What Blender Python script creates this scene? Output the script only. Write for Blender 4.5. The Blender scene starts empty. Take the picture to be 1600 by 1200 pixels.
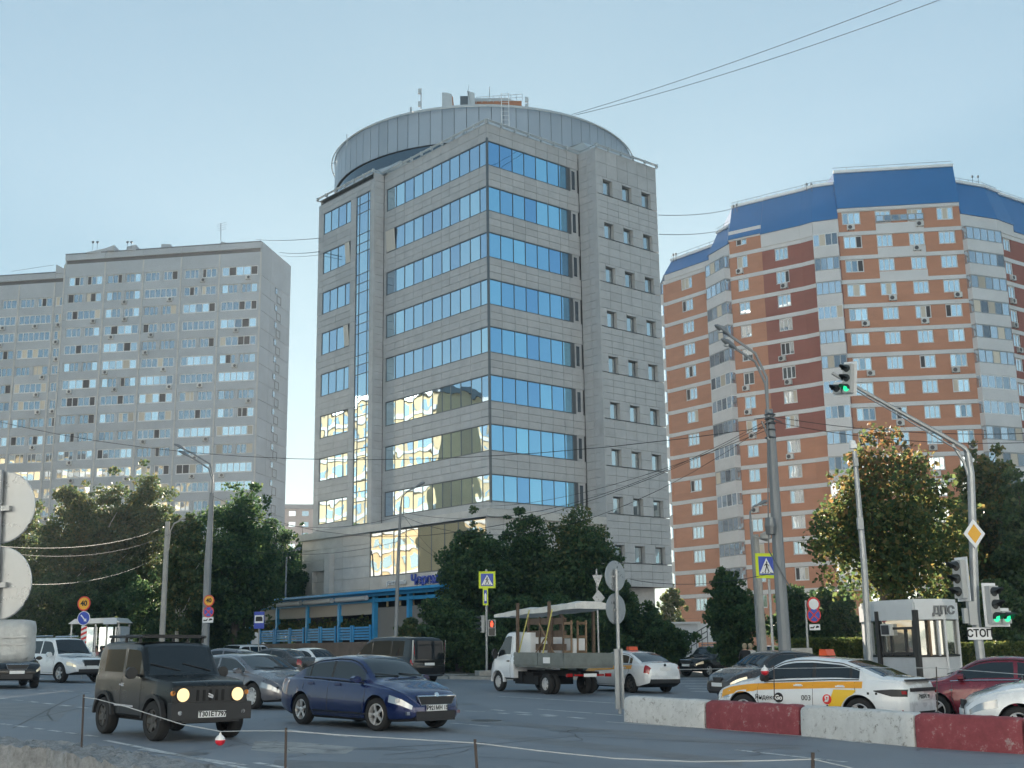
import bpy, bmesh, math, random
import numpy as np
from mathutils import Matrix, Vector
R = math.radians
random.seed(11); rng = np.random.default_rng(5)
sc = bpy.context.scene
COL = sc.collection

# ---------------------------------------------------------------- camera
F = 1880.0; PT = R(12.17); RL = R(-0.86); EYE = 1.7; GA = -0.018   # focal length in photo pixels, pitch, roll, eye height, road crossfall
cam_d = bpy.data.cameras.new('camera'); cam = bpy.data.objects.new('camera', cam_d); COL.objects.link(cam)
cam_d.sensor_width = 36; cam_d.lens = F * 36 / 1600; cam_d.clip_end = 6000; cam_d.clip_start = 0.1
_cp, _sp = math.cos(PT), math.sin(PT); _c, _s = math.cos(RL), math.sin(RL)
_right = Vector((1, 0, 0)); _up = Vector((0, -_sp, _cp)); _fw = Vector((0, _cp, _sp))
_R = _c * _right + _s * _up; _U = -_s * _right + _c * _up
cam.matrix_world = Matrix(((_R.x, _U.x, -_fw.x, 0), (_R.y, _U.y, -_fw.y, 0), (_R.z, _U.z, -_fw.z, EYE), (0, 0, 0, 1)))
sc.camera = cam

# ---------------------------------------------------------------- sky, sun, exposure
SUN_EL = 15.0; SUN_AZ = -1.0            # azimuth clockwise from +Y (the way the camera looks)
w = bpy.data.worlds.new('World'); sc.world = w; w.use_nodes = True
nt = w.node_tree; nt.nodes.clear()
sky = nt.nodes.new('ShaderNodeTexSky'); sky.sky_type = 'NISHITA'; sky.sun_disc = False
sky.sun_elevation = R(SUN_EL); sky.sun_rotation = R(SUN_AZ)
sky.air_density = 1.0; sky.dust_density = 0.25; sky.ozone_density = 2.0; sky.altitude = 150
bg = nt.nodes.new('ShaderNodeBackground'); bg.inputs[1].default_value = 0.10
out = nt.nodes.new('ShaderNodeOutputWorld')
gam = nt.nodes.new('ShaderNodeGamma'); gam.inputs[1].default_value = 0.42        # the phone's tone curve holds the bright sky down
tnt = nt.nodes.new('ShaderNodeVectorMath'); tnt.operation = 'MULTIPLY'; tnt.inputs[1].default_value = (.815, 1.06, 1.12)
nt.links.new(sky.outputs[0], gam.inputs[0]); nt.links.new(gam.outputs[0], tnt.inputs[0]); nt.links.new(tnt.outputs[0], bg.inputs[0])
nt.links.new(bg.outputs[0], out.inputs[0])
sun_d = bpy.data.lights.new('sun', 'SUN'); sun_d.energy = 5.0; sun_d.angle = R(0.5); sun_d.color = (1.0, 0.88, 0.72)
sun = bpy.data.objects.new('sun', sun_d); COL.objects.link(sun)
_sd = Vector((math.sin(R(SUN_AZ)) * math.cos(R(SUN_EL)), math.cos(R(SUN_AZ)) * math.cos(R(SUN_EL)), math.sin(R(SUN_EL))))
sun.rotation_euler = _sd.to_track_quat('Z', 'Y').to_euler(); sun.location = (0, 0, 90)
vs = sc.view_settings; sc.display_settings.display_device = 'sRGB'
vs.view_transform = 'Standard'; vs.look = 'None'; vs.gamma = 1; vs.use_curve_mapping = False; vs.exposure = 1.72
sc.cycles.max_bounces = 6; sc.cycles.diffuse_bounces = 3; sc.cycles.glossy_bounces = 4; sc.cycles.transmission_bounces = 4
sc.cycles.use_denoising = True; sc.cycles.sample_clamp_indirect = 6

# ---------------------------------------------------------------- measuring: photo pixel -> place
def ray(u, v):
    x = (u - 800) / F; y = -(v - 600) / F
    x, y = _c * x - _s * y, _s * x + _c * y
    return np.array([x, _cp - y * _sp, _sp + y * _cp])
def at(u, v, Y):
    d = ray(u, v); t = Y / d[1]; return Vector((d[0] * t, Y, EYE + d[2] * t))
def gnd(u, v, dz=0.0):
    d = ray(u, v); t = (EYE - dz) / (GA * d[0] - d[2]); return Vector((d[0] * t, d[1] * t, EYE + d[2] * t))
def onpl(u, v, P0, e):
    d = ray(u, v); n = np.array([-e[1], e[0]]); P0 = np.array(P0[:2]); e = np.array(e[:2])
    t = (n @ P0) / (n @ d[:2]); p = d[:2] * t
    return float((p - P0) @ e), float(EYE + d[2] * t)
def proj(P):
    x, y, z = P[0], P[1], P[2] - EYE
    Y = y * _cp + z * _sp; Z = -y * _sp + z * _cp
    if Y < 0.1: return (-9e9, -9e9)
    a, b = x / Y, Z / Y
    a, b = _c * a + _s * b, -_s * a + _c * b
    return (800 + F * a, 600 - F * b)
def gz(x, y=0): return GA * max(-150.0, min(150.0, x))

# ---------------------------------------------------------------- materials
def _ns(name):
    m = bpy.data.materials.new(name); m.use_nodes = True
    t = m.node_tree; b = t.nodes['Principled BSDF']
    return m, t, b
def pm(name, col, rough=0.6, metal=0.0, var=0.0, vscale=2.0, bump=0.0, bscale=20.0, rand=0.0, coat=0.0, spec=0.5, coords='world', emit=None, estr=0.0, col2=None, wear=None, rvar=0.0, stretch=(1, 1, 1)):
    m, t, b = _ns(name); N = t.nodes; Lk = t.links
    c3 = tuple(col[:3]) + (1,)
    b.inputs['Base Color'].default_value = c3; b.inputs['Roughness'].default_value = rough; b.inputs['Metallic'].default_value = metal
    b.inputs['Specular IOR Level'].default_value = spec
    if coat: b.inputs['Coat Weight'].default_value = coat; b.inputs['Coat Roughness'].default_value = 0.04
    if emit: b.inputs['Emission Color'].default_value = tuple(emit) + (1,); b.inputs['Emission Strength'].default_value = estr
    if not (var or bump or rand or wear or rvar): return m
    if coords == 'world': g = N.new('ShaderNodeNewGeometry'); co = g.outputs['Position']
    else: g = N.new('ShaderNodeTexCoord'); co = g.outputs['Object']
    if stretch != (1, 1, 1):
        mp = N.new('ShaderNodeMapping'); mp.inputs['Scale'].default_value = stretch; Lk.new(co, mp.inputs[0]); co = mp.outputs[0]
    last = None
    if var or rvar:
        nz = N.new('ShaderNodeTexNoise'); nz.inputs['Scale'].default_value = vscale; nz.inputs['Detail'].default_value = 8; nz.inputs['Roughness'].default_value = 0.65
        Lk.new(co, nz.inputs['Vector'])
    if var:
        rp = N.new('ShaderNodeValToRGB'); rp.color_ramp.elements[0].position = 0.3; rp.color_ramp.elements[1].position = 0.7
        lo = col2 if col2 else tuple(x * (1 - var) for x in col); hi = tuple(min(1, x * (1 + var)) for x in col)
        rp.color_ramp.elements[0].color = tuple(lo) + (1,); rp.color_ramp.elements[1].color = tuple(hi) + (1,)
        Lk.new(nz.outputs[0], rp.inputs[0]); last = rp.outputs[0]
    if wear:                                        # (colour, scale, threshold): chips and stains with an outline of their own
        n2 = N.new('ShaderNodeTexNoise'); n2.inputs['Scale'].default_value = wear[1]; n2.inputs['Detail'].default_value = 10; n2.inputs['Roughness'].default_value = 0.82
        Lk.new(co, n2.inputs['Vector'])
        r2 = N.new('ShaderNodeValToRGB'); r2.color_ramp.elements[0].position = wear[2]; r2.color_ramp.elements[1].position = wear[2] + 0.09
        Lk.new(n2.outputs[0], r2.inputs[0])
        mx = N.new('ShaderNodeMixRGB'); Lk.new(r2.outputs[0], mx.inputs[0])
        if last: Lk.new(last, mx.inputs[1])
        else: mx.inputs[1].default_value = c3
        mx.inputs[2].default_value = tuple(wear[0]) + (1,); last = mx.outputs[0]
    if rand:
        oi = N.new('ShaderNodeObjectInfo'); mr = N.new('ShaderNodeMapRange'); mr.inputs[3].default_value = 1 - rand; mr.inputs[4].default_value = 1 + rand
        Lk.new(oi.outputs['Random'], mr.inputs[0])
        hs = N.new('ShaderNodeHueSaturation'); hs.inputs['Color'].default_value = c3
        if last: Lk.new(last, hs.inputs['Color'])
        Lk.new(mr.outputs[0], hs.inputs['Value']); last = hs.outputs[0]
    if last: Lk.new(last, b.inputs['Base Color'])
    if rvar:
        m3 = N.new('ShaderNodeMapRange'); m3.inputs[1].default_value = .3; m3.inputs[2].default_value = .7; m3.inputs[3].default_value = max(0, rough - rvar); m3.inputs[4].default_value = rough + rvar
        Lk.new(nz.outputs[0], m3.inputs[0]); Lk.new(m3.outputs[0], b.inputs['Roughness'])
    if bump:
        n3 = N.new('ShaderNodeTexNoise'); n3.inputs['Scale'].default_value = bscale; n3.inputs['Detail'].default_value = 6
        Lk.new(co, n3.inputs['Vector'])
        bp = N.new('ShaderNodeBump'); bp.inputs['Strength'].default_value = bump; bp.inputs['Distance'].default_value = 0.02
        Lk.new(n3.outputs[0], bp.inputs['Height']); Lk.new(bp.outputs[0], b.inputs['Normal'])
    return m

def glass_mat(name, col, rough=0.02, metal=1.0, wav=0.0, wscale=0.6, rand=0.0, dark=None):
    """Coated window glass: mirror-like, gently wavy as toughened panes are."""
    m, t, b = _ns(name); N = t.nodes; Lk = t.links
    b.inputs['Base Color'].default_value = tuple(col) + (1,); b.inputs['Metallic'].default_value = metal; b.inputs['Roughness'].default_value = rough
    if rand or dark:
        oi = N.new('ShaderNodeObjectInfo'); rp = N.new('ShaderNodeValToRGB')
        rp.color_ramp.elements[0].color = tuple(dark or [x * (1 - rand) for x in col]) + (1,)
        rp.color_ramp.elements[1].color = tuple(min(1, x * (1 + rand)) for x in col) + (1,); rp.color_ramp.elements[0].position = 0.05
        if dark: rp.color_ramp.elements[1].position = 0.45
        Lk.new(oi.outputs['Random'], rp.inputs[0]); Lk.new(rp.outputs[0], b.inputs['Base Color'])
    if wav:
        g = N.new('ShaderNodeNewGeometry'); nz = N.new('ShaderNodeTexNoise'); nz.inputs['Scale'].default_value = wscale; nz.inputs['Detail'].default_value = 1
        Lk.new(g.outputs['Position'], nz.inputs['Vector'])
        bp = N.new('ShaderNodeBump'); bp.inputs['Strength'].default_value = wav; bp.inputs['Distance'].default_value = 0.1
        Lk.new(nz.outputs[0], bp.inputs['Height']); Lk.new(bp.outputs[0], b.inputs['Normal'])
    return m

# ---------------------------------------------------------------- objects, parents, labels
WM = {}
def link(o, parent=None, mw=None):
    mw = mw or Matrix.Identity(4); COL.objects.link(o)
    if parent is not None:
        o.parent = parent; o.matrix_parent_inverse = WM[parent.name].inverted()
    o.matrix_basis = mw; WM[o.name] = mw
    return o
def tag(o, label=None, cat=None, group=None, kind=None):
    if label: o['label'] = label
    if cat: o['category'] = cat
    if group: o['group'] = group
    if kind: o['kind'] = kind
    return o
def thing(name, label, cat, loc=(0, 0, 0), rz=0.0, group=None, mw=None):
    o = bpy.data.objects.new(name, None); o.empty_display_size = 0.3
    link(o, None, mw or (Matrix.Translation(loc) @ Matrix.Rotation(rz, 4, 'Z')))
    return tag(o, label, cat, group)

class MB:
    """Collects shapes; build() links them as ONE mesh object."""
    def __init__(self): self.v = []; self.f = []; self.m = []
    def add(self, vs, fs, mi=0):
        n = len(self.v); self.v += [tuple(p) for p in vs]; self.f += [tuple(i + n for i in q) for q in fs]; self.m += [mi] * len(fs); return self
    def frame(self, o, ex, ey, ez, mi=0):      # box from corner o with three edge vectors
        o = Vector(o); ex = Vector(ex); ey = Vector(ey); ez = Vector(ez)
        p = [o, o + ex, o + ex + ey, o + ey, o + ez, o + ex + ez, o + ex + ey + ez, o + ey + ez]
        fs = [(0, 3, 2, 1), (4, 5, 6, 7), (0, 1, 5, 4), (1, 2, 6, 5), (2, 3, 7, 6), (3, 0, 4, 7)]
        if ex.cross(ey).dot(ez) < 0: fs = [q[::-1] for q in fs]
        return self.add(p, fs, mi)
    def box(self, c, s, rz=0.0, mi=0):
        cx, sx = math.cos(rz), math.sin(rz); ex = Vector((cx, sx, 0)) * s[0]; ey = Vector((-sx, cx, 0)) * s[1]; ez = Vector((0, 0, s[2]))
        return self.frame(Vector(c) - (ex + ey + ez) / 2, ex, ey, ez, mi)
    def tube(self, pts, r, n=8, mi=0, cap=True):
        pts = [Vector(p) for p in pts]; rs = r if isinstance(r, (list, tuple)) else [r] * len(pts); vs = []; fs = []
        ref = Vector((0.13, 0.21, 0.97))
        for i, p in enumerate(pts):
            d = (pts[min(i + 1, len(pts) - 1)] - pts[max(i - 1, 0)]).normalized()
            a = d.cross(ref if abs(d.dot(ref)) < 0.9 else Vector((1, 0.1, 0))).normalized(); b = d.cross(a)
            for k in range(n):
                t = 2 * math.pi * k / n; vs.append(p + rs[i] * (math.cos(t) * a + math.sin(t) * b))
        for i in range(len(pts) - 1):
            for k in range(n):
                k2 = (k + 1) % n; fs.append((i * n + k, i * n + k2, (i + 1) * n + k2, (i + 1) * n + k))
        if cap: fs += [tuple(range(n))[::-1], tuple(range((len(pts) - 1) * n, len(pts) * n))]
        return self.add(vs, fs, mi)
    def prism(self, poly, dvec, mi=0):          # closed polygon swept along dvec
        n = len(poly); a = [Vector(p) for p in poly]; d = Vector(dvec); vs = a + [p + d for p in a]
        nrm = Vector((0, 0, 0))
        for i in range(n): nrm += a[i].cross(a[(i + 1) % n])
        fs = [tuple(range(n)), tuple(range(2 * n - 1, n - 1, -1))] + [(i, i + n, (i + 1) % n + n, (i + 1) % n) for i in range(n)]
        if nrm.dot(d) > 0: fs = [q[::-1] for q in fs]
        return self.add(vs, fs, mi)
    def disc(self, c, nrm, r, th=0.02, n=24, mi=0, up=Vector((0, 0, 1)), ry=None):
        c = Vector(c); nrm = Vector(nrm).normalized(); a = up.cross(nrm).normalized(); b = nrm.cross(a); ry = ry or r
        return self.prism([c + r * math.cos(2 * math.pi * k / n) * a + ry * math.sin(2 * math.pi * k / n) * b for k in range(n)], nrm * th, mi)
    def lathe(self, prof, c=(0, 0, 0), axis='Z', n=24, mi=0):   # prof: (r, h)
        vs = []; fs = []; c = Vector(c)
        for r, h in prof:
            for k in range(n):
                t = 2 * math.pi * k / n; x, y = r * math.cos(t), r * math.sin(t)
                vs.append(c + (Vector((x, y, h)) if axis == 'Z' else Vector((x, h, y)) if axis == 'Y' else Vector((h, x, y))))
        for i in range(len(prof) - 1):
            for k in range(n):
                k2 = (k + 1) % n; q = (i * n + k, i * n + k2, (i + 1) * n + k2, (i + 1) * n + k); fs.append(q if axis != 'Y' else q[::-1])
        return self.add(vs, fs, mi)
    def build(self, name, mats, parent=None, mw=None, smooth=False, sharp=0.6, local=False):
        """Vertices are in world space unless local=True (then mw places them)."""
        me = bpy.data.meshes.new(name); vs = self.v
        if mw is not None and not local:
            inv = mw.inverted(); vs = [inv @ Vector(p) for p in vs]
        me.from_pydata([tuple(p) for p in vs], [], self.f)
        mats = mats if isinstance(mats, (list, tuple)) else [mats]
        for m in mats: me.materials.append(m)
        if len(mats) > 1: me.polygons.foreach_set('material_index', self.m)
        if smooth: smooth_mesh(me, sharp)
        o = bpy.data.objects.new(name, me)
        return link(o, parent, mw if mw is not None else (WM[parent.name].copy() if local and parent else Matrix.Identity(4)))
def smooth_mesh(me, sharp=0.6):
    bm = bmesh.new(); bm.from_mesh(me)
    for f in bm.faces: f.smooth = True
    for e in bm.edges: e.smooth = not (len(e.link_faces) == 2 and e.calc_face_angle(0) > sharp)
    bm.to_mesh(me); bm.free()

_cubes = {}
def cube_mesh(mat):
    me = _cubes.get(mat.name)
    if not me:
        me = bpy.data.meshes.new('piece_' + mat.name)
        p = [(x, y, z) for x in (-.5, .5) for y in (-.5, .5) for z in (-.5, .5)]
        me.from_pydata(p, [], [(0, 1, 3, 2), (4, 6, 7, 5), (0, 4, 5, 1), (2, 3, 7, 6), (0, 2, 6, 4), (1, 5, 7, 3)]); me.materials.append(mat); _cubes[mat.name] = me
    return me
class Pieces:
    """Alike pieces of one thing: the LIMIT largest in the photo become parts sharing one mesh, the rest one joined part."""
    def __init__(self, root, name, limit=300): self.root = root; self.name = name; self.limit = limit; self.l = []
    def add(self, c, ex, ey, ez, mat, parent=None):
        self.l.append((Vector(c), Vector(ex), Vector(ey), Vector(ez), mat, parent or self.root)); return self
    def done(self):
        def size(p):
            c, ex, ey, ez = p[:4]; ps = [proj(c + a * ex / 2 + b * ez / 2) for a in (-1, 1) for b in (-1, 1)]
            us = [q[0] for q in ps]; vs_ = [q[1] for q in ps]
            if max(us) < 0 or min(us) > 1600 or max(vs_) < 0 or min(vs_) > 1150: return 0
            return (max(us) - min(us)) * (max(vs_) - min(vs_))
        l = sorted(self.l, key=size, reverse=True)
        for c, ex, ey, ez, mat, par in l[:self.limit]:
            M = Matrix(((ex.x, ey.x, ez.x, c.x), (ex.y, ey.y, ez.y, c.y), (ex.z, ey.z, ez.z, c.z), (0, 0, 0, 1)))
            link(bpy.data.objects.new(self.name, cube_mesh(mat)), par, M)
        rest = {}
        for p in l[self.limit:]: rest.setdefault(p[4].name, []).append(p)
        for k, ps in rest.items():
            mb = MB()
            for c, ex, ey, ez, mat, par in ps: mb.frame(c - (ex + ey + ez) / 2, ex, ey, ez)
            tag(mb.build(self.name, ps[0][4], self.root), kind='stuff')

def text_mesh(body, size, depth=0.004, align='CENTER', bold=0.0):
    cu = bpy.data.curves.new('lettering', 'FONT'); cu.body = body; cu.size = size; cu.extrude = depth / 2; cu.align_x = align; cu.align_y = 'CENTER'; cu.offset = bold; cu.resolution_u = 3
    o = bpy.data.objects.new('lettering_src', cu); COL.objects.link(o)
    me = bpy.data.meshes.new_from_object(o); bpy.data.objects.remove(o); bpy.data.curves.remove(cu)
    me.name = 'lettering'
    return me
def text_obj(body, size, mat, parent, pos, right, up, depth=0.006, align='CENTER', bold=0.0, name='lettering', sx=1.0):
    """Flat lettering at pos, reading along `right` (world space of the parent chain)."""
    me = text_mesh(body, size, depth, align, bold); me.materials.clear(); me.materials.append(mat)
    r = Vector(right).normalized() * sx; u = Vector(up).normalized(); n = r.normalized().cross(u)
    M = Matrix(((r.x, u.x, n.x, pos[0]), (r.y, u.y, n.y, pos[1]), (r.z, u.z, n.z, pos[2]), (0, 0, 0, 1)))
    return link(bpy.data.objects.new(name, me), parent, M)
def V3(p2, z): return Vector((p2[0], p2[1], z))
# ================================================================ ground, road, verges
M_ASPH = pm('asphalt', (.20, .218, .245), .6, var=.22, vscale=.3, bump=.35, bscale=60, wear=((.155, .16, .168), .22, .60), rvar=.1)
M_SOIL = pm('verge_soil', (.10, .095, .075), .95, var=.35, vscale=.8, bump=.8, bscale=12)
M_PAVE = pm('pavement_asphalt', (.20, .195, .19), .85, var=.15, vscale=.7, bump=.3, bscale=40)
M_KERB = pm('kerb_concrete', (.36, .35, .33), .85, var=.25, vscale=2.5, bump=.4, bscale=25, rand=.08)
M_PAINT = pm('worn_road_paint', (.62, .62, .62), .7, var=.15, vscale=6, wear=((.15, .155, .16), 3.0, .50))
M_TAR = pm('tar_seal', (.03, .03, .032), .45)
def sheet(name, pts, mat, dz=0.0, kind='structure', sub=1):
    mb = MB(); vs = [(x, y, gz(x, y) + dz) for x, y in pts]; mb.add(vs, [tuple(range(len(vs)))])
    return tag(mb.build(name, mat), kind=kind)
gm = MB(); gxs = (-600, -150, 150, 600); gm.add([(x, y, gz(x) - .03) for y in (-300, 700) for x in gxs], [(i, i + 1, i + 5, i + 4) for i in range(3)]); tag(gm.build('ground', M_SOIL), kind='structure')
sheet('road', [(-140, -60), (140, -60), (140, 40), (70, 47), (70, 130), (15.5, 130), (15.5, 64.5), (5.5, 64.5), (5.5, 90), (-140, 90)], M_ASPH, 0.0)
def raised(name, pts, mat, h=0.13, kmat=None):
    """a verge or pavement a kerb's height above the road, with kerb stones round it"""
    n = len(pts); mb = MB()
    base = [Vector((x, y, gz(x) - .02)) for x, y in pts]
    mb.prism(base, (0, 0, h + .02)); tag(mb.build(name, mat), kind='structure')
    k = MB()
    for i in range(n):
        a, b = Vector(pts[i]), Vector(pts[(i + 1) % n]); L = (b - a).length
        d = (b - a) / L; nn = Vector((d.y, -d.x)); m = max(1, int(L / 3))
        if L > 60: continue
        for j in range(m):
            p = a + d * (L * j / m + .01); q = a + d * (L * (j + 1) / m - .01)
            o = Vector((p.x, p.y, gz(p.x) - .02)) ; e = Vector((q.x, q.y, gz(q.x) - .02)) - o
            k.frame(o + Vector((nn.x, nn.y, 0)) * .002, e, Vector((nn.x, nn.y, 0)) * .15, Vector((0, 0, h + .035 + random.uniform(-.01, .01))))
    tag(k.build('kerb', M_KERB), kind='structure')
raised('verge', [(-95, 72), (-24, 69), (-8, 64), (-3.2, 60), (1.2, 58.4), (4.6, 60.5), (5.3, 64), (5.3, 150), (-95, 190)], M_SOIL)
raised('verge', [(13.2, 44.2), (16, 41.5), (30, 38.5), (68, 42), (68, 128), (16, 128), (16, 66), (13.6, 60)], M_SOIL)
raised('pavement', [(-40, 71.0), (-24, 69.6), (-8.2, 64.8), (-3.4, 60.8), (-2.6, 62.8), (-8, 68.5), (-24, 73.5), (-40, 75)], M_PAVE, h=.145)
# painted lines (photo pixel pairs give where they lie on the road)
def mark(name, px, wd, dz=.004, mat=None, join=None):
    mb = join or MB()
    P = [gnd(*p) for p in px]
    for a, b in zip(P[:-1], P[1:]):
        d = (b - a); d.z = 0; d.normalize(); nn = Vector((-d.y, d.x, 0)) * wd / 2
        q = [a - nn, b - nn, b + nn, a + nn]; vs = [(p.x, p.y, gz(p.x) + dz) for p in q]; mb.add(vs, [(0, 1, 2, 3)])
    return mb
mk = MB()
def dashes(p0, p1, n, fill, wd):
    a, b = gnd(*p0), gnd(*p1)
    for i in range(n):
        s = a.lerp(b, i / n); e = a.lerp(b, (i + fill) / n); d = (e - s); d.z = 0; d.normalize(); nn = Vector((-d.y, d.x, 0)) * wd / 2
        mk.add([(p.x, p.y, gz(p.x) + .004) for p in (s - nn, e - nn, e + nn, s + nn)], [(0, 1, 2, 3)])
dashes((2, 1131), (165, 1153), 6, .62, .12)
mark('', [(165, 1157), (385, 1201)], .12, join=mk); mark('', [(218, 1171), (385, 1196)], .10, join=mk)
dashes((0, 1091), (150, 1108), 6, .55, .16)
dashes((40, 1077), (150, 1083), 5, .5, .14)
mark('', [(447, 1140), (545, 1152)], .12, join=mk)
mark('', [(706, 1130), (765, 1135)], .12, join=mk)
mark('', [(725, 1111), (757, 1112)], .14, join=mk)
mark('', [(400, 1192), (445, 1200)], .12, join=mk)
mark('', [(780, 1088), (965, 1099)], .14, join=mk)
mark('', [(840, 1108), (972, 1118)], .12, join=mk)
dashes((770, 1109), (935, 1125), 4, .5, .2); dashes((776, 1114), (885, 1121), 3, .5, .2)
mark('', [(948, 1128), (1100, 1138), (1250, 1150), (1362, 1162)], .11, join=mk)
mark('', [(1150, 1172), (1322, 1191)], .12, join=mk)
for k in range(6): mark('', [(1052 + k * 6, 1060 + k * 4), (1180 + k * 4, 1058 + k * 5.2)], .45, join=mk)
mark('', [(0, 1066), (60, 1069)], .2, join=mk)
tag(mk.build('road_markings', M_PAINT), kind='structure')
tar = MB()
for px in ([(20, 1138), (70, 1112), (100, 1096), (126, 1086)], [(78, 1108), (74, 1116), (82, 1126), (92, 1127)], [(0, 1117), (60, 1121), (150, 1101), (230, 1105)], [(420, 1164), (520, 1172), (760, 1160)], [(600, 1180), (900, 1150), (1100, 1160)]):
    mark('', px, .045, dz=.003, join=tar)
tag(tar.build('tar_seam', M_TAR), kind='structure')
# repair patches, a manhole, darker wheel tracks
def patch(px, mat, dz=.0022):
    mb = MB(); vs = [gnd(u, v) for u, v in px]; mb.add([(p.x, p.y, gz(p.x) + dz) for p in vs], [tuple(range(len(vs)))]); o = mb.build('road_patch', mat); tag(o, kind='structure'); return o
M_PATCHL = pm('pale_cement_patch', (.33, .33, .325), .8, var=.25, vscale=2.5, wear=((.17, .175, .18), 2.2, .52)); M_PATCHD = pm('newer_dark_asphalt', (.16, .165, .175), .6, var=.15, vscale=2, bump=.3, bscale=60); M_TRACK = pm('rubber_darkened_asphalt', (.185, .19, .20), .55, var=.18, vscale=1.2, bump=.3, bscale=60)
patch([(398, 1158), (470, 1160), (560, 1168), (540, 1178), (440, 1177), (392, 1172)], M_PATCHL); patch([(430, 1187), (700, 1196), (760, 1215), (420, 1210)], M_PATCHD); patch([(0, 1098), (120, 1101), (88, 1128), (0, 1124)], M_TRACK)
patch([(690, 1120), (960, 1140), (1250, 1166), (1250, 1173), (940, 1147), (690, 1125)], M_TRACK, .0018); patch([(690, 1137), (900, 1158), (1160, 1188), (1160, 1198), (880, 1166), (690, 1143)], M_TRACK, .0018); patch([(770, 1068), (960, 1082), (960, 1088), (770, 1073)], M_TRACK, .0018)
mh = MB(); c_ = gnd(760, 1126); mh.disc((c_.x, c_.y, gz(c_.x) - .004), (GA * -1, 0, 1), .34, .012, 24, up=Vector((0, 1, 0))); tag(mh.build('manhole_cover', M_TAR), 'iron manhole cover set in the asphalt left of the lorry', 'manhole cover')
cr = MB()                                               # hairline cracks wandering over the junction
for k in range(26):
    u, v = random.uniform(150, 1500), random.uniform(1112, 1196); p = gnd(u, v); a = random.uniform(-.5, .5) + (math.pi / 2 if random.random() < .3 else 0); pts = [p]
    for j in range(random.randint(6, 14)): a += random.gauss(0, .35); pts.append(pts[-1] + Vector((math.cos(a), math.sin(a), 0)) * random.uniform(.15, .4))
    for q0, q1 in zip(pts[:-1], pts[1:]):
        d = (q1 - q0); d.z = 0; d.normalize(); nn = Vector((-d.y, d.x, 0)) * random.uniform(.006, .014); cr.add([(q.x, q.y, gz(q.x) + .0042) for q in (q0 - nn, q1 - nn, q1 + nn, q0 + nn)], [(0, 1, 2, 3)])
tag(cr.build('asphalt_cracks', M_TAR), kind='structure')
M_OIL = pm('oil_darkened_asphalt', (.12, .128, .14), .42, var=.3, vscale=3)
for u, v, rx, ry in ((600, 1170, .5, .3), (905, 1142, .6, .35), (300, 1178, .3, .25), (1060, 1182, .35, .25), (700, 1100, .8, .4), (480, 1120, .6, .35)):
    p = gnd(u, v); mb = MB(); mb.add([(p.x + rx * math.cos(t) * (1 + .25 * math.sin(3 * t + u)), p.y + ry * math.sin(t) * (1 + .2 * math.cos(2 * t + v)), gz(p.x + rx * math.cos(t) * (1 + .25 * math.sin(3 * t + u))) + .0032) for t in [2 * math.pi * i / 20 for i in range(20)]], [tuple(range(20))]); tag(mb.build('oil_stain', M_OIL), kind='structure')
# ================================================================ the office tower
M_STONE = pm('grey_granite', (.455, .455, .46), .42, var=.10, vscale=1.2, bump=.05, bscale=60, rand=.07, spec=.5)
M_PODI = pm('pale_granite', (.54, .52, .49), .3, var=.14, vscale=.9, rand=.06, spec=.6)
M_CORE = pm('joint_shadow_grey', (.10, .10, .105), .8)
M_FRAME = pm('graphite_aluminium', (.16, .17, .18), .4, metal=.6)
M_MET = pm('light_grey_metal', (.55, .57, .58), .38, metal=.35, var=.06, vscale=.5)
M_DRUM = pm('blue_grey_cladding', (.42, .455, .50), .35, metal=.35, rand=.05, var=.05, vscale=.3)
M_OGL = glass_mat('mirror_blue_glass', (.36, .66, 1.0), .015, 1.0, wav=.13, wscale=.5, rand=.2)
M_OGL2 = glass_mat('mirror_grey_glass', (.62, .68, .70), .015, 1.0, wav=.16, wscale=.5, rand=.12)
M_OGL3 = glass_mat('mirror_glass_bright_sky_tint', (.60, .78, .96), .015, 1.0, wav=.13, wscale=.5, rand=.16)  # left-face copy, tint paled for the brighter sky it reflects
M_DARKGL = glass_mat('dark_strip_glass', (.16, .19, .22), .05, .8)
M_WIN = pm('room_light_through_open_sash', (.62, .58, .52), .6)
M_BRICKO = pm('orange_far_brick', (.42, .20, .12), .85, var=.12, vscale=3)
M_LETB = pm('blue_sign_letter', (.01, .06, .42), .4)
M_WHITE = pm('white_metal', (.78, .79, .80), .4)
YL, YR = R(48.9), R(41.1)
OC = Vector((-1.65, 86.0)); eL = Vector((-math.cos(YL), math.sin(YL))); eR = Vector((math.cos(YR), math.sin(YR)))
nL = Vector((-math.sin(YL), -math.cos(YL))); nR = Vector((math.sin(YR), -math.cos(YR)))
def PL(s, o, z): p = OC + s * eL + o * nL; return Vector((p.x, p.y, z))
def PR(s, o, z): p = OC + s * eR + o * nR; return Vector((p.x, p.y, z))
DL, DR, SL, SR, EL_, ER_ = 1.0, 2.0, 13.6, 9.7, 22.35, 16.9
office = thing('office_tower', 'nine storey grey stone office tower with blue ribbon windows and a round drum on top', 'building', PL(10, -8, gz(-8)))
TOP = 40.75; ZB = [37.38 - 3.67 * i for i in range(8)]; WH = 2.0
core = MB(); ins = -.17
foot = [PL(EL_ - .17, DL + ins, 0), PL(SL + .17, DL + ins, 0), PL(SL + .17, ins, 0), PL(-ins, ins, 0) if False else Vector((*(OC - .17 * nL - .17 * nR), 0)), PR(SR + .17, ins, 0), PR(SR + .17, DR - .45, 0), PR(ER_ - .17, DR - .45, 0), PR(ER_ - .17, -21, 0), PL(EL_ - .17, -15, 0)]
core.prism([Vector((p.x, p.y, 10.2)) for p in foot], (0, 0, TOP - .25 - 10.2)); core.build('core_wall', M_CORE, office)
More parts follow.
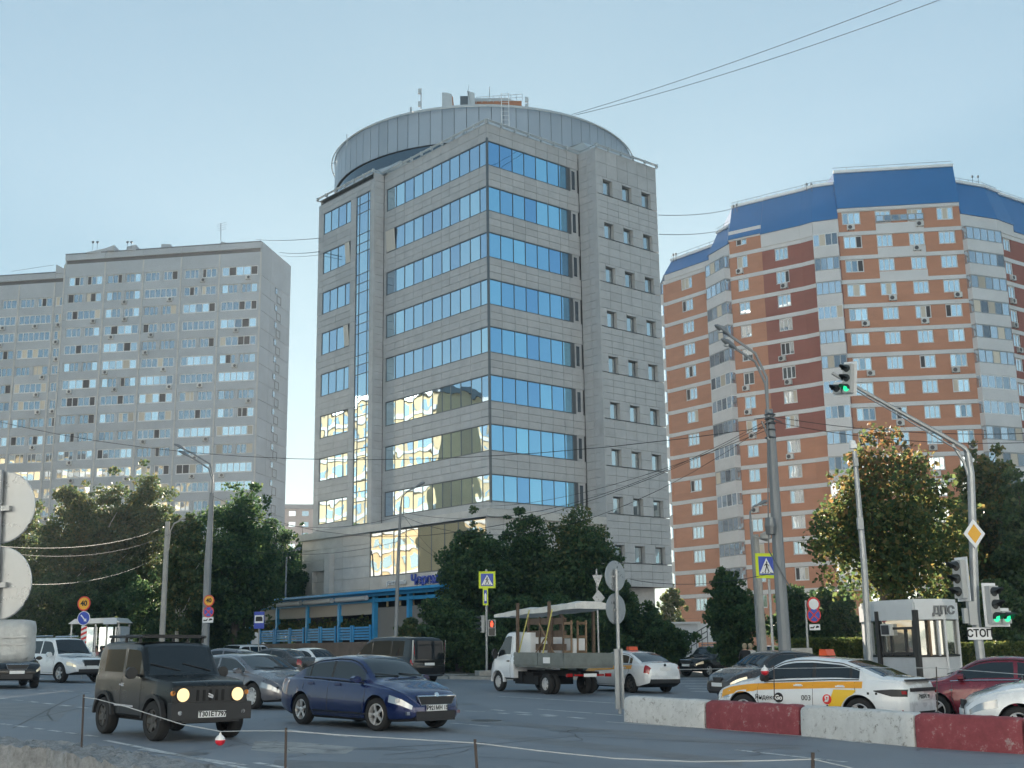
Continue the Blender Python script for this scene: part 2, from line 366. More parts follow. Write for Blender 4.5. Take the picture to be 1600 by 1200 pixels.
# side and rear walls not faced with separate slabs
rw = MB()
rw.frame(PR(ER_ - .165, DR - .5, 5.8), V3(nR, 0) * -20, V3(eR, 0) * .16, (0, 0, TOP - 5.8))
rw.frame(PL(EL_ - .165, DL - .2, 10.2), V3(nL, 0) * -15.6, V3(eL, 0) * .16, (0, 0, TOP - 10.2))
rw.build('side_wall', M_STONE, office)
slabs = Pieces(office, 'stone_panel', 300); panes = Pieces(office, 'pane', 300)
def slab(P, ev, nv, s0, s1, o, z0, z1, mat=None, th=.13, j=.012):
    w_, h_ = s1 - s0 - 2 * j, z1 - z0 - 2 * j
    if w_ < .04 or h_ < .04: return
    jo = random.uniform(-.006, .006)
    c = P((s0 + s1) / 2, o - th / 2 - .02 + jo, (z0 + z1) / 2)
    slabs.add(c, V3(ev, 0) * w_, V3(nv, 0) * th, (0, 0, h_), mat or M_STONE)
def pane(P, ev, nv, s0, s1, o, z0, z1, mat, parent, tilt=0.0, th=.03):
    a = R(random.gauss(0, .18)); b = R(random.gauss(0, .12)) + tilt; w_, h_ = s1 - s0, z1 - z0
    ex = (V3(ev, 0) * math.cos(a) + V3(nv, 0) * math.sin(a)); ez = Vector((0, 0, 1)) * math.cos(b) + V3(nv, 0) * math.sin(b)
    ny = ex.cross(ez).normalized()
    c = P((s0 + s1) / 2, o + math.sin(b) * h_ / 2 * (1 if tilt else 0), (z0 + z1) / 2)
    panes.add(c, ex * w_, ny * th, ez * h_, mat, parent)
def band(P, ev, nv, bs, o, z0, z1, mat, narrow_frame=.035, opened=None, zs=None, name='window'):
    """a ribbon window: frame with mullions (one part), its panes as children"""
    mb = MB(); fo = o - .16; d = .12
    def bar(s0, s1, a, b, dd=d): mb.frame(P(s0, fo, a), V3(ev, 0) * (s1 - s0), V3(nv, 0) * dd, (0, 0, b - a))
    bar(bs[0], bs[-1], z0, z0 + .07); bar(bs[0], bs[-1], z1 - .07, z1)
    for i, s in enumerate(bs):
        ww = .07 if i in (0, len(bs) - 1) else narrow_frame
        s_ = s if i == 0 else s - ww if i == len(bs) - 1 else s - ww / 2
        bar(s_, s_ + ww, z0 + .07, z1 - .07, d - .003)
    zz = zs or [z0 + .07, z1 - .07]
    for z in zz[1:-1]: bar(bs[0] + .07, bs[-1] - .07, z - .03, z + .03, d - .02)
    wd = mb.build(name, M_FRAME, office)
    for i in range(len(bs) - 1):
        for k in range(len(zz) - 1):
            if opened and (i, k) == opened:
                q = MB(); q.frame(P(bs[i] + .08, o - .165, zz[k] + .02), V3(ev, 0) * (bs[i + 1] - bs[i] - .12), V3(nv, 0) * .02, (0, 0, zz[k + 1] - zz[k] - .04)); q.build('dark_reveal', M_CORE, wd)  # dark backing; the pane's pale colour stands in for light in the sash
                pane(P, ev, nv, bs[i] + .06, bs[i + 1] - .04, o - .06, zz[k] + .03, zz[k + 1] - .03, M_WIN, wd, tilt=R(5))
            else:
                pane(P, ev, nv, bs[i] + .03, bs[i + 1] - .03, o - .10, zz[k] + .01, zz[k + 1] - .01, mat, wd)
    return wd
def courses(P, ev, nv, bs, o, z0, z1, n, mat=None, th=.13):
    for k in range(n):
        for i in range(len(bs) - 1): slab(P, ev, nv, bs[i], bs[i + 1], o, z0 + (z1 - z0) * k / n, z0 + (z1 - z0) * (k + 1) / n, mat, th)
bl = [.0, .98, 2.2, 3.45, 4.68, 5.74, 6.97, 8.21, 9.45, 10.71, 11.93, 13.25, 13.6]
br = [.0, 1.33, 2.61, 3.83, 5.07, 6.31, 7.55, 8.45, 9.6, 9.7]
courses(PL, eL, nL, bl, 0, ZB[0] + WH, TOP, 2); courses(PR, eR, nR, br, 0, ZB[0] + WH, TOP, 2)
for i, z in enumerate(ZB):
    zl = ZB[i + 1] + WH if i < 7 else 10.2
    n = 3
    courses(PL, eL, nL, bl, 0, zl, z, n); courses(PR, eR, nR, br, 0, zl, z, n)
    slab(PL, eL, nL, 13.25, 13.6, 0, z, z + WH)
    band(PL, eL, nL, [.07, *bl[1:12]], 0, z, z + WH, M_OGL3, opened=(10, 0) if i == 1 else None)
    band(PR, eR, nR, [.07, *br[1:8]], 0, z, z + WH, M_OGL)
    sw = MB(); o = -.16                                    # dark infill and slit window at the end of each ribbon
    sw.frame(PR(8.46, o, z), V3(eR, 0) * .36, V3(nR, 0) * .09, (0, 0, WH), 0)
    for s0, s1, a, b in ((8.84, 8.98, z, z + WH), (9.36, 9.58, z, z + WH), (8.98, 9.36, z, z + .2), (8.98, 9.36, z + WH - .2, z + WH)):
        sw.frame(PR(s0, o, a), V3(eR, 0) * (s1 - s0), V3(nR, 0) * .11, (0, 0, b - a), 1)
    w_ = sw.build('slit_window', [M_FRAME, M_STONE], office); pane(PR, eR, nR, 8.985, 9.355, -.1, z + .2, z + WH - .2, M_DARKGL, w_)
cp = MB(); cp.frame(Vector((*(OC - .16 * nL - .16 * nR), 11.6)), V3(nL, 0) * .15, V3(nR, 0) * .15, (0, 0, 28)); cp.build('corner_post', M_FRAME, office)
# return faces of the wings
def PLret(s, o, z): p = OC + SL * eL + s * nL + o * -eL; return Vector((p.x, p.y, z))
def PRret(s, o, z): p = OC + SR * eR + s * nR + o * -eR; return Vector((p.x, p.y, z))
zc = [10.2 + k * (TOP - 10.2) / 48 for k in range(49)]
for k in range(48):
    slab(PLret, nL, -eL, .0, DL, 0.0, zc[k], zc[k + 1]); slab(PRret, nR, -eR, 0, DR * .5, 0.0, zc[k], zc[k + 1]); slab(PRret, nR, -eR, DR * .5, DR, 0.0, zc[k], zc[k + 1])
# left wing: small ribbons and the tall stair strip
P0l = OC + DL * nL
def sl(u, v=560): return onpl(u, v, P0l, eL)[0]
w0, w1 = sl(505.5, 345), sl(548, 345); g0, g1 = sl(556, 350), sl(578, 350)
if w0 < w1: w0, w1 = w1, w0
if g0 < g1: g0, g1 = g1, g0
lb = [SL, g1, g0, w1, w1 + (w0 - w1) * .18, w1 + (w0 - w1) * .46, w1 + (w0 - w1) * .73, w0, EL_]
courses(PL, eL, nL, [SL, g1, g0, *lb[3:]], DL, ZB[0] + WH, 40.3, 2)
for i, z in enumerate(ZB):
    zl = ZB[i + 1] + WH if i < 7 else 10.2
    courses(PL, eL, nL, [g0, w1, (w1 + w0) / 2, w0, EL_], DL, zl, z, 3); courses(PL, eL, nL, [SL, g1], DL, zl, z + WH, 6)
    slab(PL, eL, nL, g0, w1, DL, z, z + WH); slab(PL, eL, nL, w0, EL_, DL, z, z + WH)
    band(PL, eL, nL, lb[3:8], DL, z, z + WH, M_OGL3, opened=(0, 0) if i in (1, 3) else None)
zs = [11.2]
for i in range(7, -1, -1): zs += [11.2 + (7 - i) * 3.52 + 1.9, 11.2 + (7 - i) * 3.52 + 2.7, 11.2 + (7 - i) * 3.52 + 3.52]
band(PL, eL, nL, [g1, g1 + (g0 - g1) * .18, g1 + (g0 - g1) * .78, g0], DL, 11.2, 39.38, M_OGL3, zs=zs, name='stair_window')
courses(PL, eL, nL, [g1, g0], DL, 10.2, 11.2, 1)
# right wing: three columns of deep square windows
P0r = OC + DR * nR
cs = [(onpl(942.5, 290, P0r, eR)[0], onpl(957, 293, P0r, eR)[0]), (onpl(972.5, 300, P0r, eR)[0], onpl(987, 305, P0r, eR)[0]), (onpl(1003, 313, P0r, eR)[0], onpl(1017, 316, P0r, eR)[0])]
zt = onpl(950, 282, P0r, eR)[1]; WZ = [zt - 1.3 - 3.67 * k for k in range(9)]
rb = [SR, cs[0][0], cs[0][1], (cs[0][1] + cs[1][0]) / 2, cs[1][0], cs[1][1], (cs[1][1] + cs[2][0]) / 2, cs[2][0], cs[2][1], ER_]
jb = [SR, SR + 1.25, SR + 2.5, SR + 3.7, SR + 4.9, SR + 6.1, ER_]
zr = [TOP + .1, zt + .2]
for k in range(9):
    z = WZ[k]; zn = WZ[k + 1] + 1.5 if k < 8 else 5.8
    hi = z + 1.5 if k else TOP + .1
    if k == 0: courses(PR, eR, nR, jb, DR, z + 1.5, TOP, 2, th=.43)
    # the window course: slabs stop at the reveals
    for a, b in ((SR, cs[0][0]), (cs[0][1], cs[1][0]), (cs[1][1], cs[2][0]), (cs[2][1], ER_)):
        m_ = (z + z + 1.5) / 2; slab(PR, eR, nR, a, b, DR, z, m_, th=.43); slab(PR, eR, nR, a, b, DR, m_, z + 1.5, th=.43)
    for a, b in cs:
        slab(PR, eR, nR, a, b, DR, z + 1.3, z + 1.5, th=.43)
        fr = MB(); o = DR - .44
        for s0, s1, p, q in ((a, a + .1, z, z + 1.3), (b - .1, b, z, z + 1.3), (a + .1, b - .1, z, z + .1), (a + .1, b - .1, z + 1.2, z + 1.3)):
            fr.frame(PR(s0, o, p), V3(eR, 0) * (s1 - s0), V3(nR, 0) * .1, (0, 0, q - p))
        fr.frame(PR(a - .04, DR - .42, z - .05), V3(eR, 0) * (b - a + .08), V3(nR, 0) * .46, (0, 0, .045))
        wd = fr.build('window', M_FRAME, office); pane(PR, eR, nR, a + .09, b - .09, DR - .37, z + .09, z + 1.21, M_OGL2, wd)
    n = max(1, round((z - zn) / .62))
    courses(PR, eR, nR, jb, DR, zn, z - .05, n, th=.43)
core2 = MB(); core2.prism([PR(SR + .17, DR - .45, 5.85), PR(ER_ - .17, DR - .45, 5.85), PR(ER_ - .17, -12, 5.85), PR(SR + .17, -12, 5.85)], (0, 0, 4.4)); core2.build('core_wall', M_CORE, office)
us = MB(); us.frame(PR(12.3, -3, -.4), V3(eR, 0) * 4.2, V3(nR, 0) * 3.4, (0, 0, 6.2)); us.build('ground_floor_block', M_STONE, office)
# podium: lower storeys
PD = 1.75; e0 = onpl(472, 850, OC + PD * nL, eL)[0]
pd = MB(); pd.prism([PL(e0, PD - .5, -1), Vector((*(OC + (PD - .5) * (nL + nR)), -1)), PR(SR, PD - .5, -1), PR(SR, -12, -1), PL(e0, -14, -1)], (0, 0, 11.3)); pd.build('podium_core', M_CORE, office)
a_ = onpl(577, 870, OC + PD * nL, eL)[0]; pb = [e0, e0 - 1.7, e0 - 3.4, e0 - 5.0, e0 - 6.2, a_]
n_r = 8
for k in range(n_r):
    z0, z1 = 3.4 + k * .87, 3.4 + (k + 1) * .87
    for i in range(5):
        if i in (1, 2) and 1 <= k <= 4: slab(PL, eL, nL, pb[i + 1], pb[i], PD - .40, z0, z1, M_PODI, th=.08); continue
        slab(PL, eL, nL, pb[i + 1], pb[i], PD, z0, z1, M_PODI, th=.46)
pi = MB(); pi.frame(PL(e0 - 5.0, PD, 3.4), V3(eL, 0) * .75, V3(nL, 0) * .45, (0, 0, 5.6)); pi.build('pilaster', M_PODI, office)
pl_ = MB(); pl_.frame(PL(e0 - 3.3, PD - .41, 5.3), V3(eL, 0) * 1.6, V3(nL, 0) * .06, (0, 0, 1.5)); pl_.build('wall_plaque', M_PODI, office)
co = MB()
co.prism([PL(e0 + .25, PD + .25, 10.35), PL(0, PD + .25, 10.35), Vector((*(OC + (PD + .25) * nL + (PD + .25) * nR), 10.35)), PR(SR, PD + .25, 10.35), PR(SR, -3, 10.35), PL(e0 + .25, -3, 10.35)], (0, 0, .55)); co.build('cornice', M_PODI, office)
gz0 = onpl(600, 900, OC + PD * nL, eL)[1]
gb = [a_ - (a_ + 1.5) * k / 9 for k in range(10)][::-1]
courses(PL, eL, nL, [-PD, -1.5], PD, 3.4, 10.3, 8, M_PODI, th=.2)
bs_ = MB(); bs_.frame(PL(e0, PD - .15, -1), V3(eL, 0) * -(e0 + PD - .16), V3(nL, 0) * .1, (0, 0, 4.38)); bs_.frame(PR(-PD + .2, PD - .15, -1), V3(eR, 0) * (SR + PD - .2), V3(nR, 0) * .1, (0, 0, 4.38)); bs_.build('plinth_wall', M_PODI, office)
mb = MB(); bz = [gz0, gz0 + 2.2, 10.3]
band(PL, eL, nL, gb, PD, gz0, 10.3, M_OGL2, name='shop_window', zs=[gz0 + .07, 10.23])
for k in range(2):
    for i in range(9): slab(PL, eL, nL, gb[i], gb[i + 1], PD, 3.4 + (gz0 - 3.4) * k / 2, 3.4 + (gz0 - 3.4) * (k + 1) / 2, M_PODI, th=.2)
rbs = [-PD + (SR + PD) * k / 8 for k in range(9)]
for k in range(8):
    for i in range(8): slab(PR, eR, nR, rbs[i], rbs[i + 1], PD, 3.4 + k * .87, 3.4 + (k + 1) * .87, M_PODI, th=.2)
slabs.done(); panes.done()
s_, z_ = onpl(668, 905, OC + (PD + .1) * nL, eL)
text_obj('Черемушки', 1.05, M_LETB, office, PL(s_ - .9, PD + .08, z_), -V3(eL, 0), (0, 0, 1), depth=.1, bold=.02)
s_, z_ = onpl(619, 910, OC + (PD + .1) * nL, eL)
text_obj('ресторан', .55, M_WHITE, office, PL(s_, PD + .08, z_), -V3(eL, 0), (0, 0, 1), depth=.08, bold=.01)
# roof: flashing, gutter rail, drum
outer = [PL(EL_, DL, 0), PL(SL, DL, 0), PL(SL, 0, 0), V3(OC, 0), PR(SR, 0, 0), PR(SR, DR, 0), PR(ER_, DR, 0)]
rf = MB(); inn = [PL(EL_ - .6, DL - .8, 0), PL(SL - .6, DL - .8, 0), PL(SL - .6, -.8, 0), Vector((*(OC - .8 * nL - .8 * nR), 0)), PR(SR + .8, -.8, 0), PR(SR + .8, DR - .8, 0), PR(ER_ - .6, DR - .8, 0)]
top_in = [p.copy() for p in inn]
cen = PL(9, -9, 0)
for i in range(len(inn) - 1):
    a, b = inn[i], inn[i + 1]; a2 = a + (cen - a).normalized() * 1.2; b2 = b + (cen - b).normalized() * 1.2
    rf.add([(a.x, a.y, TOP - .02), (b.x, b.y, TOP - .02), (b2.x, b2.y, TOP + 1.25), (a2.x, a2.y, TOP + 1.25)], [(0, 1, 2, 3)])
    rf.add([(a2.x, a2.y, TOP + 1.25), (b2.x, b2.y, TOP + 1.25), (cen.x, cen.y, TOP + 1.3)], [(0, 1, 2)])
rf.prism([Vector((p.x, p.y, TOP - .03)) for p in (outer + [PR(ER_, -19, 0), PL(EL_, -14, 0)])], (0, 0, .05))
rf.build('roof', M_MET, office)
rl = MB()
for i in range(len(outer) - 1):
    a, b = outer[i], outer[i + 1]; d = (b - a).normalized(); n_ = Vector((-d.y, d.x, 0)) * -1
    if (a + n_ - cen).length < (a - cen).length: n_ = -n_
    for zz, rr, oo in ((TOP + .28, .05, .12), (TOP + .12, .04, .2)):
        rl.tube([Vector((a.x, a.y, zz)) + n_ * oo - d * .1, Vector((b.x, b.y, zz)) + n_ * oo + d * .1], rr, 6)
    m_ = max(1, int((b - a).length / 1.3))
    for k in range(m_ + 1):
        p = a.lerp(b, k / m_); rl.frame(Vector((p.x, p.y, TOP - .02)) - d * .04, d * .08, n_ * .24, (0, 0, .34))
rl.build('gutter_rail', M_MET, office)
al, ar = math.atan2(*ray(523, 270)[:2]), math.atan2(*ray(985, 240)[:2])
DD = 110.5; ac = (al + ar) / 2; DC = Vector((math.sin(ac) * DD, math.cos(ac) * DD)); DRAD = DD * math.sin((ar - al) / 2)
zrim = at(760, 164, DC.y - DRAD).z
# heights read where the drum's left flank shows each edge
th0 = R(205)
def drum_z(u, v, th):                       # height at which the pixel meets the drum's vertical at angle th
    p = DC + DRAD * Vector((math.cos(th), math.sin(th))); return EYE + ray(u, v)[2] / ray(u, v)[1] * p.y
zbt = zrim - 3.3; zbb = zbt - 1.15
dp = Pieces(office, 'drum_panel', 300); nseg = 84
core3 = MB(); core3.lathe([(DRAD - .1, TOP), (DRAD - .1, zbb), (DRAD - .22, zbb), (DRAD - .22, zbt), (DRAD - .1, zbt), (DRAD - .1, zrim)], (DC.x, DC.y, 0), n=84)
core3.disc((DC.x, DC.y, zrim - .05), (0, 0, 1), DRAD - .1, .04, 60, up=Vector((0, 1, 0)))
core3.build('drum_core', M_CORE, office)
dw = MB(); dw.lathe([(DRAD - .16, zbb + .05), (DRAD - .16, zbt - .05)], (DC.x, DC.y, 0), n=84); dw.build('drum_window_strip', M_DARKGL, office, smooth=True)
for k in range(nseg):
    t = 2 * math.pi * (k + .5) / nseg; n_ = Vector((math.cos(t), math.sin(t), 0)); tt = Vector((-n_.y, n_.x, 0)); ww = 2 * math.pi * DRAD / nseg - .05
    if n_.y > .55: continue
    for z0, z1 in ((zbt, zrim), (TOP + .2, zbb)):
        dp.add(Vector((DC.x, DC.y, (z0 + z1) / 2)) + n_ * (DRAD - .05), tt * ww, n_ * .08, (0, 0, z1 - z0 - .02), M_DRUM)
dp.done()
rr_ = MB()
ringp = lambda r, z, n=72: [Vector((DC.x + r * math.cos(2 * math.pi * k / n), DC.y + r * math.sin(2 * math.pi * k / n), z)) for k in range(n + 1)]
rr_.lathe([(DRAD + .02, zrim - .12), (DRAD + .06, zrim - .12), (DRAD + .06, zrim + .06), (DRAD - .3, zrim + .06)], (DC.x, DC.y, 0), n=72)
rr_.tube(ringp(DRAD + .3, zrim - .25), .05, 5, cap=False)
for k in range(36):
    t = 2 * math.pi * k / 36; n_ = Vector((math.cos(t), math.sin(t), 0)); rr_.tube([Vector((DC.x, DC.y, zrim - .1)) + n_ * (DRAD), Vector((DC.x, DC.y, zrim - .25)) + n_ * (DRAD + .3)], .03, 4)
rr_.build('drum_rim', M_MET, office, smooth=True)
ld = MB(); pa = at(783.5, 168, DC.y - DRAD - .15); pb_ = at(795, 168, DC.y - DRAD - .15)
for p in (pa, pb_): ld.tube([Vector((p.x, p.y, TOP + 1)), Vector((p.x, p.y, zrim + 1.0)), Vector((p.x, p.y + .7, zrim + 1.0))], .035, 5)
for k in range(16): ld.tube([Vector((pa.x, pa.y, TOP + 1.2 + k * .4)), Vector((pb_.x, pb_.y, TOP + 1.2 + k * .4))], .022, 4)
ld.build('roof_ladder', M_WHITE, office)
# far brick block's top modelled as small blocks on the drum roof, and masts
def rbox(u0, u1, vt, Y, d, mat, name, slant=0.0):
    a = at(u0, vt, Y); b = at(u1, vt, Y); z1 = (a.z + b.z) / 2; mb = MB()
    pts = [Vector((a.x, Y, zrim - .1)), Vector((b.x, Y, zrim - .1)), Vector((b.x - slant * .2, Y, z1 - slant * .3)), Vector((b.x - slant, Y, z1)), Vector((a.x, Y, z1))]
    mb.prism(pts, (0, d, 0)); return mb.build(name, mat, office)
Yp = DC.y - DRAD + 4.0
pr = rbox(691, 709, 149, Yp, 2.5, M_BRICKO, 'chimney_block', .4); rbox(690.5, 708, 144.5, Yp - .02, 2.6, M_MET, 'chimney_cap', .6)
rbox(719, 731, 150, Yp + .5, 2, M_FRAME, 'vent_block'); rbox(731, 744, 141.5, Yp, 2.2, M_MET, 'chimney_block', .8)
rbox(742, 815, 158, Yp + .8, 4, M_BRICKO, 'far_block_top'); rbox(742, 817, 153, Yp + 1.4, 3, M_MET, 'far_block_roof', 1.5)
ma = MB()
for u, v0, v1, r in ((658, 168, 138, .05), (765, 156, 136, .04), (732, 142, 133, .02), (825, 168, 153, .05), (642, 172, 168, .1), (542, 228, 210, .04)):
    a = at(u, v0 + 3, Yp - 3.0); b = at(u, v1, Yp - 3.0); ma.tube([a, b], r, 5)
    if r == .05:
        for f_ in (.25, .85): ma.box(a.lerp(b, f_) + Vector((-.15, 0, 0)), (.22, .22, .45))
ra, rb_ = at(744, 152, Yp + .6), at(816, 147, Yp + .6)
for k in range(9):
    p = ra.lerp(rb_, k / 8); ma.tube([Vector((p.x, p.y, p.z - .6)), p], .02, 4)
ma.tube([ra, rb_], .025, 4); ma.tube([ra - Vector((0, 0, .3)), rb_ - Vector((0, 0, .3))], .02, 4)
ma.build('roof_mast', M_MET, office)
cc = at(775, 370, 10)
# ================================================================ grey panel block on the left
M_CONC = pm('grey_panel_concrete', (.44, .475, .515), .85, var=.10, vscale=.25, bump=.15, bscale=8, rand=.05)
M_CONC2 = pm('light_joint_concrete', (.56, .56, .55), .85, var=.12, vscale=.6)
M_PVC = pm('white_window_frame', (.74, .75, .76), .45)
M_RGL = glass_mat('dwelling_window_glass', (.64, .73, .82), .03, .9, wav=.12, wscale=.5, dark=(.26, .31, .36), rand=.3)
M_BGL = glass_mat('balcony_glass', (.46, .52, .58), .04, .85, wav=.12, wscale=.5, dark=(.20, .22, .25), rand=.3)
M_AC = pm('air_conditioner_white', (.58, .58, .57), .5, rand=.2)
M_ACF = pm('air_conditioner_fan_dark', (.05, .05, .055), .6)
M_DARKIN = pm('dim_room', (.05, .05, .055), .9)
M_CURT = pm('curtain_cloth', (.55, .50, .42), .9, rand=.3)
Y0 = 178.0
pr0 = at(410, 377, Y0); zroof = pr0.z
_t = ray(102, 398); Yl = (zroof - EYE) / (_t[2] / _t[1]); pl0 = at(102, 398, Yl)
_t = ray(456.5, 417); Ys = (zroof - EYE) / (_t[2] / _t[1]); ps0 = at(456.5, 417, Ys)
LP = Vector((pr0.x, pr0.y)); lv = Vector((pl0.x, pl0.y)) - LP; LW = lv.length; lv /= LW; ln = Vector((-lv.y, lv.x)); ln = ln if ln.y < 0 else -ln
sv = Vector((ps0.x, ps0.y)) - LP; SWID = sv.length; sv = -ln.copy() if False else sv / SWID; sn = Vector((sv.y, -sv.x)); sn = sn if sn.x > 0 else -sn
def PB(s, o, z): p = LP + s * lv + o * ln; return Vector((p.x, p.y, z))
def PS(s, o, z): p = LP + s * sv + o * sn; return Vector((p.x, p.y, z))
grey = thing('panel_apartment_block', 'tall grey concrete panel apartment block behind the trees left of the office tower', 'building', PB(LW / 2, -7, gz(-50)))
FH = 2.79
ztop = onpl(380, 360 + 0, LP, lv)[1]
zw0 = onpl(375, 423, LP, lv)[1]             # centre of the top window row
wz = lambda k: zw0 - FH * k
cols = [(346.8, 403), (288, 338.6), (226.9, 278), (167.6, 220.5), (108, 160.5)]
sc_ = [tuple(sorted((onpl(a, 425, LP, lv)[0], onpl(b, 425, LP, lv)[0]))) for a, b in cols]
SB = -1.0
LP2 = LP + SB * ln
cols2 = [(85.5, 98), (30, 80), (-25, 25)]
sc2 = [tuple(sorted((onpl(a, 490, LP2, lv)[0], onpl(b, 490, LP2, lv)[0]))) for a, b in cols2]
s2end = onpl(-60, 490, LP2, lv)[0]
bw = MB()
bw.prism([PB(.15, -.25, -1), PB(LW, -.25, -1), PB(LW, -13, -1), PS(SWID, -.2, -1), PS(.2, -.2, -1)], (0, 0, zroof + .3)); bw.build('core_wall', M_CONC, grey)
b2 = MB(); b2.prism([PB(LW + .02, SB - .25, -1), PB(s2end, SB - .25, -1), PB(s2end, -13, -1), PB(LW + .02, -13, -1)], (0, 0, zroof + .3 - FH)); b2.build('core_wall', M_CONC, grey)
gp = Pieces(grey, 'concrete_panel', 300); gpn = Pieces(grey, 'pane', 300)
def ac_unit(parent, c, ev, nv):
    mb = MB(); c = Vector(c); e3 = V3(ev, 0); n3 = V3(nv, 0)
    mb.frame(c - e3 * .42 - Vector((0, 0, .29)), e3 * .84, n3 * .34, (0, 0, .58), 0)
    mb.disc(c + n3 * .34 - e3 * .1, n3, .23, .012, 14, 1)
    for s in (-.3, .3): mb.frame(c + e3 * s - Vector((0, 0, .33)), e3 * .05, n3 * .4, (0, 0, .04), 1)
    mb.build('air_conditioner', [M_AC, M_ACF], parent)
def dwell_window(root, P, ev, nv, s0, s1, z0, z1, o, fmat, gmat, pset, bars, fw=.115, depth=.1, curtain=True, bottom=None):
    """one window: frame part with its panes as children; bars = relative positions of mullions"""
    mb = MB(); e3 = V3(ev, 0); n3 = V3(nv, 0)
    def bar(a, b, p, q, d=depth): mb.frame(P(a, o - depth, p), e3 * (b - a), n3 * d, (0, 0, q - p))
    bar(s0, s1, z0, z0 + fw); bar(s0, s1, z1 - fw, z1); xs = [s0 + (s1 - s0) * t for t in [0, *bars, 1]]
    for i, x in enumerate(xs):
        a = x if i == 0 else x - fw if i == len(xs) - 1 else x - fw / 2
        bar(a, a + fw, z0 + fw, z1 - fw, depth - .004)
    mb.frame(P(s0 - .04, o - .02, z0 - .05), e3 * (s1 - s0 + .08), n3 * .12, (0, 0, .045))
    f = mb.build('window', fmat, root)
    for i in range(len(xs) - 1):
        a, b = xs[i] + fw / 2, xs[i + 1] - fw / 2; h = z1 - z0 - fw * 1.6; t = R(random.gauss(0, .25)); u = R(random.gauss(0, .2))
        ex = e3 * math.cos(t) + n3 * math.sin(t); ez = Vector((0, 0, math.cos(u))) + n3 * math.sin(u)
        m = gmat
        r = random.random()
        if curtain and r < .07: m = M_DARKIN
        elif curtain and r < .14: m = M_CURT
        pset.add(P((a + b) / 2, o - depth * .6, (z0 + z1) / 2), ex * (b - a), n3 * .02, ez * h, m, f)
    return f
def grey_section(cs, P, o, k0, sEnd0, sEnd1, zt, rows):
    edges = [sEnd0] + [v for c in cs for v in c] + [sEnd1]
    for k in range(rows):
        z = wz(k + k0); zb, zh = z - .76, z + .74
        ztop_ = zt if k == 0 else wz(k + k0 - 1) - .76
        bnds = [sEnd0] + [(cs[i][1] + cs[i + 1][0]) / 2 for i in range(len(cs) - 1)] + [sEnd1]
        for i in range(len(bnds) - 1):
            a, b = bnds[i] + .13, bnds[i + 1] - .13
            if k == 0:
                gp.add(P((a + b) / 2, o - .11, (zh + zt - 1.55) / 2), V3(lv, 0) * (b - a), V3(ln, 0) * .22, (0, 0, zt - 1.55 - zh - .02), M_CONC)
                gp.add(P((a + b) / 2, o - .05, (zt - .95 + zt) / 2), V3(lv, 0) * (b - a + .2), V3(ln, 0) * .3, (0, 0, .93), M_CONC)
            else: gp.add(P((a + b) / 2, o - .11, (zh + ztop_) / 2), V3(lv, 0) * (b - a), V3(ln, 0) * .22, (0, 0, ztop_ - zh - .02), M_CONC)
        for i, (a, b) in enumerate(cs):
            for p, q in ((edges[2 * i] + .13, a), (b, edges[2 * i + 3] - .13 if 2 * i + 3 == len(edges) - 1 else (b + cs[i + 1][0]) / 2 - .13)):
                p_ = p if not (i and p < a - 9) else p
                if i and abs(p - (cs[i - 1][1] + .13)) < .02: p_ = (cs[i - 1][1] + a) / 2 + .13
                if q - p_ > .06: gp.add(P((p_ + q) / 2, o - .12, z), V3(lv, 0) * (q - p_ - .01), V3(ln, 0) * .2, (0, 0, 1.48), M_CONC)
            wide = b - a > 3; r = random.random()
            if not wide: dwell_window(grey, P, lv, ln, a, b, zb, zh, o - .08, M_PVC, M_RGL, gpn, [.5])
            elif r < .6: dwell_window(grey, P, lv, ln, a, b, zb, zh, o - .06, M_PVC, M_RGL, gpn, [1 / 6, 2 / 6, .5, 4 / 6, 5 / 6] if random.random() < .6 else [.2, .4, .6, .8])
            else:
                m_ = (a + b) / 2; gp.add(P(m_, o - .14, z), V3(lv, 0) * .5, V3(ln, 0) * .2, (0, 0, 1.48), M_CONC)
                fm = M_PVC if random.random() < .5 else M_CONC2
                dwell_window(grey, P, lv, ln, a, m_ - .28, zb, zh, o - .14, fm, M_RGL, gpn, [.4, .72]); dwell_window(grey, P, lv, ln, m_ + .28, b, zb, zh, o - .14, fm, M_RGL, gpn, [.28, .6])
            if random.random() < .42: ac_unit(grey, P(random.uniform(a + .5, b - .5), o + .02, zb - .45), lv, ln)
    dk = MB(); dk.frame(P(sEnd0 + .2, o - .24, zt - 1.52), V3(lv, 0) * (sEnd1 - sEnd0 - .4), V3(ln, 0) * .04, (0, 0, .58)); dk.build('attic_slot_shade', M_CORE, grey)  # dark strip painted in for the shade of the recessed slot
    st = MB()
    for s in [sEnd0] + [(cs[i][1] + cs[i + 1][0]) / 2 for i in range(len(cs) - 1)] + [sEnd1]:
        for k in range(rows + 1):
            za = zt - 1.6 if k == 0 else wz(k + k0 - 1) - .80; zb_ = wz(k + k0) - .76
            st.frame(P(s - .12, o - .2, zb_), V3(lv, 0) * .24, V3(ln, 0) * .27, (0, 0, za - zb_))
    tag(st.build('wall_rib', M_CONC2, grey), kind='stuff')
    rf_ = MB(); rf_.frame(P(sEnd0, o + .12, zt), V3(lv, 0) * (sEnd1 - sEnd0), V3(ln, 0) * -12, (0, 0, .18)); rf_.build('roof_edge', M_FRAME, grey)
grey_section(sc_, PB, 0, 0, .15, LW - .1, zroof - .1, 19)
grey_section(sc2, PB, SB, 1, LW + .05, s2end, zroof + .2 - FH, 17)
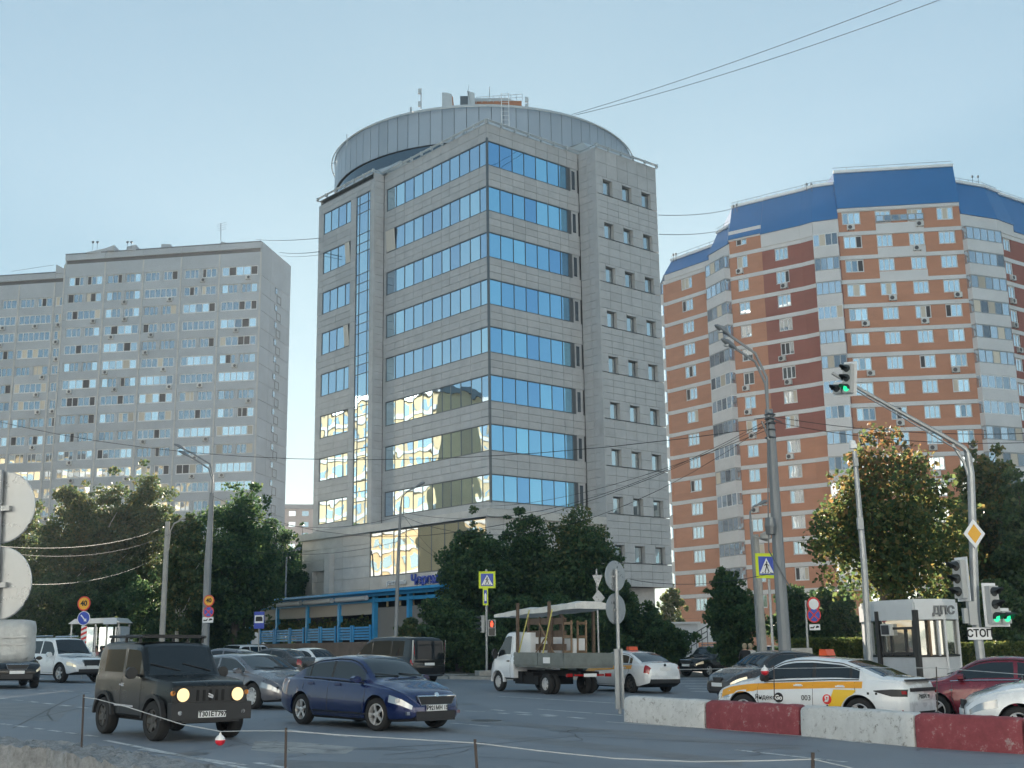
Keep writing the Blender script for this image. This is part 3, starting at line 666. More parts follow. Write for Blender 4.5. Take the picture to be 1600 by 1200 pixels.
# blank end wall: two columns of slabs, a narrow window each storey with square relief beside it
sb = [0.1, SWID * .30, SWID * .96]
for k in range(21):
    z1 = zroof if k == 0 else wz(k - 1) - .9; z0 = wz(k) - .9
    for i in range(2): gp.add(PS((sb[i] + sb[i + 1]) / 2, -.1, (z0 + z1) / 2), V3(sv, 0) * (sb[i + 1] - sb[i] - .08), V3(sn, 0) * .2, (0, 0, z1 - z0 - .08), M_CONC)
    if 0 < k < 19:
        c0 = SWID * .47; rim = MB(); z = wz(k)
        for a, b, p, q in ((c0 + .5, c0 + 2.3, z - .75, z - .6), (c0 + .5, c0 + 2.3, z + .45, z + .6), (c0 + .5, c0 + .65, z - .6, z + .45), (c0 + 2.15, c0 + 2.3, z - .6, z + .45)):
            rim.frame(PS(a, 0, p), V3(sv, 0) * (b - a), V3(sn, 0) * .06, (0, 0, q - p))
        rim.build('square_relief', M_FRAME, grey)
        mbw = MB(); mbw.frame(PS(c0 - .4, 0, z + .55), V3(sv, 0) * 1.1, V3(sn, 0) * .05, (0, 0, 1.1)); f = mbw.build('window', M_FRAME, grey)
        gpn.add(PS(c0 + .15, .055, z + 1.1), V3(sv, 0) * .8, V3(sn, 0) * .02, (0, 0, .85), M_RGL, f)
gp.done(); gpn.done()
pp = MB(); pp.tube([PB(.1, .12, 8), PB(.1, .12, zroof - 2)], .07, 5); pp.build('drain_pipe', M_CONC2, grey)
for u0, u1, v, Yd in ((135, 172, 397, 4), (166, 178, 390, 3), (198, 212, 388, 3), (252, 266, 384, 3), (345, 358, 380, 3)):
    b = MB(); a = at(u0, v, Y0 + Yd); c = at(u1, v, Y0 + Yd)
    b.prism([Vector((a.x, a.y, zroof - .1)), Vector((c.x, a.y, zroof - .1)), Vector((c.x, a.y, zroof + .8)), Vector((a.x, a.y, a.z + .3))], (0, 2.5, 0)); b.build('roof_hatch', M_CONC, grey)
b = MB(); a = at(87, 426, Y0 + 6); b.prism([Vector((a.x, a.y, zroof - FH)), Vector((a.x + 1.3, a.y, zroof - FH)), Vector((a.x + 1.3, a.y, zroof - FH + .8)), Vector((a.x, a.y, zroof - FH + 1.5))], (0, 2.5, 0)); b.build('roof_hatch', M_CONC, grey)
an = MB(); a = at(345, 376, Y0 + 3); b_ = at(345, 349, Y0 + 3); an.tube([a, b_], .05, 5)
for f_, wd in ((.98, .9), (.86, 1.1), (.72, .8), (.6, .9)):
    p = a.lerp(b_, f_); an.tube([p + Vector((-wd * .6, 0, -.1)), p + Vector((wd, 0, .25))], .025, 4)
for u in (145, 152, 199, 205): p = at(u, 386, Y0 + 3); an.tube([Vector((p.x, p.y, zroof)), p + Vector((0, 0, .9))], .03, 4); an.disc(p + Vector((0, 0, .8)), (.2, -1, .2), .22, .04, 10)
an.build('roof_antenna', M_FRAME, grey)
fence_l = MB(); fence_l.tube([at(18, 424, Y0 + 4), at(84, 414, Y0 + 3)], .03, 4)
fence_l.build('roof_railing', M_FRAME, grey)

# ================================================================ orange brick block on the right
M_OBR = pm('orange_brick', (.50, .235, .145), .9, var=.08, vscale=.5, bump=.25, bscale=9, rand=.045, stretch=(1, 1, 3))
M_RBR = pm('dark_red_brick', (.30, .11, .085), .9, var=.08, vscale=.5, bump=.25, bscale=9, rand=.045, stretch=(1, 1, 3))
M_WBAND = pm('white_concrete_band', (.66, .66, .67), .8, var=.07, vscale=.4, rand=.03)
M_BLUE = pm('blue_roof_sheet', (.02, .17, .43), .38, metal=.15, var=.05, vscale=.3)
M_ALU = pm('aged_aluminium', (.34, .35, .36), .45, metal=.4)
ZA = 45.7; FHR = 2.84
def plan(u, v): t = ray(u, v); Y = (ZA - EYE) / (t[2] / t[1]); return Vector((t[0] / t[1] * Y, Y))
K = {}
for u, v in ((1040, 453.5), (1110, 430), (1141, 413), (1169, 407), (1191, 402.5), (1252, 389.5), (1272, 384), (1312, 379), (1503, 369), (1560, 377.5), (1585, 386), (1640, 402)): K[u] = plan(u, v)
orange = thing('brick_apartment_block', 'orange brick apartment block with white bands and blue mansard roof right of the office', 'building', (38, 140, gz(38)))
obp = Pieces(orange, 'brick_panel', 300); wbp = Pieces(orange, 'white_band', 300); opn = Pieces(orange, 'pane', 300)
LOW = 15
cbk = [K[u] for u in sorted(K)]
cor = MB(); off = [p + Vector((.0, .36)) for p in cbk]
cor.prism([Vector((p.x, p.y, -2)) for p in off] + [Vector((off[-1].x + 6, off[-1].y + 14, -2)), Vector((off[0].x + 6, off[0].y + 22, -2)), Vector((off[0].x + .1, off[0].y + .1, -2))], (0, 0, ZA + 2.4 + 2)); cor.build('core_wall', M_CORE, orange)
class Facet:
    def __init__(s, a, b):
        s.a = a; e = b - a; s.L = e.length; s.e = e / s.L; s.n = Vector((s.e.y, -s.e.x)); s.n = s.n if s.n.y < 0 else -s.n
    def P(s, t, o, z): p = s.a + t * s.e + o * s.n; return Vector((p.x, p.y, z))
    def su(s, u, v): return onpl(u, v, s.a, s.e)[0]
def brick(f, a, b, z0, z1, mat, o=0.0, th=.32):
    if b - a > .05 and z1 - z0 > .03: obp.add(f.P((a + b) / 2, o - th / 2, (z0 + z1) / 2), V3(f.e, 0) * (b - a), V3(f.n, 0) * th, (0, 0, z1 - z0), mat)
def brick_facet(f, wins, matf, k0=0, k1=LOW, acs=(), bandmat=None, wtype=2):
    """wins: (s0, s1) pairs; storeys k0..k1, window centre ZA - k*FHR, white band at each storey line"""
    for k in range(k0, k1):
        z = ZA - k * FHR; mat = matf(k) if callable(matf) else matf
        zb, zt, wb, wt = z - FHR / 2 - .2, z + FHR / 2 - .2, z - .75, z + .72
        wbp.add(f.P(f.L / 2, -.15, zt - .24), V3(f.e, 0) * (f.L + .04), V3(f.n, 0) * .36, (0, 0, .46), bandmat or M_WBAND)
        if not wins: brick(f, 0, f.L, zb + .01, zt - .48, mat); continue
        brick(f, 0, f.L, zb + .01, wb, mat); brick(f, 0, f.L, wt, zt - .48, mat)
        xs = [0] + [v for w2 in wins for v in w2] + [f.L]
        for i in range(0, len(xs), 2): brick(f, xs[i], xs[i + 1], wb, wt, mat)
        for j, (a, b) in enumerate(wins):
            wd = b - a
            bars = [.5] if wd < 1.6 else [.34, .67]
            dwell_window(orange, f.P, f.e, f.n, a + .01, b - .01, wb + .01, wt - .01, -.1, M_PVC, M_RGL, opn, bars, fw=.1)
            if random.random() < (acs[j] if j < len(acs) else .12): ac_unit(orange, f.P(a + random.uniform(.2, wd - .2), .02, wb - .42), f.e, f.n)
def balcony_stack(f, s0, s1, k0, k1, d=.75, bars=(.25, .5, .75), glz=None):
    for k in range(k0, k1):
        z = ZA - k * FHR; zb = z - FHR / 2 - .35; mb = MB(); e3 = V3(f.e, 0); n3 = V3(f.n, 0)
        mb.frame(f.P(s0, -.25, zb), e3 * (s1 - s0), n3 * (d + .25), (0, 0, 1.28)); pb_ = mb.build('balcony', M_WBAND, orange)
        for (P_, L_, ev, nv, bb) in ((lambda t, o, zz: f.P(s0 + t, d + o, zz), s1 - s0, f.e, f.n, bars),):
            z0, z1 = zb + 1.29, zb + FHR - .02; g = MB()
            def bar(a, b, p, q): g.frame(P_(a, -.1, p), V3(ev, 0) * (b - a), V3(nv, 0) * .08, (0, 0, q - p))
            fm = M_ALU if random.random() < .6 else M_PVC
            bar(0, L_, z0, z0 + .09); bar(0, L_, z1 - .12, z1)
            xs = [0, *[L_ * t for t in bb], L_]
            for i, x in enumerate(xs): a = 0 if i == 0 else x - .08 if i == len(xs) - 1 else x - .04; bar(a, a + .08, z0 + .09, z1 - .12)
            # short side returns of the glazing
            for t in (0, L_ - .08): g.frame(P_(t, -d - .1, z0), V3(ev, 0) * .08, V3(nv, 0) * (d - .003), (0, 0, .09)); g.frame(P_(t, -d - .1, z1 - .12), V3(ev, 0) * .08, V3(nv, 0) * (d - .003), (0, 0, .12))
            fr = g.build('window', fm, orange)
            for i in range(len(xs) - 1):
                t = R(random.gauss(0, .3)); ex = V3(ev, 0) * math.cos(t) + V3(nv, 0) * math.sin(t)
                opn.add(P_((xs[i] + xs[i + 1]) / 2, -.07, (z0 + z1) / 2), ex * (xs[i + 1] - xs[i] - .07), V3(nv, 0) * .02, (0, 0, z1 - z0 - .15), M_BGL if random.random() < .85 else M_CURT, fr)
            for t in (.01, L_ - .03): opn.add(P_(t, -d / 2 - .05, (z0 + z1) / 2), V3(ev, 0) * .02, V3(nv, 0) * (d - .12), (0, 0, z1 - z0 - .24), M_BGL, fr)
def wpair(f, *us): return [tuple(sorted((f.su(a, 500 if False else v), f.su(b, v)))) for a, b, v in us]
f1 = Facet(K[1040], K[1110]); brick_facet(f1, wpair(f1, (1063.5, 1081, 442), (1102.5, 1109.5, 432)), M_OBR, acs=(.05, 0))
f1b = Facet(K[1110], K[1141]); brick_facet(f1b, [], M_OBR); balcony_stack(f1b, .1, f1b.L - .1, 0, LOW - 1, d=.8)
f2 = Facet(K[1141], K[1169]); brick_facet(f2, wpair(f2, (1151, 1168, 408)), M_OBR, k0=-1, acs=(.25,))
f2b = Facet(K[1169], K[1191]); brick_facet(f2b, [], lambda k: M_OBR, k0=-1)
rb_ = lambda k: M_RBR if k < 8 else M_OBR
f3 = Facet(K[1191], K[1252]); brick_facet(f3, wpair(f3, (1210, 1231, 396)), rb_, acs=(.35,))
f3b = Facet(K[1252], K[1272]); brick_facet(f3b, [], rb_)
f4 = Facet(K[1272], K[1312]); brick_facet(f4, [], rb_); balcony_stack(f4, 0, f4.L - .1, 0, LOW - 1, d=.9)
f5 = Facet(K[1312], K[1503]); w5 = wpair(f5, (1318, 1347, 376), (1370, 1395, 374), (1420.5, 1445, 373), (1467, 1493, 371))
brick_facet(f5, w5, lambda k: M_OBR, k0=-1, acs=(.3, .35, .35, .4))
f6 = Facet(K[1503], K[1560]); brick_facet(f6, [], M_OBR); balcony_stack(f6, 0.05, f6.L - .1, 0, LOW - 1, d=.7, bars=(.2, .4, .6, .8))
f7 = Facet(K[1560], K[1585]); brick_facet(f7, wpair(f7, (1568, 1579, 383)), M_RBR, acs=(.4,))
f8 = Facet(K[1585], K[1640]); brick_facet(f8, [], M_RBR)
for f_ in (f1, f1b, f2, f2b, f3, f3b, f4, f5, f6, f7, f8): brick(f_, 0, f_.L, -2, ZA - LOW * FHR + FHR / 2 - .21, M_OBR, o=.05)
f0 = Facet(K[1040] + Vector((2.2, 9)), K[1040]); brick_facet(f0, [], M_OBR)
balcony_stack(Facet(K[1040] + Vector((-.05, .9)), K[1040] + Vector((-.4, .35))), 0, .7, 0, LOW - 1, d=.9, bars=(.5,))
obp.done(); wbp.done(); opn.done()
# mansard segments: (facets, base z, top z, set back)
def mans(pts, z0, z1, back=1.3, over=.25, white=0.0):
    n = len(pts); lo = []; hi = []
    for i, p in enumerate(pts):
        d = (pts[min(i + 1, n - 1)] - pts[max(i - 1, 0)]).normalized(); nn = Vector((d.y, -d.x)); nn = nn if nn.y < 0 else -nn
        lo.append(p + nn * over); hi.append(p - nn * back)
    d0 = (pts[1] - pts[0]).normalized(); d1 = (pts[-1] - pts[-2]).normalized()
    mb = MB(); nv = []
    for p in lo: nv.append((p.x, p.y, z0))
    for p in hi: nv.append((p.x, p.y, z1))
    fs = [(i, i + 1, n + i + 1, n + i) for i in range(n - 1)]
    bk = [(lo[0].x, lo[0].y + 13, z0), (hi[0].x, hi[0].y + 11, z1), (lo[-1].x, lo[-1].y + 13, z0), (hi[-1].x, hi[-1].y + 11, z1)]
    nv += bk; b0, b1, b2, b3 = 2 * n, 2 * n + 1, 2 * n + 2, 2 * n + 3
    fs += [(0, n, b1, b0), (n - 1, b2, b3, 2 * n - 1), tuple(range(n, 2 * n)) + (b3, b1), (b0, b2) + tuple(range(n - 1, -1, -1)), (b0, b1, b3, b2)]
    mb.add(nv, fs); r = mb.build('mansard_roof', M_BLUE, orange)
    cp = MB()
    for i in range(n - 1):
        a, b = hi[i], hi[i + 1]; e = (b - a); nn = Vector((e.y, -e.x)).normalized(); nn = nn if nn.y < 0 else -nn
        cp.frame((a.x, a.y, z1 - .05), V3(e, 0), V3(nn, 0) * .25, (0, 0, .3)); 
    cp.build('roof_coping', M_WHITE, r)
    if white:
        wbm = MB()
        for i in range(n - 1):
            a, b = pts[i], pts[i + 1]; e = b - a; nn = Vector((e.y, -e.x)).normalized(); nn = nn if nn.y < 0 else -nn
            wbm.frame((a.x - nn.x * .3, a.y - nn.y * .3, z0 - white), V3(e, 0), V3(nn, 0) * .42, (0, 0, white - .01))
        wbm.build('attic_band', M_WBAND, orange)
    rl_ = MB(); 
    for i in range(n - 1):
        a = V3(hi[i] + Vector((0, .4)), z1 + .8); b = V3(hi[i + 1] + Vector((0, .4)), z1 + .8); rl_.tube([a, b], .03, 4)
        for k in range(4): p = a.lerp(b, (k + .5) / 4); rl_.tube([p - Vector((0, 0, .8)), p], .025, 4)
    rl_.build('roof_railing', M_FRAME, r)
zt_ = ZA + FHR / 2 - .2
mans([K[1040], K[1110]], zt_ + .75, zt_ + 2.9, white=.75)
mans([K[1110] , K[1141]], zt_ + 1.3, zt_ + 4.3, white=1.3)
mans([K[1141], K[1169], K[1191]], zt_ + FHR * .62, zt_ + FHR * .62 + 4.5, white=.2)
mans([K[1191], K[1252], K[1272], K[1312]], zt_ + 1.6, zt_ + 1.6 + 4.7, white=1.6)
mans([K[1312], K[1503]], zt_ + FHR - .05, zt_ + FHR + 4.7, white=.35, back=1.0)
mans([K[1503], K[1560], K[1585]], zt_ + 1.4, zt_ + 1.4 + 4.4, white=1.4)
mans([K[1585], K[1640]], zt_ + .6, zt_ + 5.6, white=.6)
# attic storey glazing strip in the centre
aw = MB(); a0, a1 = f5.su(1368, 341), f5.su(1443, 340)
aw.frame(f5.P(a0, 0, zt_ + 1.0), V3(f5.e, 0) * (a1 - a0), V3(f5.n, 0) * .08, (0, 0, .75)); awo = aw.build('window', M_ALU, orange)
for i in range(6):
    g = MB(); L_ = (a1 - a0) / 6; g.frame(f5.P(a0 + i * L_ + .1, .08, zt_ + 1.1), V3(f5.e, 0) * (L_ - .2), V3(f5.n, 0) * .02, (0, 0, .55)); g.build('pane', M_BGL, awo)
# pale plates that join windows into pairs on the upper storeys
wp = MB()
for k in (-1, 0, 1):
    z = ZA - k * FHR - FHR / 2; a, b = w5[1][0], w5[2][1]
    wp.frame(f5.P(a, .02, z - .62), V3(f5.e, 0) * (b - a), V3(f5.n, 0) * .06, (0, 0, 1.2))
wp.build('white_plate', M_WBAND, orange)
for u, v in ((1146, 322), (1151, 320), (1260, 288), (1268, 288), (1519, 276), (1528, 276), (1052, 398), (1056, 397)):
    p = at(u, v, plan(u if u < 1580 else 1560, 380).y + 2); q = MB(); q.tube([p - Vector((0, 0, .9)), p], .03, 4); q.box(p, (.18, .18, .25)); q.build('roof_lamp', M_FRAME, orange)

# ================================================================ blocks seen only in the glass, unseen fill blocks, and far ones in the gaps
M_YEL = pm('fill_block_yellow_plaster', (.66, .64, .58), .85, var=.1, vscale=.2)  # plaster tone picked for the bounce off the added fill blocks
M_TAN = pm('tan_plaster', (.60, .46, .27), .85, var=.12, vscale=.2)
M_PINK = pm('pale_pink_plaster', (.52, .40, .36), .9, var=.08, vscale=.2)
M_WPL = pm('cream_plaster', (.64, .66, .67), .85, var=.08, vscale=.2)
def block(label, c, rz, w_, d_, h, mat, nw, nf, bandm=None, roof=None):
    b = thing('apartment_block', label, 'building', (c[0], c[1], gz(c[0]) if abs(c[0]) < 60 else 0), rz)
    Mx = WM[b.name]; e = (Mx.to_3x3() @ Vector((1, 0, 0))); n = (Mx.to_3x3() @ Vector((0, -1, 0))); o = Vector(c[:2] + (0,)) if len(c) == 2 else Vector(c)
    mb = MB(); mb.box((c[0], c[1], h / 2 - 1), (w_, d_, h + 2), rz); mb.build('wall', mat, b)
    wn = MB(); bn = MB()
    for side in (1, -1):
        for i in range(nf):
            z = h * (i + .35) / nf
            for j in range(nw):
                x = -w_ / 2 + w_ * (j + .25) / nw; wn.frame(o + e * x + n * side * d_ / 2 + Vector((0, 0, z)), e * (w_ / nw * .5), n * side * .05, (0, 0, h / nf * .45))
            if bandm: bn.frame(o - e * w_ / 2 + n * side * d_ / 2 + Vector((0, 0, z - h / nf * .3)), e * w_, n * side * .3, (0, 0, h / nf * .22))
    tag(wn.build('window', M_RGL, b), kind='stuff')
    if bandm: tag(bn.build('balcony', bandm, b), kind='stuff')
    if roof:
        r = MB(); r.prism([Vector((c[0], c[1], h)) + e * x + n * y for x, y in ((-w_ / 2 - .5, -d_ / 2 - .5), (w_ / 2 + .5, -d_ / 2 - .5), (w_ / 2 + .5, d_ / 2 + .5), (-w_ / 2 - .5, d_ / 2 + .5))], (0, 0, 1.2)); r.build('roof', roof, b)
    return b
block('sunlit yellow apartment block mirrored in the left hand glass of the office', (-112, 124), R(127), 44, 9, 40, M_TAN, 11, 13, M_WPL, M_FRAME)
block('second yellow block mirrored in the office glass, further off and taller', (-178, 119), R(120), 34, 16, 52, M_TAN, 11, 12, M_WPL, M_FRAME)
block('cream block with a dark roof mirrored low in the right hand office glass', (125, 70), R(100), 70, 16, 22, M_WPL, 18, 7, None, M_FRAME)
block('small pink apartment block far off in the gap left of the office', (-59, 330), R(10), 14, 12, 38, M_PINK, 4, 13, None, M_FRAME)
for i, (x, y, rz, w_, h, m, bm_, lab) in enumerate(((-78, -66, -14, 56, 44, M_YEL, M_WPL, 'unseen sunlit yellow block added behind the camera for fill light, mirrored in car windows at left'), (-14, -78, -4, 60, 52, M_WPL, None, 'tall unseen sunlit cream block added behind the camera for fill light, mirrored in car windows'), (52, -70, 8, 58, 46, M_YEL, M_WPL, 'unseen sunlit yellow block added behind the camera for fill light, mirrored in car windows at right'), (112, -40, 38, 50, 32, M_WPL, None, 'unseen sunlit cream block added behind the camera at far right for fill light'))):
    block(lab, (x, y), R(rz), w_, 14, h, m, 16, int(h / 3), bm_, M_FRAME)  # unseen blocks added behind the camera to bounce sunlight onto the street
# ================================================================ vehicles
def paint(name, col, rough=.28, metal=0.0, coat=1.0, dirt=.06):
    return pm(name, col, rough, metal=metal, coat=coat, var=dirt, vscale=1.5, coords='object', rvar=.06)
M_TYRE = pm('tyre_rubber', (.018, .018, .019), .85); M_RIM = pm('alloy_rim', (.60, .60, .61), .3, metal=.45); M_RIMD = pm('dark_steel_rim', (.10, .095, .09), .55, metal=.5)
M_BLK = pm('black_plastic', (.022, .022, .024), .55); M_CGL = pm('car_window_glass', (.012, .016, .020), .03, spec=1.0); M_CGL.node_tree.nodes['Principled BSDF'].inputs['IOR'].default_value = 1.42
M_CHR = pm('chrome', (.75, .75, .76), .12, metal=1.0)
M_HL = pm('headlight_lens', (.40, .42, .44), .15, metal=.6, coat=1.0); M_HLON = pm('lit_headlight', (.55, .47, .33), .2, emit=(1.0, .66, .26), estr=.42)
M_HLDIM = pm('dim_headlight', (.8, .75, .6), .15, metal=.3, emit=(1.0, .80, .50), estr=.08)
M_TL = pm('tail_lamp_red', (.32, .012, .012), .15, coat=1.0); M_PLATE = pm('number_plate', (.72, .73, .73), .5); M_INK = pm('black_lettering', (.01, .01, .012), .6)
M_INT = pm('dark_underside', (.010, .010, .011), .9)
M_IND = pm('amber_lamp', (.75, .28, .05), .2)
def smooth_prof(pts, x):
    xs = [p[0] for p in pts]; ys = [p[1] for p in pts]
    return np.interp(x, xs, ys)
def prof_fn(pts, k=.05):
    pts = sorted(pts)
    def f(x):
        return sum(wt * float(np.interp(x + d * k, [p[0] for p in pts], [p[1] for p in pts])) for d, wt in ((-2, .1), (-1, .2), (0, .4), (1, .2), (2, .1)))
    return f
_wheel = {}
def wheel_meshes(r, wd, rimr, spokes, style, rimmat):
    key = (r, wd, rimr, spokes, style, rimmat.name)
    if key in _wheel: return _wheel[key]
    t = MB(); h = wd / 2
    t.lathe([(rimr, -h * .8), (rimr + .01, -h), (r - .035, -h), (r - .008, -h * .75), (r, -h * .45), (r, h * .45), (r - .008, h * .75), (r - .035, h), (rimr + .01, h), (rimr, h * .8), (rimr, -h * .8)], axis='Y', n=28)
    m = bpy.data.meshes.new('tyre'); m.from_pydata([tuple(v) for v in t.v], [], t.f); m.materials.append(M_TYRE); smooth_mesh(m, .7)
    q = MB()
    q.lathe([(rimr, -h * .75), (rimr, h * .8), (rimr - .018, h * .88), (rimr - .03, h * .6), (rimr - .035, -h * .2)], axis='Y', n=28)
    q.lathe([(rimr - .02, -h * .1), (0.001, -h * .1)], axis='Y', n=20, mi=1)
    q.lathe([(.055, h * .3), (.055, h * .78), (.03, h * .86), (.001, h * .86)], axis='Y', n=12)
    for k in range(spokes):
        a = 2 * math.pi * k / spokes
        for off in ((-.09, .09) if style == 'double' else (0,)):
            d = Vector((math.cos(a), 0, math.sin(a))); d2 = Vector((math.cos(a + off), 0, math.sin(a + off))); s = Vector((-math.sin(a), 0, math.cos(a)))
            wid = .022 if style == 'double' else .045 if style == 'spoke' else .07
            p0 = d * .04 + Vector((0, h * .5, 0)); p1 = d2 * (rimr - .015) + Vector((0, h * .62, 0))
            q.prism([p0 - s * wid * .8, p0 + s * wid * .8, p1 + s * wid * .6, p1 - s * wid * .6], Vector((0, h * .22, 0)))
    n = bpy.data.meshes.new('rim'); n.from_pydata([tuple(v) for v in q.v], [], q.f); n.materials.append(rimmat); n.materials.append(M_INT); n.polygons.foreach_set('material_index', q.m); smooth_mesh(n, .5)
    _wheel[key] = (m, n); return m, n
def ground_matrix(x, y, head, z=None):
    """stands on the sloping road, heading head (degrees, 0 = +X)"""
    tilt = Matrix.Rotation(-math.atan(GA), 4, Vector((0, 1, 0)))
    return Matrix.Translation((x, y, gz(x) if z is None else z)) @ tilt @ Matrix.Rotation(R(head), 4, 'Z')
class Car:
    """One vehicle: a lofted body split into painted body, windscreen, side and rear windows and lamps, on wheels. +x is forward, origin between the wheels on the road."""
    def __init__(s, name, label, cat, group, x, y, head, sp):
        s.sp = sp; s.M = ground_matrix(x, y, head); s.root = thing(name, label, cat, mw=s.M, group=group); s.name = name
        s.W2 = sp['W'] / 2; s.xf, s.xr = sp['belt'][-1][0], sp['belt'][0][0]
        s.belt = prof_fn(sp['belt'], sp.get('sm', .05)); s.roof = prof_fn(sp['roof'], sp.get('sm', .05)); s.bot = prof_fn(sp['bot'], .03); s.hw = prof_fn(sp['hw'], .03)
        s.build()
    def section(s, x):
        sp = s.sp; zb, zs, zr, hw = s.bot(x), s.belt(x), s.roof(x), s.hw(x) * s.W2
        zb = min(zb, zs - .1); zr = max(zr, zs + .012)
        H = zs - zb; fl = sp.get('fl', .5); tu = sp.get('tumble', .30); boxy = sp.get('boxy', 0.0)
        P = [(0, zb), (hw - .12, zb), (hw - .05 + .04 * boxy, zb + .05), (hw - .008, zb + H * .22), (hw, zb + H * .42), (hw - .004, zb + H * .62), (hw - .03 + .02 * boxy, zb + H * .85), (hw - .065 + .045 * boxy, zb + H * .97), (hw - .10 + .07 * boxy, zs)]
        h = zr - zs; yg = hw - .11 + .07 * boxy; g = max(0, h - .10)
        yt = yg - tu * g - min(.06, h * .5)
        P += [(yg - tu * g * .10, zs + g * .12 + min(h, .01)), (yg - tu * g * .5, zs + g * .5 + min(h, .015) ), (yg - tu * g * .88, zs + g * .88 + min(h, .02)), (yt + .02, zr - min(.07, h * .7) * (1 - .3 * boxy)), (yt - .05, zr - min(.03, h * .4)), (yt * .55, zr - min(.008, h * .15)), (0, zr)]
        cut = None
        for xa in (sp['wb'] / 2, -sp['wb'] / 2):
            ra = sp['wr'] + sp.get('gap', .06); d = x - xa
            if abs(d) < ra:
                za = sp['wr'] + math.sqrt(ra * ra - d * d); cut = za
        if cut: P = [(y, max(z, min(cut, zs - .04))) if i <= 7 else (y, z) for i, (y, z) in enumerate(P)]
        return P
    def side_y(s, x, z):
        P = s.section(x); P = P[2:13]
        for (y0, z0), (y1, z1) in zip(P[:-1], P[1:]):
            if z0 <= z <= z1 and z1 > z0: t = (z - z0) / (z1 - z0); return y0 + (y1 - y0) * t
        return P[0][0] if z < P[0][1] else P[-1][0]
    def build(s):
        sp = s.sp; xs = set(np.linspace(s.xr, s.xf, int((s.xf - s.xr) / .075) + 2).round(3))
        for xa in (sp['wb'] / 2, -sp['wb'] / 2):
            ra = sp['wr'] + sp.get('gap', .06)
            for t in np.linspace(0, math.pi, 15): xs.add(round(xa + ra * math.cos(t) * .9999, 3))
        for k in ('ws', 'rw'):
            if k in sp: xs.update(sp[k])
        for a, b in sp.get('sg', []): xs.update((a, b))
        for e in (s.xf, s.xr):
            sgn = -1 if e == s.xf else 1; xs.update(e + sgn * d for d in (.015, .04, .08, .13, .2))
        xs = sorted(x for x in xs if s.xr <= x <= s.xf); xs = [x for i, x in enumerate(xs) if i == 0 or x - xs[i - 1] > .004]
        secs = [s.section(x) for x in xs]; n = len(secs[0])
        groups = {}
        def put(tag_, quad):
            groups.setdefault(tag_, []).append(quad)
        # which tag a face (station i, row j, side) takes
        def tagof(xm, j, sd):
            if j <= 1: return 'under'
            if j >= 9 and j <= 10:
                for a, b in sp.get('sg', []):
                    if a <= xm <= b: return 'side_window_%s_%.2f' % (sd, a)
                return 'trim' if sp.get('blackpillar') and any(True for a, b in sp.get('sg', []) if sp['sg'][-1][0] <= xm <= sp['sg'][0][1]) else 'body'
            if j >= 13 or (j == 12 and False):
                if 'ws' in sp and sp['ws'][0] <= xm <= sp['ws'][1]: return 'windscreen'
                if 'rw' in sp and sp['rw'][0] <= xm <= sp['rw'][1]: return 'rear_window'
                if 'sun' in sp and sp['sun'][0] <= xm <= sp['sun'][1]: return 'roof_panel'
            if 'hl' in sp and sp['hl'][0] <= xm <= sp['hl'][1] and j in sp.get('hlrow', (5, 6)): return 'headlight_' + sd
            if 'tl' in sp and sp['tl'][0] <= xm <= sp['tl'][1] and j in sp.get('tlrow', (5, 6)): return 'tail_lamp_' + sd
            if j <= 2 and sp.get('clad'): return 'cladding'
            if 'upper' in sp and j >= 12: return 'upper'
            return 'body'
        for i in range(len(xs) - 1):
            xm = (xs[i] + xs[i + 1]) / 2
            for j in range(n - 1):
                for sd, sg_ in (('l', 1), ('r', -1)):
                    q = [(xs[i], sg_ * secs[i][j][0], secs[i][j][1]), (xs[i + 1], sg_ * secs[i + 1][j][0], secs[i + 1][j][1]), (xs[i + 1], sg_ * secs[i + 1][j + 1][0], secs[i + 1][j + 1][1]), (xs[i], sg_ * secs[i][j + 1][0], secs[i][j + 1][1])]
                    if sg_ < 0: q = q[::-1]
                    put(tagof(xm, j, sd), q)
        for e in (0, -1):                                    # end caps, as strips
            for j in range(n - 1):
                a, b = secs[e][j], secs[e][j + 1]; x = xs[e]
                q = [(x, a[0], a[1]), (x, b[0], b[1]), (x, -b[0], b[1]), (x, -a[0], a[1])]
                if e == -1: q = q[::-1]
                put('body' if j > 1 else 'under', q[::-1])
        mats = {'body': sp['paint'], 'under': M_INT, 'trim': M_BLK, 'windscreen': M_CGL, 'rear_window': M_CGL, 'cladding': M_BLK, 'upper': sp.get('upper', M_BLK), 'roof_panel': M_CGL}
        for k, qs in groups.items():
            base = k.split('_l_')[0].split('_r_')[0]
            if k.startswith('side_window'): nm, m = 'side_window', sp.get('sglass', M_CGL)
            elif k.startswith('headlight'): nm, m = 'headlight', sp.get('hlmat', M_HL)
            elif k.startswith('tail_lamp'): nm, m = 'tail_lamp', sp.get('tlmat', M_TL)
            else: nm, m = {'under': 'underbody', 'trim': 'window_trim', 'upper': 'roof'}.get(k, k), mats[k]
            bm = bmesh.new()
            for q in qs:
                try: bm.faces.new([bm.verts.new(p) for p in q])
                except ValueError: pass
            bmesh.ops.remove_doubles(bm, verts=bm.verts, dist=.0015); bmesh.ops.dissolve_degenerate(bm, dist=.001, edges=bm.edges)
            if k == 'body': bmesh.ops.recalc_face_normals(bm, faces=bm.faces)
            for f in bm.faces: f.smooth = True
            for e in bm.edges: e.smooth = not (len(e.link_faces) == 2 and e.calc_face_angle(0) > .62)
            me = bpy.data.meshes.new(nm); bm.to_mesh(me); bm.free(); me.materials.append(m)
            o = link(bpy.data.objects.new(nm, me), s.root, s.M.copy())
            if k == 'body': s.body = o
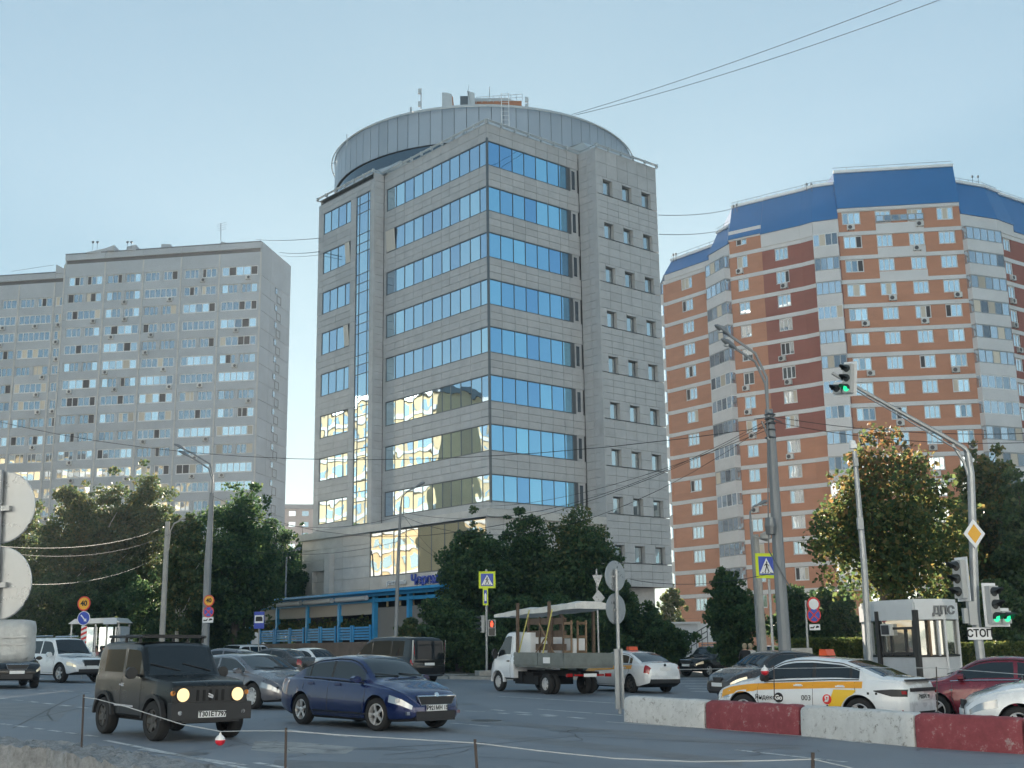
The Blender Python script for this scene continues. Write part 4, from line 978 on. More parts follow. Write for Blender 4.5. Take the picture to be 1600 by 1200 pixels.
        m, r = wheel_meshes(sp['wr'], sp.get('ww', .21), sp.get('rimr', sp['wr'] * .66), sp.get('spokes', 5), sp.get('rstyle', 'spoke'), sp.get('rimmat', M_RIM))
        for xa in (sp['wb'] / 2, -sp['wb'] / 2):
            for sy in (1, -1):
                L = Matrix.Translation((xa, sy * (s.W2 - sp.get('ww', .21) / 2 - .015), sp['wr'])) @ Matrix.Rotation(0 if sy > 0 else math.pi, 4, 'Z') @ Matrix.Rotation(random.uniform(0, 1.2), 4, 'Y')
                if xa > 0 and sp.get('steer'): L = Matrix.Translation((xa, sy * (s.W2 - sp.get('ww', .21) / 2 - .015), sp['wr'])) @ Matrix.Rotation(R(sp['steer']), 4, 'Z') @ Matrix.Rotation(0 if sy > 0 else math.pi, 4, 'Z')
                wo = link(bpy.data.objects.new('wheel', m), s.root, s.M @ L); link(bpy.data.objects.new('rim', r), wo, s.M @ L)
        wl = MB(); wl.box((0, 0, sp['wr'] + .1), (s.xf - s.xr - .5, sp['W'] - .52, .3)); s.part('underbody', wl, M_INT)
    def part(s, name, mb, mat, parent=None, smooth=False):
        return mb.build(name, mat, parent or s.root, mw=s.M.copy(), smooth=smooth, local=True)
    # ---- details laid on the body side
    def seam(s, xz, sides=(1, -1), r=.007, mat=None, name='door_seam'):
        mb = MB()
        for sy in sides: mb.tube([(x, sy * (s.side_y(x, z) + .001), z) for x, z in xz], r, 4)
        return s.part(name, mb, mat or M_BLK)
    def seams(s, lines, **k):
        mb = MB()
        for xz in lines:
            pts = []
            for (x0, z0), (x1, z1) in zip(xz[:-1], xz[1:]):
                m = max(2, int(math.hypot(x1 - x0, z1 - z0) / .08))
                pts += [(x0 + (x1 - x0) * t / m, z0 + (z1 - z0) * t / m) for t in range(m)]
            pts.append(xz[-1])
            for sy in (1, -1): mb.tube([(x, sy * (s.side_y(x, z) + .0005), z) for x, z in pts], .006, 4, cap=False)
        return tag(s.part('door_seam', mb, M_BLK), kind='stuff')
    def strip(s, x0, x1, zlo, zhi, mat, name, sides=(1, -1), off=.004, n=40, m=3):
        """band painted on the flank between two heights (functions of x)"""
        mb = MB()
        for sy in sides:
            vs = []; fs = []
            for i in range(n + 1):
                x = x0 + (x1 - x0) * i / n
                for j in range(m + 1):
                    z = zlo(x) + (zhi(x) - zlo(x)) * j / m; vs.append((x, sy * (s.side_y(x, z) + off), z))
            for i in range(n):
                for j in range(m):
                    a = i * (m + 1) + j; q = (a, a + m + 1, a + m + 2, a + 1); fs.append(q if sy < 0 else q[::-1])
            mb.add(vs, fs)
        return s.part(name, mb, mat, smooth=True)
    def slant(s, z0, z1, xa, xb, mat, name, sides=(1, -1), off=.005, n=12):
        """patch on the flank with slanting ends: x runs xa(z)..xb(z)"""
        mb = MB()
        for sy in sides:
            vs = []; fs = []
            for j in range(n + 1):
                z = z0 + (z1 - z0) * j / n
                for i in range(7): x = xa(z) + (xb(z) - xa(z)) * i / 6; vs.append((x, sy * (s.side_y(x, z) + off), z))
            for j in range(n):
                for i in range(6): a = j * 7 + i; q = (a, a + 1, a + 8, a + 7); fs.append(q if sy < 0 else q[::-1])
            mb.add(vs, fs)
        return s.part(name, mb, mat, smooth=True)
    def text_side(s, body, x, z, size, mat, sy=1, bold=.0, off=.012):
        me = text_mesh(body, size, .003, bold=bold); me.materials.append(mat)
        y = sy * (s.side_y(x, z) + off); slope = math.atan2(s.side_y(x, z + .05) - s.side_y(x, z - .05), .1)
        r = Vector((-sy, 0, 0)); u = Vector((0, sy * math.sin(slope), math.cos(slope))); n_ = r.cross(u)
        M = Matrix(((r.x, u.x, n_.x, x), (r.y, u.y, n_.y, y), (r.z, u.z, n_.z, z), (0, 0, 0, 1)))
        return link(bpy.data.objects.new('lettering', me), s.root, s.M @ M)
    def plate(s, x, z, text=None, w_=.52, h_=.112, y=0, front=True, tilt=0, mat=None):
        sg_ = 1 if front else -1; mb = MB(); mb.box((x, y, z), (.02, w_, h_)); p = s.part('number_plate', mb, mat or M_PLATE)
        if text:
            me = text_mesh(text, .115, .002, bold=.004); me.materials.append(M_INK)
            M = Matrix(((0, 0, sg_, x + sg_ * .0125), (sg_ * .95, 0, 0, y), (0, 1, 0, z), (0, 0, 0, 1)))
            link(bpy.data.objects.new('lettering', me), p, s.M @ M)
        return p
    def mirrors(s, x, z, mat, size=(.12, .20, .14)):
        for sy in (1, -1):
            y = s.side_y(x, z); mb = MB(); c = Vector((x, sy * (y + .06 + size[1] / 2), z + .03)); a, b, c_ = size
            pts = []
            for k in range(8):
                t = 2 * math.pi * k / 8 + .39; pts.append((math.cos(t), math.sin(t)))
            mb.prism([c + Vector((-a * .5, b * .55 * p[0], c_ * .55 * p[1])) for p in pts], Vector((a * .6, 0, 0)))
            n0 = len(mb.v); mb.prism([c + Vector((a * .1, b * .55 * p[0], c_ * .55 * p[1])) for p in pts], Vector((a * .35, 0, 0))); 
            mb.tube([Vector((x, sy * (y - .02), z - .02)), c], .025, 5)
            s.part('wing_mirror', mb, mat, smooth=True)
    def handles(s, xz, mat):
        for x, z in xz:
            for sy in (1, -1):
                y = s.side_y(x, z); mb = MB(); mb.box((x, sy * (y + .018), z), (.20, .025, .03)); mb.box((x, sy * (y + .002), z), (.14, .006, .06)); s.part('door_handle', mb, mat)
    def wipers(s):
        ws = s.sp['ws']; mb = MB()
        for y0, y1 in ((-.05, -.6), (.55, .02)):
            x0 = ws[1] - .02; x1 = ws[1] - .10; mb.tube([(x0, y0, s.roof(x0) + .012), (x1, y1, s.roof(x1) - .0 + .012)], .011, 4)
        s.part('wiper', mb, M_BLK)
    def front(s, grille=(.45, .16, .62), lower=(.8, .12, .34), mat=M_BLK, fr=None, xo=0.0):
        x = s.xf + xo; mb = MB(); w_, h_, z = grille; mb.prism([(x - .05, -w_ / 2, z + h_ / 2), (x - .05, w_ / 2, z + h_ / 2), (x - .05, w_ / 2 * .8, z - h_ / 2), (x - .05, -w_ / 2 * .8, z - h_ / 2)], (.062, 0, 0)); s.part('grille', mb, mat)
        if fr:
            f = MB(); pts = [(x + .012, -w_ / 2, z + h_ / 2), (x + .012, w_ / 2, z + h_ / 2), (x + .012, w_ / 2 * .8, z - h_ / 2), (x + .012, -w_ / 2 * .8, z - h_ / 2), (x + .012, -w_ / 2, z + h_ / 2)]; f.tube(pts, .014, 5); s.part('grille_surround', f, fr)
        if lower:
            w_, h_, z = lower; mb = MB(); mb.box((x - .03, 0, z), (.084, w_, h_)); s.part('air_intake', mb, M_BLK)
# ---- shapes
def sedan(L, W, H, wb, fo, paint_, deck=.98, wr=.315, hood=.93, **k):
    xf = wb / 2 + fo; xr = xf - L; b = k.pop('rb', 0)
    d = dict(W=W, wb=wb, wr=wr, paint=paint_,
        belt=[(xr, deck - .30), (xr + .04, deck - .12), (xr + .14, deck - .05), (xr + .7, deck - .035), (xr + 1.6, deck - .05), (wb / 2 - .75, hood - .02), (wb / 2 - .2, hood - .05), (xf - .55, hood - .12), (xf - .22, hood - .22), (xf - .06, hood - .33), (xf, hood - .46)],
        roof=[(xr, deck - .26), (xr + .03, deck - .02), (xr + .12, deck + .03), (xr + .48 + b, deck + .055), (xr + 1.0 + b, H - .17), (xr + 1.36 + b, H - .055), (-.25, H), (.15, H - .012), (.42, H - .06), (.62, H - .15), (wb / 2 - .22, hood + .07), (wb / 2 + .1, hood + .03), (xf - .55, hood - .05), (xf - .22, hood - .15), (xf - .05, hood - .28), (xf, hood - .42)],
        bot=[(xr, .36), (xr + .1, .29), (xr + .5, .20), (-wb / 2 + .4, .175), (wb / 2 - .4, .175), (xf - .4, .19), (xf - .05, .21), (xf, .26)],
        hw=[(xr, .70), (xr + .05, .80), (xr + .15, .90), (xr + .45, .975), (xr + .9, 1), (wb / 2, 1), (xf - .5, .965), (xf - .28, .90), (xf - .12, .80), (xf - .04, .70), (xf, .60)],
        ws=(.40, wb / 2 - .24), rw=(xr + .50 + b, xr + 1.30 + b), sg=[(-.28, wb / 2 - .50), (-wb / 2 + .22, -.36), (xr + .98 + b * .6, -wb / 2 + .16)],
        hl=(xf - .50, xf - .05), hlrow=(5,), tl=(xr + .03, xr + .22), tlrow=(5, 6))
    d.update(k); return d
WHITE_P = paint('white_car_paint', (.72, .74, .76)); BLUE_P = paint('metallic_blue_paint', (.004, .014, .085), .22, metal=.3); GREY_P = paint('metallic_grey_paint', (.17, .165, .18), .3, metal=.6)
BLACK_P = paint('black_car_paint', (.008, .008, .009), .2, coat=.35, dirt=.02); OLIVE_P = paint('black_olive_paint', (.006, .0065, .0065), .3, coat=.2); RED_P = paint('wine_red_paint', (.17, .008, .022), .25, metal=.2); BROWN_P = paint('dark_brown_paint', (.055, .045, .042), .28, metal=.4)
YELL = pm('taxi_yellow_film', (.80, .50, .03), .35); ORNG = pm('taxi_orange_film', (.76, .34, .02), .35); REDL = pm('red_logo_film', (.70, .02, .02), .4); WHT = pm('white_film', (.8, .8, .8), .4)
ROOFL = pm('orange_roof_lamp', (.62, .09, .03), .35)
traffic = 'vehicles in the junction traffic'
def common(c, xf=None, z=.86, hx=(.0, -.95), hmat=None, mm=None):
    sp = c.sp; c.mirrors(sp['wb'] / 2 - .58, sp.get('mz', .96), mm or sp['paint']); c.handles([(h, z) for h in hx], hmat or sp['paint'])
    c.seams([[(-.33, .95), (-.33, .26)], [(sp['wb'] / 2 - .38, .88), (sp['wb'] / 2 - .36, .60), (sp['wb'] / 2 - .46, .26)], [(-wbf(sp), .95), (-wbf(sp) - .02, .75), (-wbf(sp) + .2, .46), (-wbf(sp) + .3, .26)], [(-wbf(sp) + .3, .27), (sp['wb'] / 2 - .46, .27)]]); c.wipers(); seal(c, sp['sg'][-1][0], sp['sg'][0][1])
def seal(c, x0, x1):
    mb = MB(); xs = np.linspace(x0, x1, 30)
    for sy in (1, -1):
        mb.tube([(x, sy * (c.side_y(x, c.belt(x) + .012) + .004), c.belt(x) + .012) for x in xs], .013, 4)
        mb.tube([(x, sy * (c.side_y(x, max(c.belt(x) + .02, c.roof(x) - .085)) + .004), max(c.belt(x) + .02, c.roof(x) - .085)) for x in xs], .012, 4)
    tag(c.part('window_seal', mb, M_BLK), kind='stuff')
def wbf(sp): return sp['wb'] / 2 - .08
# --- blue sedan in front
sp = sedan(4.48, 1.706, 1.46, 2.602, .88, BLUE_P, deck=1.0, wr=.318, spokes=5, rstyle='double', steer=8, hlmat=M_HL, mz=.95, blackpillar=True)
c = Car('blue_sedan', 'dark blue four-door sedan with a black roof and silver ten-spoke wheels', 'car', traffic, -3.12, 26.15, -46, sp)
common(c); c.front(grille=(.98, .17, .60), lower=(1.0, .13, .33), fr=M_CHR)
c.plate(c.xf + .03, .455, 'Р921МН 15'); 
b = MB(); b.disc((c.xf + .0, 0, .70), (1, 0, .25), .045, .03, 14); c.part('round_badge', b, M_CHR)
for sy in (1, -1):
    f = MB(); f.box((c.xf - .09, sy * .60, .36), (.06, .17, .06)); c.part('fog_lamp', f, M_CHR)
ll = MB()
for sy in (1, -1): ll.box((c.xf - .28, sy * (c.side_y(c.xf - .28, .60) + .001), .60), (.10, .012, .07), R(-28) * sy)
c.part('lamp_reflector', ll, M_CHR)
c.strip(-.85, .95, lambda x: .30, lambda x: .335, M_BLK, 'sill_trim')
lp = MB(); lp.box((c.xf - .05, 0, .235), (.12, .98, .05)); c.part('front_lip', lp, M_BLK)
# --- black off-roader
wb = 2.25; xf = 1.71; xr = -1.72
sp = dict(W=1.645, wb=wb, wr=.345, ww=.215, gap=.10, paint=OLIVE_P, boxy=1.0, tumble=.10, sm=.012, spokes=5, rstyle='wide', rimmat=M_RIMD, rimr=.20, steer=4,
    belt=[(xr, 1.06), (xr + .05, 1.08), (.55, 1.07), (.72, 1.07), (xf - .10, 1.00), (xf - .02, .96), (xf, .92)],
    roof=[(xr, 1.09), (xr + .01, 1.2), (xr + .10, 1.66), (xr + .22, 1.70), (-.3, 1.715), (.15, 1.70), (.26, 1.66), (.60, 1.12), (.66, 1.10), (xf - .10, 1.035), (xf - .02, .99), (xf, .94)],
    bot=[(xr, .5), (xr + .12, .44), (-.8, .36), (.8, .36), (xf - .3, .40), (xf, .44)],
    hw=[(xr, .90), (xr + .06, .95), (1.2, .95), (xf - .25, .90), (xf - .05, .86), (xf, .83)],
    ws=(.27, .585), rw=(xr + .02, xr + .09), sg=[(-.32, .34), (-1.32, -.44)])
c = Car('black_off_roader', 'boxy black two-door off-roader with lit round headlights and a roof rack', 'car', traffic, -6.55, 23.3, -50, sp)
for sy in (1, -1):
    for xa in (wb / 2, -wb / 2):
        fl = MB(); pr_ = []
        for k in range(13):
            t = math.pi * (.02 + .96 * k / 12); pr_.append((xa + .47 * math.cos(t), .345 + .46 * math.sin(t)))
        for (x0, z0), (x1, z1) in zip(pr_[:-1], pr_[1:]):
            i0 = (xa + (x0 - xa) * .86, .345 + (z0 - .345) * .86); i1 = (xa + (x1 - xa) * .86, .345 + (z1 - .345) * .86); y0 = sy * .74
            fl.prism([(x0, y0, z0), (x1, y0, z1), (i1[0], y0, i1[1]), (i0[0], y0, i0[1])], (0, sy * .085, 0))
        c.part('wheel_arch', fl, M_BLK)
    h = MB(); h.disc((xf + .005, sy * .52, .80), (1, 0, 0), .115, .03, 24); c.part('headlight', h, M_HLON)
    h = MB(); h.lathe([(.116, xf - .01), (.135, xf + .02), (.135, xf + .045), (.116, xf + .04)], (0, sy * .52, .80), axis='X', n=24); c.part('headlight_ring', h, M_BLK)
    h = MB(); h.disc((xf + .10, sy * .60, .50), (1, 0, 0), .04, .02, 14); c.part('fog_lamp', h, M_CHR)
    h = MB(); h.disc((xf - .0, sy * .70, .83), (1, 0, 0), .045, .02, 12); c.part('indicator_lamp', h, M_IND)
g = MB(); g.box((xf + .005, 0, .79), (.03, 1.42, .27)); c.part('grille', g, M_BLK)
for k in range(5):
    q = MB(); q.box((xf + .024, -.24 + k * .12, .79), (.012, .05, .19)); c.part('grille_slot', q, M_INT)
b = MB(); b.prism([(xf + .03, -.05, .83), (xf + .03, .05, .79), (xf + .03, .05, .76), (xf + .03, -.04, .80)], (.01, 0, 0)); b.prism([(xf + .03, .05, .76), (xf + .03, -.05, .79), (xf + .03, -.05, .76), (xf + .03, .04, .73)], (.01, 0, 0)); c.part('badge', b, M_CHR)
b = MB(); b.box((xf + .04, 0, .52), (.16, 1.52, .30)); b.box((xf + .03, 0, .36), (.10, 1.1, .06)); c.part('front_bumper', b, M_BLK)
c.plate(xf + .13, .47, 'Т301ЕТ797')
rk = MB()
for sy in (1, -1): rk.tube([(-1.45, sy * .62, 1.80), (.12, sy * .62, 1.80)], .028, 6)
for x in (-1.3, -.65, .0): rk.box((x, 0, 1.80), (.07, 1.30, .035)); rk.box((x, .62, 1.745), (.05, .04, .11)); rk.box((x, -.62, 1.745), (.05, .04, .11))
rk.box((-.4, 0, 1.83), (.9, 1.1, .02))
c.part('roof_rack', rk, M_BLK); c.mirrors(.34, 1.12, M_BLK, size=(.10, .20, .20)); c.handles([(-.32, .93)], M_CHR)
c.seams([[(-.40, 1.08), (-.40, .42), (.50, .42), (.52, 1.04)]]); c.wipers()
tm = MB()
for sy in (1, -1): tm.box((-.25, sy * .785, .56), (1.0, .012, .035))
c.part('side_moulding', tm, M_CHR)
# --- grey coupe-like sedan behind
sp = sedan(4.95, 1.88, 1.42, 2.87, .86, GREY_P, deck=.98, wr=.335, rb=.1, spokes=10, mz=.94)
c = Car('grey_sedan', 'metallic grey sedan half hidden between the off-roader and the blue sedan', 'car', traffic, -7.35, 34.0, -43, sp); common(c); c.front(); c.plate(c.xf + .03, .45)
ch = MB()
for sy in (1, -1): ch.tube([(x, sy * (c.side_y(x, c.belt(x) + .015) + .008), c.belt(x) + .015) for x in np.linspace(-1.5, 1.0, 18)], .012, 4)
for sy in (1, -1): ch.tube([(x, sy * (c.side_y(x, c.roof(x) - .09) + .012), c.roof(x) - .09) for x in np.linspace(-1.5, .95, 24)], .012, 4)
c.part('window_chrome', ch, M_CHR)
# --- big white off-roader at left
def suv(L, W, H, wb, fo, paint_, belt=1.12, hood=1.08, wr=.38, **k):
    xf = wb / 2 + fo; xr = xf - L
    d = dict(W=W, wb=wb, wr=wr, ww=.26, gap=.07, paint=paint_, tumble=.22, boxy=.4,
        belt=[(xr, belt - .35), (xr + .04, belt - .1), (xr + .15, belt), (0, belt - .02), (wb / 2 - .7, hood), (wb / 2 - .1, hood - .02), (xf - .3, hood - .12), (xf - .06, hood - .24), (xf, hood - .36)],
        roof=[(xr, belt - .3), (xr + .03, belt + .02), (xr + .12, belt + .18), (xr + .40, H - .10), (xr + .62, H - .02), (-.3, H), (.25, H - .02), (.48, H - .08), (wb / 2 - .42, hood + .10), (wb / 2 - .2, hood + .05), (xf - .3, hood - .04), (xf - .06, hood - .18), (xf, hood - .32)],
        bot=[(xr, .50), (xr + .12, .38), (-wb / 2 + .5, .30), (wb / 2 - .5, .30), (xf - .3, .34), (xf, .42)],
        hw=[(xr, .80), (xr + .06, .90), (xr + .2, .96), (xr + .6, 1), (wb / 2, 1), (xf - .4, .96), (xf - .15, .86), (xf - .04, .76), (xf, .68)],
        ws=(.46, wb / 2 - .44), rw=(xr + .10, xr + .46), sg=[(-.20, wb / 2 - .62), (-wb / 2 + .1, -.28), (xr + .5, -wb / 2 + .03)],
        hl=(xf - .42, xf - .05), hlrow=(5,), tl=(xr + .03, xr + .22), tlrow=(5, 6, 7), clad=k.pop('cl', True))
    d.update(k); return d
sp = suv(4.95, 1.97, 1.90, 2.85, .90, WHITE_P, wr=.40, hlmat=M_HLDIM, spokes=5, cl=False)
c = Car('white_off_roader', 'large white off-roader at the left edge of the junction traffic', 'car', traffic, -20.0, 54.2, -38, sp)
c.front(grille=(.85, .26, .83), lower=(1.2, .14, .50), fr=M_CHR); c.plate(c.xf + .04, .66); c.mirrors(.72, 1.14, WHITE_P, (.14, .22, .2)); c.handles([(.0, 1.0), (-.95, 1.0)], M_CHR)
c.seams([[(-.24, 1.1), (-.24, .42)], [(1.0, 1.05), (.95, .42), (-.9, .42), (-1.3, .8), (-1.3, 1.1)]]); c.wipers()
rr = MB()
for sy in (1, -1): rr.tube([(-1.6, sy * .62, 1.93), (.2, sy * .62, 1.95)], .025, 5)
c.part('roof_rail', rr, M_CHR)
# --- dark crossover cut by the left edge
sp = suv(4.8, 1.84, 1.68, 2.74, .98, BLACK_P, belt=1.03, hood=1.0, wr=.35, hlmat=M_HLDIM)
c = Car('black_crossover', 'black crossover with lit headlights cut off by the left edge of the photo', 'car', traffic, -19.6, 47.6, -60, sp)
c.front(grille=(.8, .18, .80), lower=(1.1, .16, .44), fr=M_CHR); c.plate(c.xf + .04, .60); c.mirrors(.66, 1.06, BLACK_P); c.wipers()
# --- dark car behind the white off-roader and the yellow one by it
sp = suv(4.7, 1.86, 1.75, 2.7, .95, BLACK_P, belt=1.06, hood=1.02, wr=.36)
c = Car('black_suv', 'black suv behind the white off-roader near the bus shelter', 'car', traffic, -19.4, 61.0, 150, sp); c.plate(c.xr - .02, .9, front=False)
# --- van
sp = dict(W=1.99, wb=3.2, wr=.34, ww=.23, paint=BLACK_P, boxy=.5, tumble=.13, blackpillar=False,
    belt=[(-2.62, .72), (-2.58, .95), (-2.5, 1.05), (0, 1.05), (1.6, 1.0), (2.1, .88), (2.42, .74), (2.52, .56)],
    roof=[(-2.62, .95), (-2.60, 1.3), (-2.52, 1.85), (-2.36, 1.96), (-.5, 1.99), (.6, 1.95), (1.0, 1.82), (1.9, 1.12), (2.1, .95), (2.42, .80), (2.52, .60)],
    bot=[(-2.62, .42), (-2.5, .3), (-1.1, .2), (1.1, .2), (2.3, .22), (2.52, .28)],
    hw=[(-2.62, .86), (-2.56, .93), (-2.4, .98), (-2, 1), (1.5, 1), (2.1, .93), (2.4, .78), (2.52, .6)],
    ws=(.98, 1.92), rw=(-2.56, -2.40), sg=[(.55, 1.45), (-.95, .45), (-2.3, -1.05)], tl=(-2.6, -2.5), tlrow=(6, 7, 9, 10, 11))
c = Car('black_van', 'black passenger van seen from behind with tall dark rear window', 'van', traffic, -5.45, 55.2, 130, sp)
c.plate(-2.66, .82, front=False); g = MB(); g.prism([(-2.625, -.78, 1.02), (-2.60, -.72, 1.80), (-2.60, .72, 1.80), (-2.625, .78, 1.02)], (-.02, 0, 0)); c.part('tailgate_glass', g, M_CGL)
ch = MB(); ch.box((-2.64, 0, .36), (.03, 1.6, .03)); c.part('bumper_strip', ch, M_CHR)
for sy in (1, -1):
    ch = MB(); ch.box((-2.60, sy * .85, 1.35), (.05, .05, .95)); c.part('lamp_column', ch, M_CHR)
c.mirrors(1.25, 1.1, BLACK_P, (.14, .2, .2)); c.seams([[(.5, 1.85), (.5, .3)], [(-1.0, 1.85), (-1.0, .3)]])
# --- white taxi behind the lorry
def taxi_marks(c, wb, txt=True, sy=1):
    c.strip(c.xr + .9, c.xf - .30, lambda x: c.belt(x) - .155 - .02 * (x > 1), lambda x: c.belt(x) - .02, ORNG, 'orange_band')
    rl = MB(); rl.prism([(-.36, -.19, 1.47), (-.16, -.19, 1.47), (-.19, -.17, 1.60), (-.33, -.17, 1.60)], (0, .38, 0)); c.part('roof_sign', rl, ROOFL)
sp = sedan(4.4, 1.70, 1.47, 2.55, .85, WHITE_P, deck=1.02, wr=.305, rimmat=M_RIMD, mz=.95, tlrow=(5, 6, 7))
c = Car('white_taxi', 'white taxi seen from behind next to the lorry with a red roof sign', 'taxi', traffic, 4.12, 45.5, 119, sp)
taxi_marks(c, 2.55); common(c); c.plate(c.xr - .005, .84, front=False, w_=.45)
b = MB(); b.box((c.xr + .02, 0, .42), (.09, 1.25, .14)); c.part('rear_bumper', b, M_BLK)
b = MB(); b.disc((c.xr + .02, 0, .97), (-1, 0, .3), .045, .03, 12); c.part('badge', b, M_BLK)
# --- the taxi at the barrier
sp = sedan(4.52, 1.78, 1.46, 2.67, .86, WHITE_P, deck=1.03, hood=.94, wr=.325, rb=.02, mz=.97, hlmat=M_HL, spokes=5, rstyle='double', tl=(9, 10), blackpillar=True)
c = Car('white_taxi', 'white taxi with orange band, yellow stripe and lettering behind the concrete barrier', 'taxi', traffic, 6.45, 26.65, 139, sp)
taxi_marks(c, 2.67); common(c, mm=M_BLK)
hwz = lambda z0: (lambda x: z0)
c.slant(.24, .80, lambda z: -.62 - (z - .30) * .36, lambda z: max(-.90 - (z - .30) * .8, -1.335 + math.sqrt(max(0, .40 ** 2 - (z - .325) ** 2)) if z < .72 else -9), YELL, 'yellow_stripe', sides=(1,))
c.slant(.22, .49, lambda z: -.36 - (z - .2) * 1.0, lambda z: -.96 + (z - .2) * 1.0, M_BLK, 'black_triangle', sides=(1,))
b = MB(); x_ = -.66; b.disc((x_, c.side_y(x_, .60) + .004, .60), (0, 1, 0), .10, .006, 20); lg = c.part('round_logo', b, REDL); c.text_side('Я', x_, .60, .16, WHT, bold=.006, off=.016)
c.text_side('003', -.19, .61, .15, M_INK, off=.014); c.text_side('Яндекс', .76, .60, .145, M_INK, off=.02); c.text_side('Такси', .80, .42, .145, M_INK, off=.02)
x_ = .45; b = MB(); b.disc((x_, c.side_y(x_, .60) + .004, .60), (0, 1, 0), .105, .006, 20); c.part('round_logo', b, M_INK); c.text_side('Go', x_, .60, .13, WHT, bold=.005, off=.016)
for xc, zc_ in ((1.22, .60), (-1.72, .74)):
    q = MB()
    for i in range(3):
        for j in range(2):
            if (i + j) % 2 == 0 or j == 1: x = xc + i * .085 + (j * .042); q.box((x, c.side_y(x, zc_ + j * .05) + .004, zc_ - j * .05), (.045, .006, .045))
    tag(c.part('chequer_mark', q, M_INK), kind='stuff')
c.strip(c.xr + .035, c.xr + .66, lambda x: .69 + max(0, x - c.xr - .30) * .26, lambda x: .83 - max(0, x - c.xr - .3) * .08, M_BLK, 'lamp_surround', off=.006)
for sy in (1, -1):
    q = MB(); q.box((c.xr + .10, sy * (c.side_y(c.xr + .10, .77)), .77), (.14, .05, .06)); c.part('tail_lamp', q, M_TL)
q = MB(); q.box((c.xr - .005, 0, .82), (.03, 1.2, .07)); c.part('rear_lamp_bar', q, M_BLK)
q = MB(); q.box((c.xr + .02, 0, 1.01), (.16, 1.3, .025)); c.part('boot_lip', q, M_BLK)
c.plate(c.xr - .012, .68, 'В003РК 99', front=False, w_=.5)
q = MB(); q.box((c.xr + .05, 0, .30), (.14, 1.4, .10)); c.part('rear_bumper', q, M_BLK)
q = MB(); q.box((c.xr + .10, .79, .42), (.02, .03, .03)); q.box((c.xr + .12, -.79, .42), (.02, .03, .03)); c.part('bumper_reflector', q, M_TL)
# --- brown car behind it
sp = sedan(4.55, 1.80, 1.52, 2.65, .86, BROWN_P, deck=1.04, hood=.97, wr=.33, hlmat=M_HLDIM, blackpillar=True)
c = Car('brown_car', 'dark brown car with lit headlights half hidden behind the near taxi', 'car', traffic, 8.15, 39.2, -154, sp); common(c); c.front(); c.plate(c.xf + .03, .48)
# --- wine red sedan
sp = sedan(4.6, 1.80, 1.48, 2.685, .88, RED_P, deck=1.03, hood=.97, wr=.33, spokes=5, rstyle='double', mz=1.0)
c = Car('red_sedan', 'wine red sedan behind the barrier at the right edge of the photo', 'car', traffic, 10.55, 26.9, 153, sp); common(c, hmat=M_CHR); c.front(); c.plate(c.xf + .03, .48)
ch = MB()
for sy in (1, -1): ch.tube([(x, sy * (c.side_y(x, c.belt(x) + .015) + .008), c.belt(x) + .015) for x in np.linspace(-1.5, 1.0, 18)], .012, 4)
c.part('window_chrome', ch, M_CHR)
q = MB()
for sy in (1, -1): q.box((.98, sy * (c.side_y(.98, .76) + .004), .76), (.06, .012, .03))
c.part('side_indicator', q, M_HL)
# --- white car low at right
sp = sedan(4.37, 1.70, 1.47, 2.57, .84, WHITE_P, deck=1.0, hood=.97, wr=.31, hlmat=M_HL)
c = Car('white_sedan', 'white sedan nosing into the photo at the right edge below the red one', 'car', traffic, 10.45, 22.95, 167, sp); common(c); c.front(); c.plate(c.xf + .03, .48)
# --- black suv facing us by the side road and its neighbours
sp = suv(4.3, 1.79, 1.62, 2.59, .85, BLACK_P, belt=1.0, hood=1.0, wr=.345, hlmat=M_HLDIM)
c = Car('dark_suv', 'dark suv facing left by the shrub at the side road', 'car', traffic, 10.65, 67.0, -140, sp); c.front(grille=(.8, .2, .78), fr=M_CHR); c.plate(c.xf + .04, .6); c.mirrors(.6, 1.02, BLACK_P); c.handles([(-.1, .92), (-.9, .92)], BLACK_P); c.wipers()
rr = MB()
for sy in (1, -1): rr.tube([(-1.4, sy * .6, 1.66), (.2, sy * .6, 1.67)], .02, 5)
c.part('roof_rail', rr, M_CHR)
sp = suv(4.4, 1.82, 1.66, 2.6, .85, GREY_P, belt=1.02, hood=1.0, wr=.345, hlmat=M_HLDIM)
c = Car('grey_suv', 'grey suv queueing behind the dark suv with two pedestrians in front', 'car', traffic, 14.3, 68.5, -145, sp); c.front(); c.plate(c.xf + .04, .6)
# --- cars parked in front of the trees
sp = sedan(4.4, 1.76, 1.45, 2.6, .85, BLACK_P, deck=1.0)
for i, (u, v, Yc, hd, lab) in enumerate(((352, 1016, 57, 160, 'grey hatchback behind the roof of the grey sedan'), (487, 1024, 61, -40, 'white car showing only its roof in front of the blue terrace'), (430, 1018, 60.5, 150, 'dark car queuing in front of the blue terrace'))):
    p = at(u, v, Yc); spx = sedan(4.4, 1.76, 1.46, 2.6, .85, (GREY_P, WHITE_P, BROWN_P)[i], deck=1.0)
    c = Car('queuing_car', lab, 'car', traffic, p.x, Yc, hd, spx); c.plate(c.xf + .03, .48); c.mirrors(.7, .96, M_BLK)
for u, Yc, hd, lab in ((372, 75.5, -120, 'parked white car under the trees left of the blue terrace'), (300, 78, -60, 'parked dark car under the trees beside the lamp post')):
    p = at(u, 995, Yc); spx = suv(4.4, 1.8, 1.6, 2.6, .85, WHITE_P if u == 372 else BLACK_P, belt=1.0, hood=.98, wr=.33)
    c = Car('parked_car', lab, 'car', 'cars parked under the trees', p.x, Yc, hd, spx); c.M = c.M
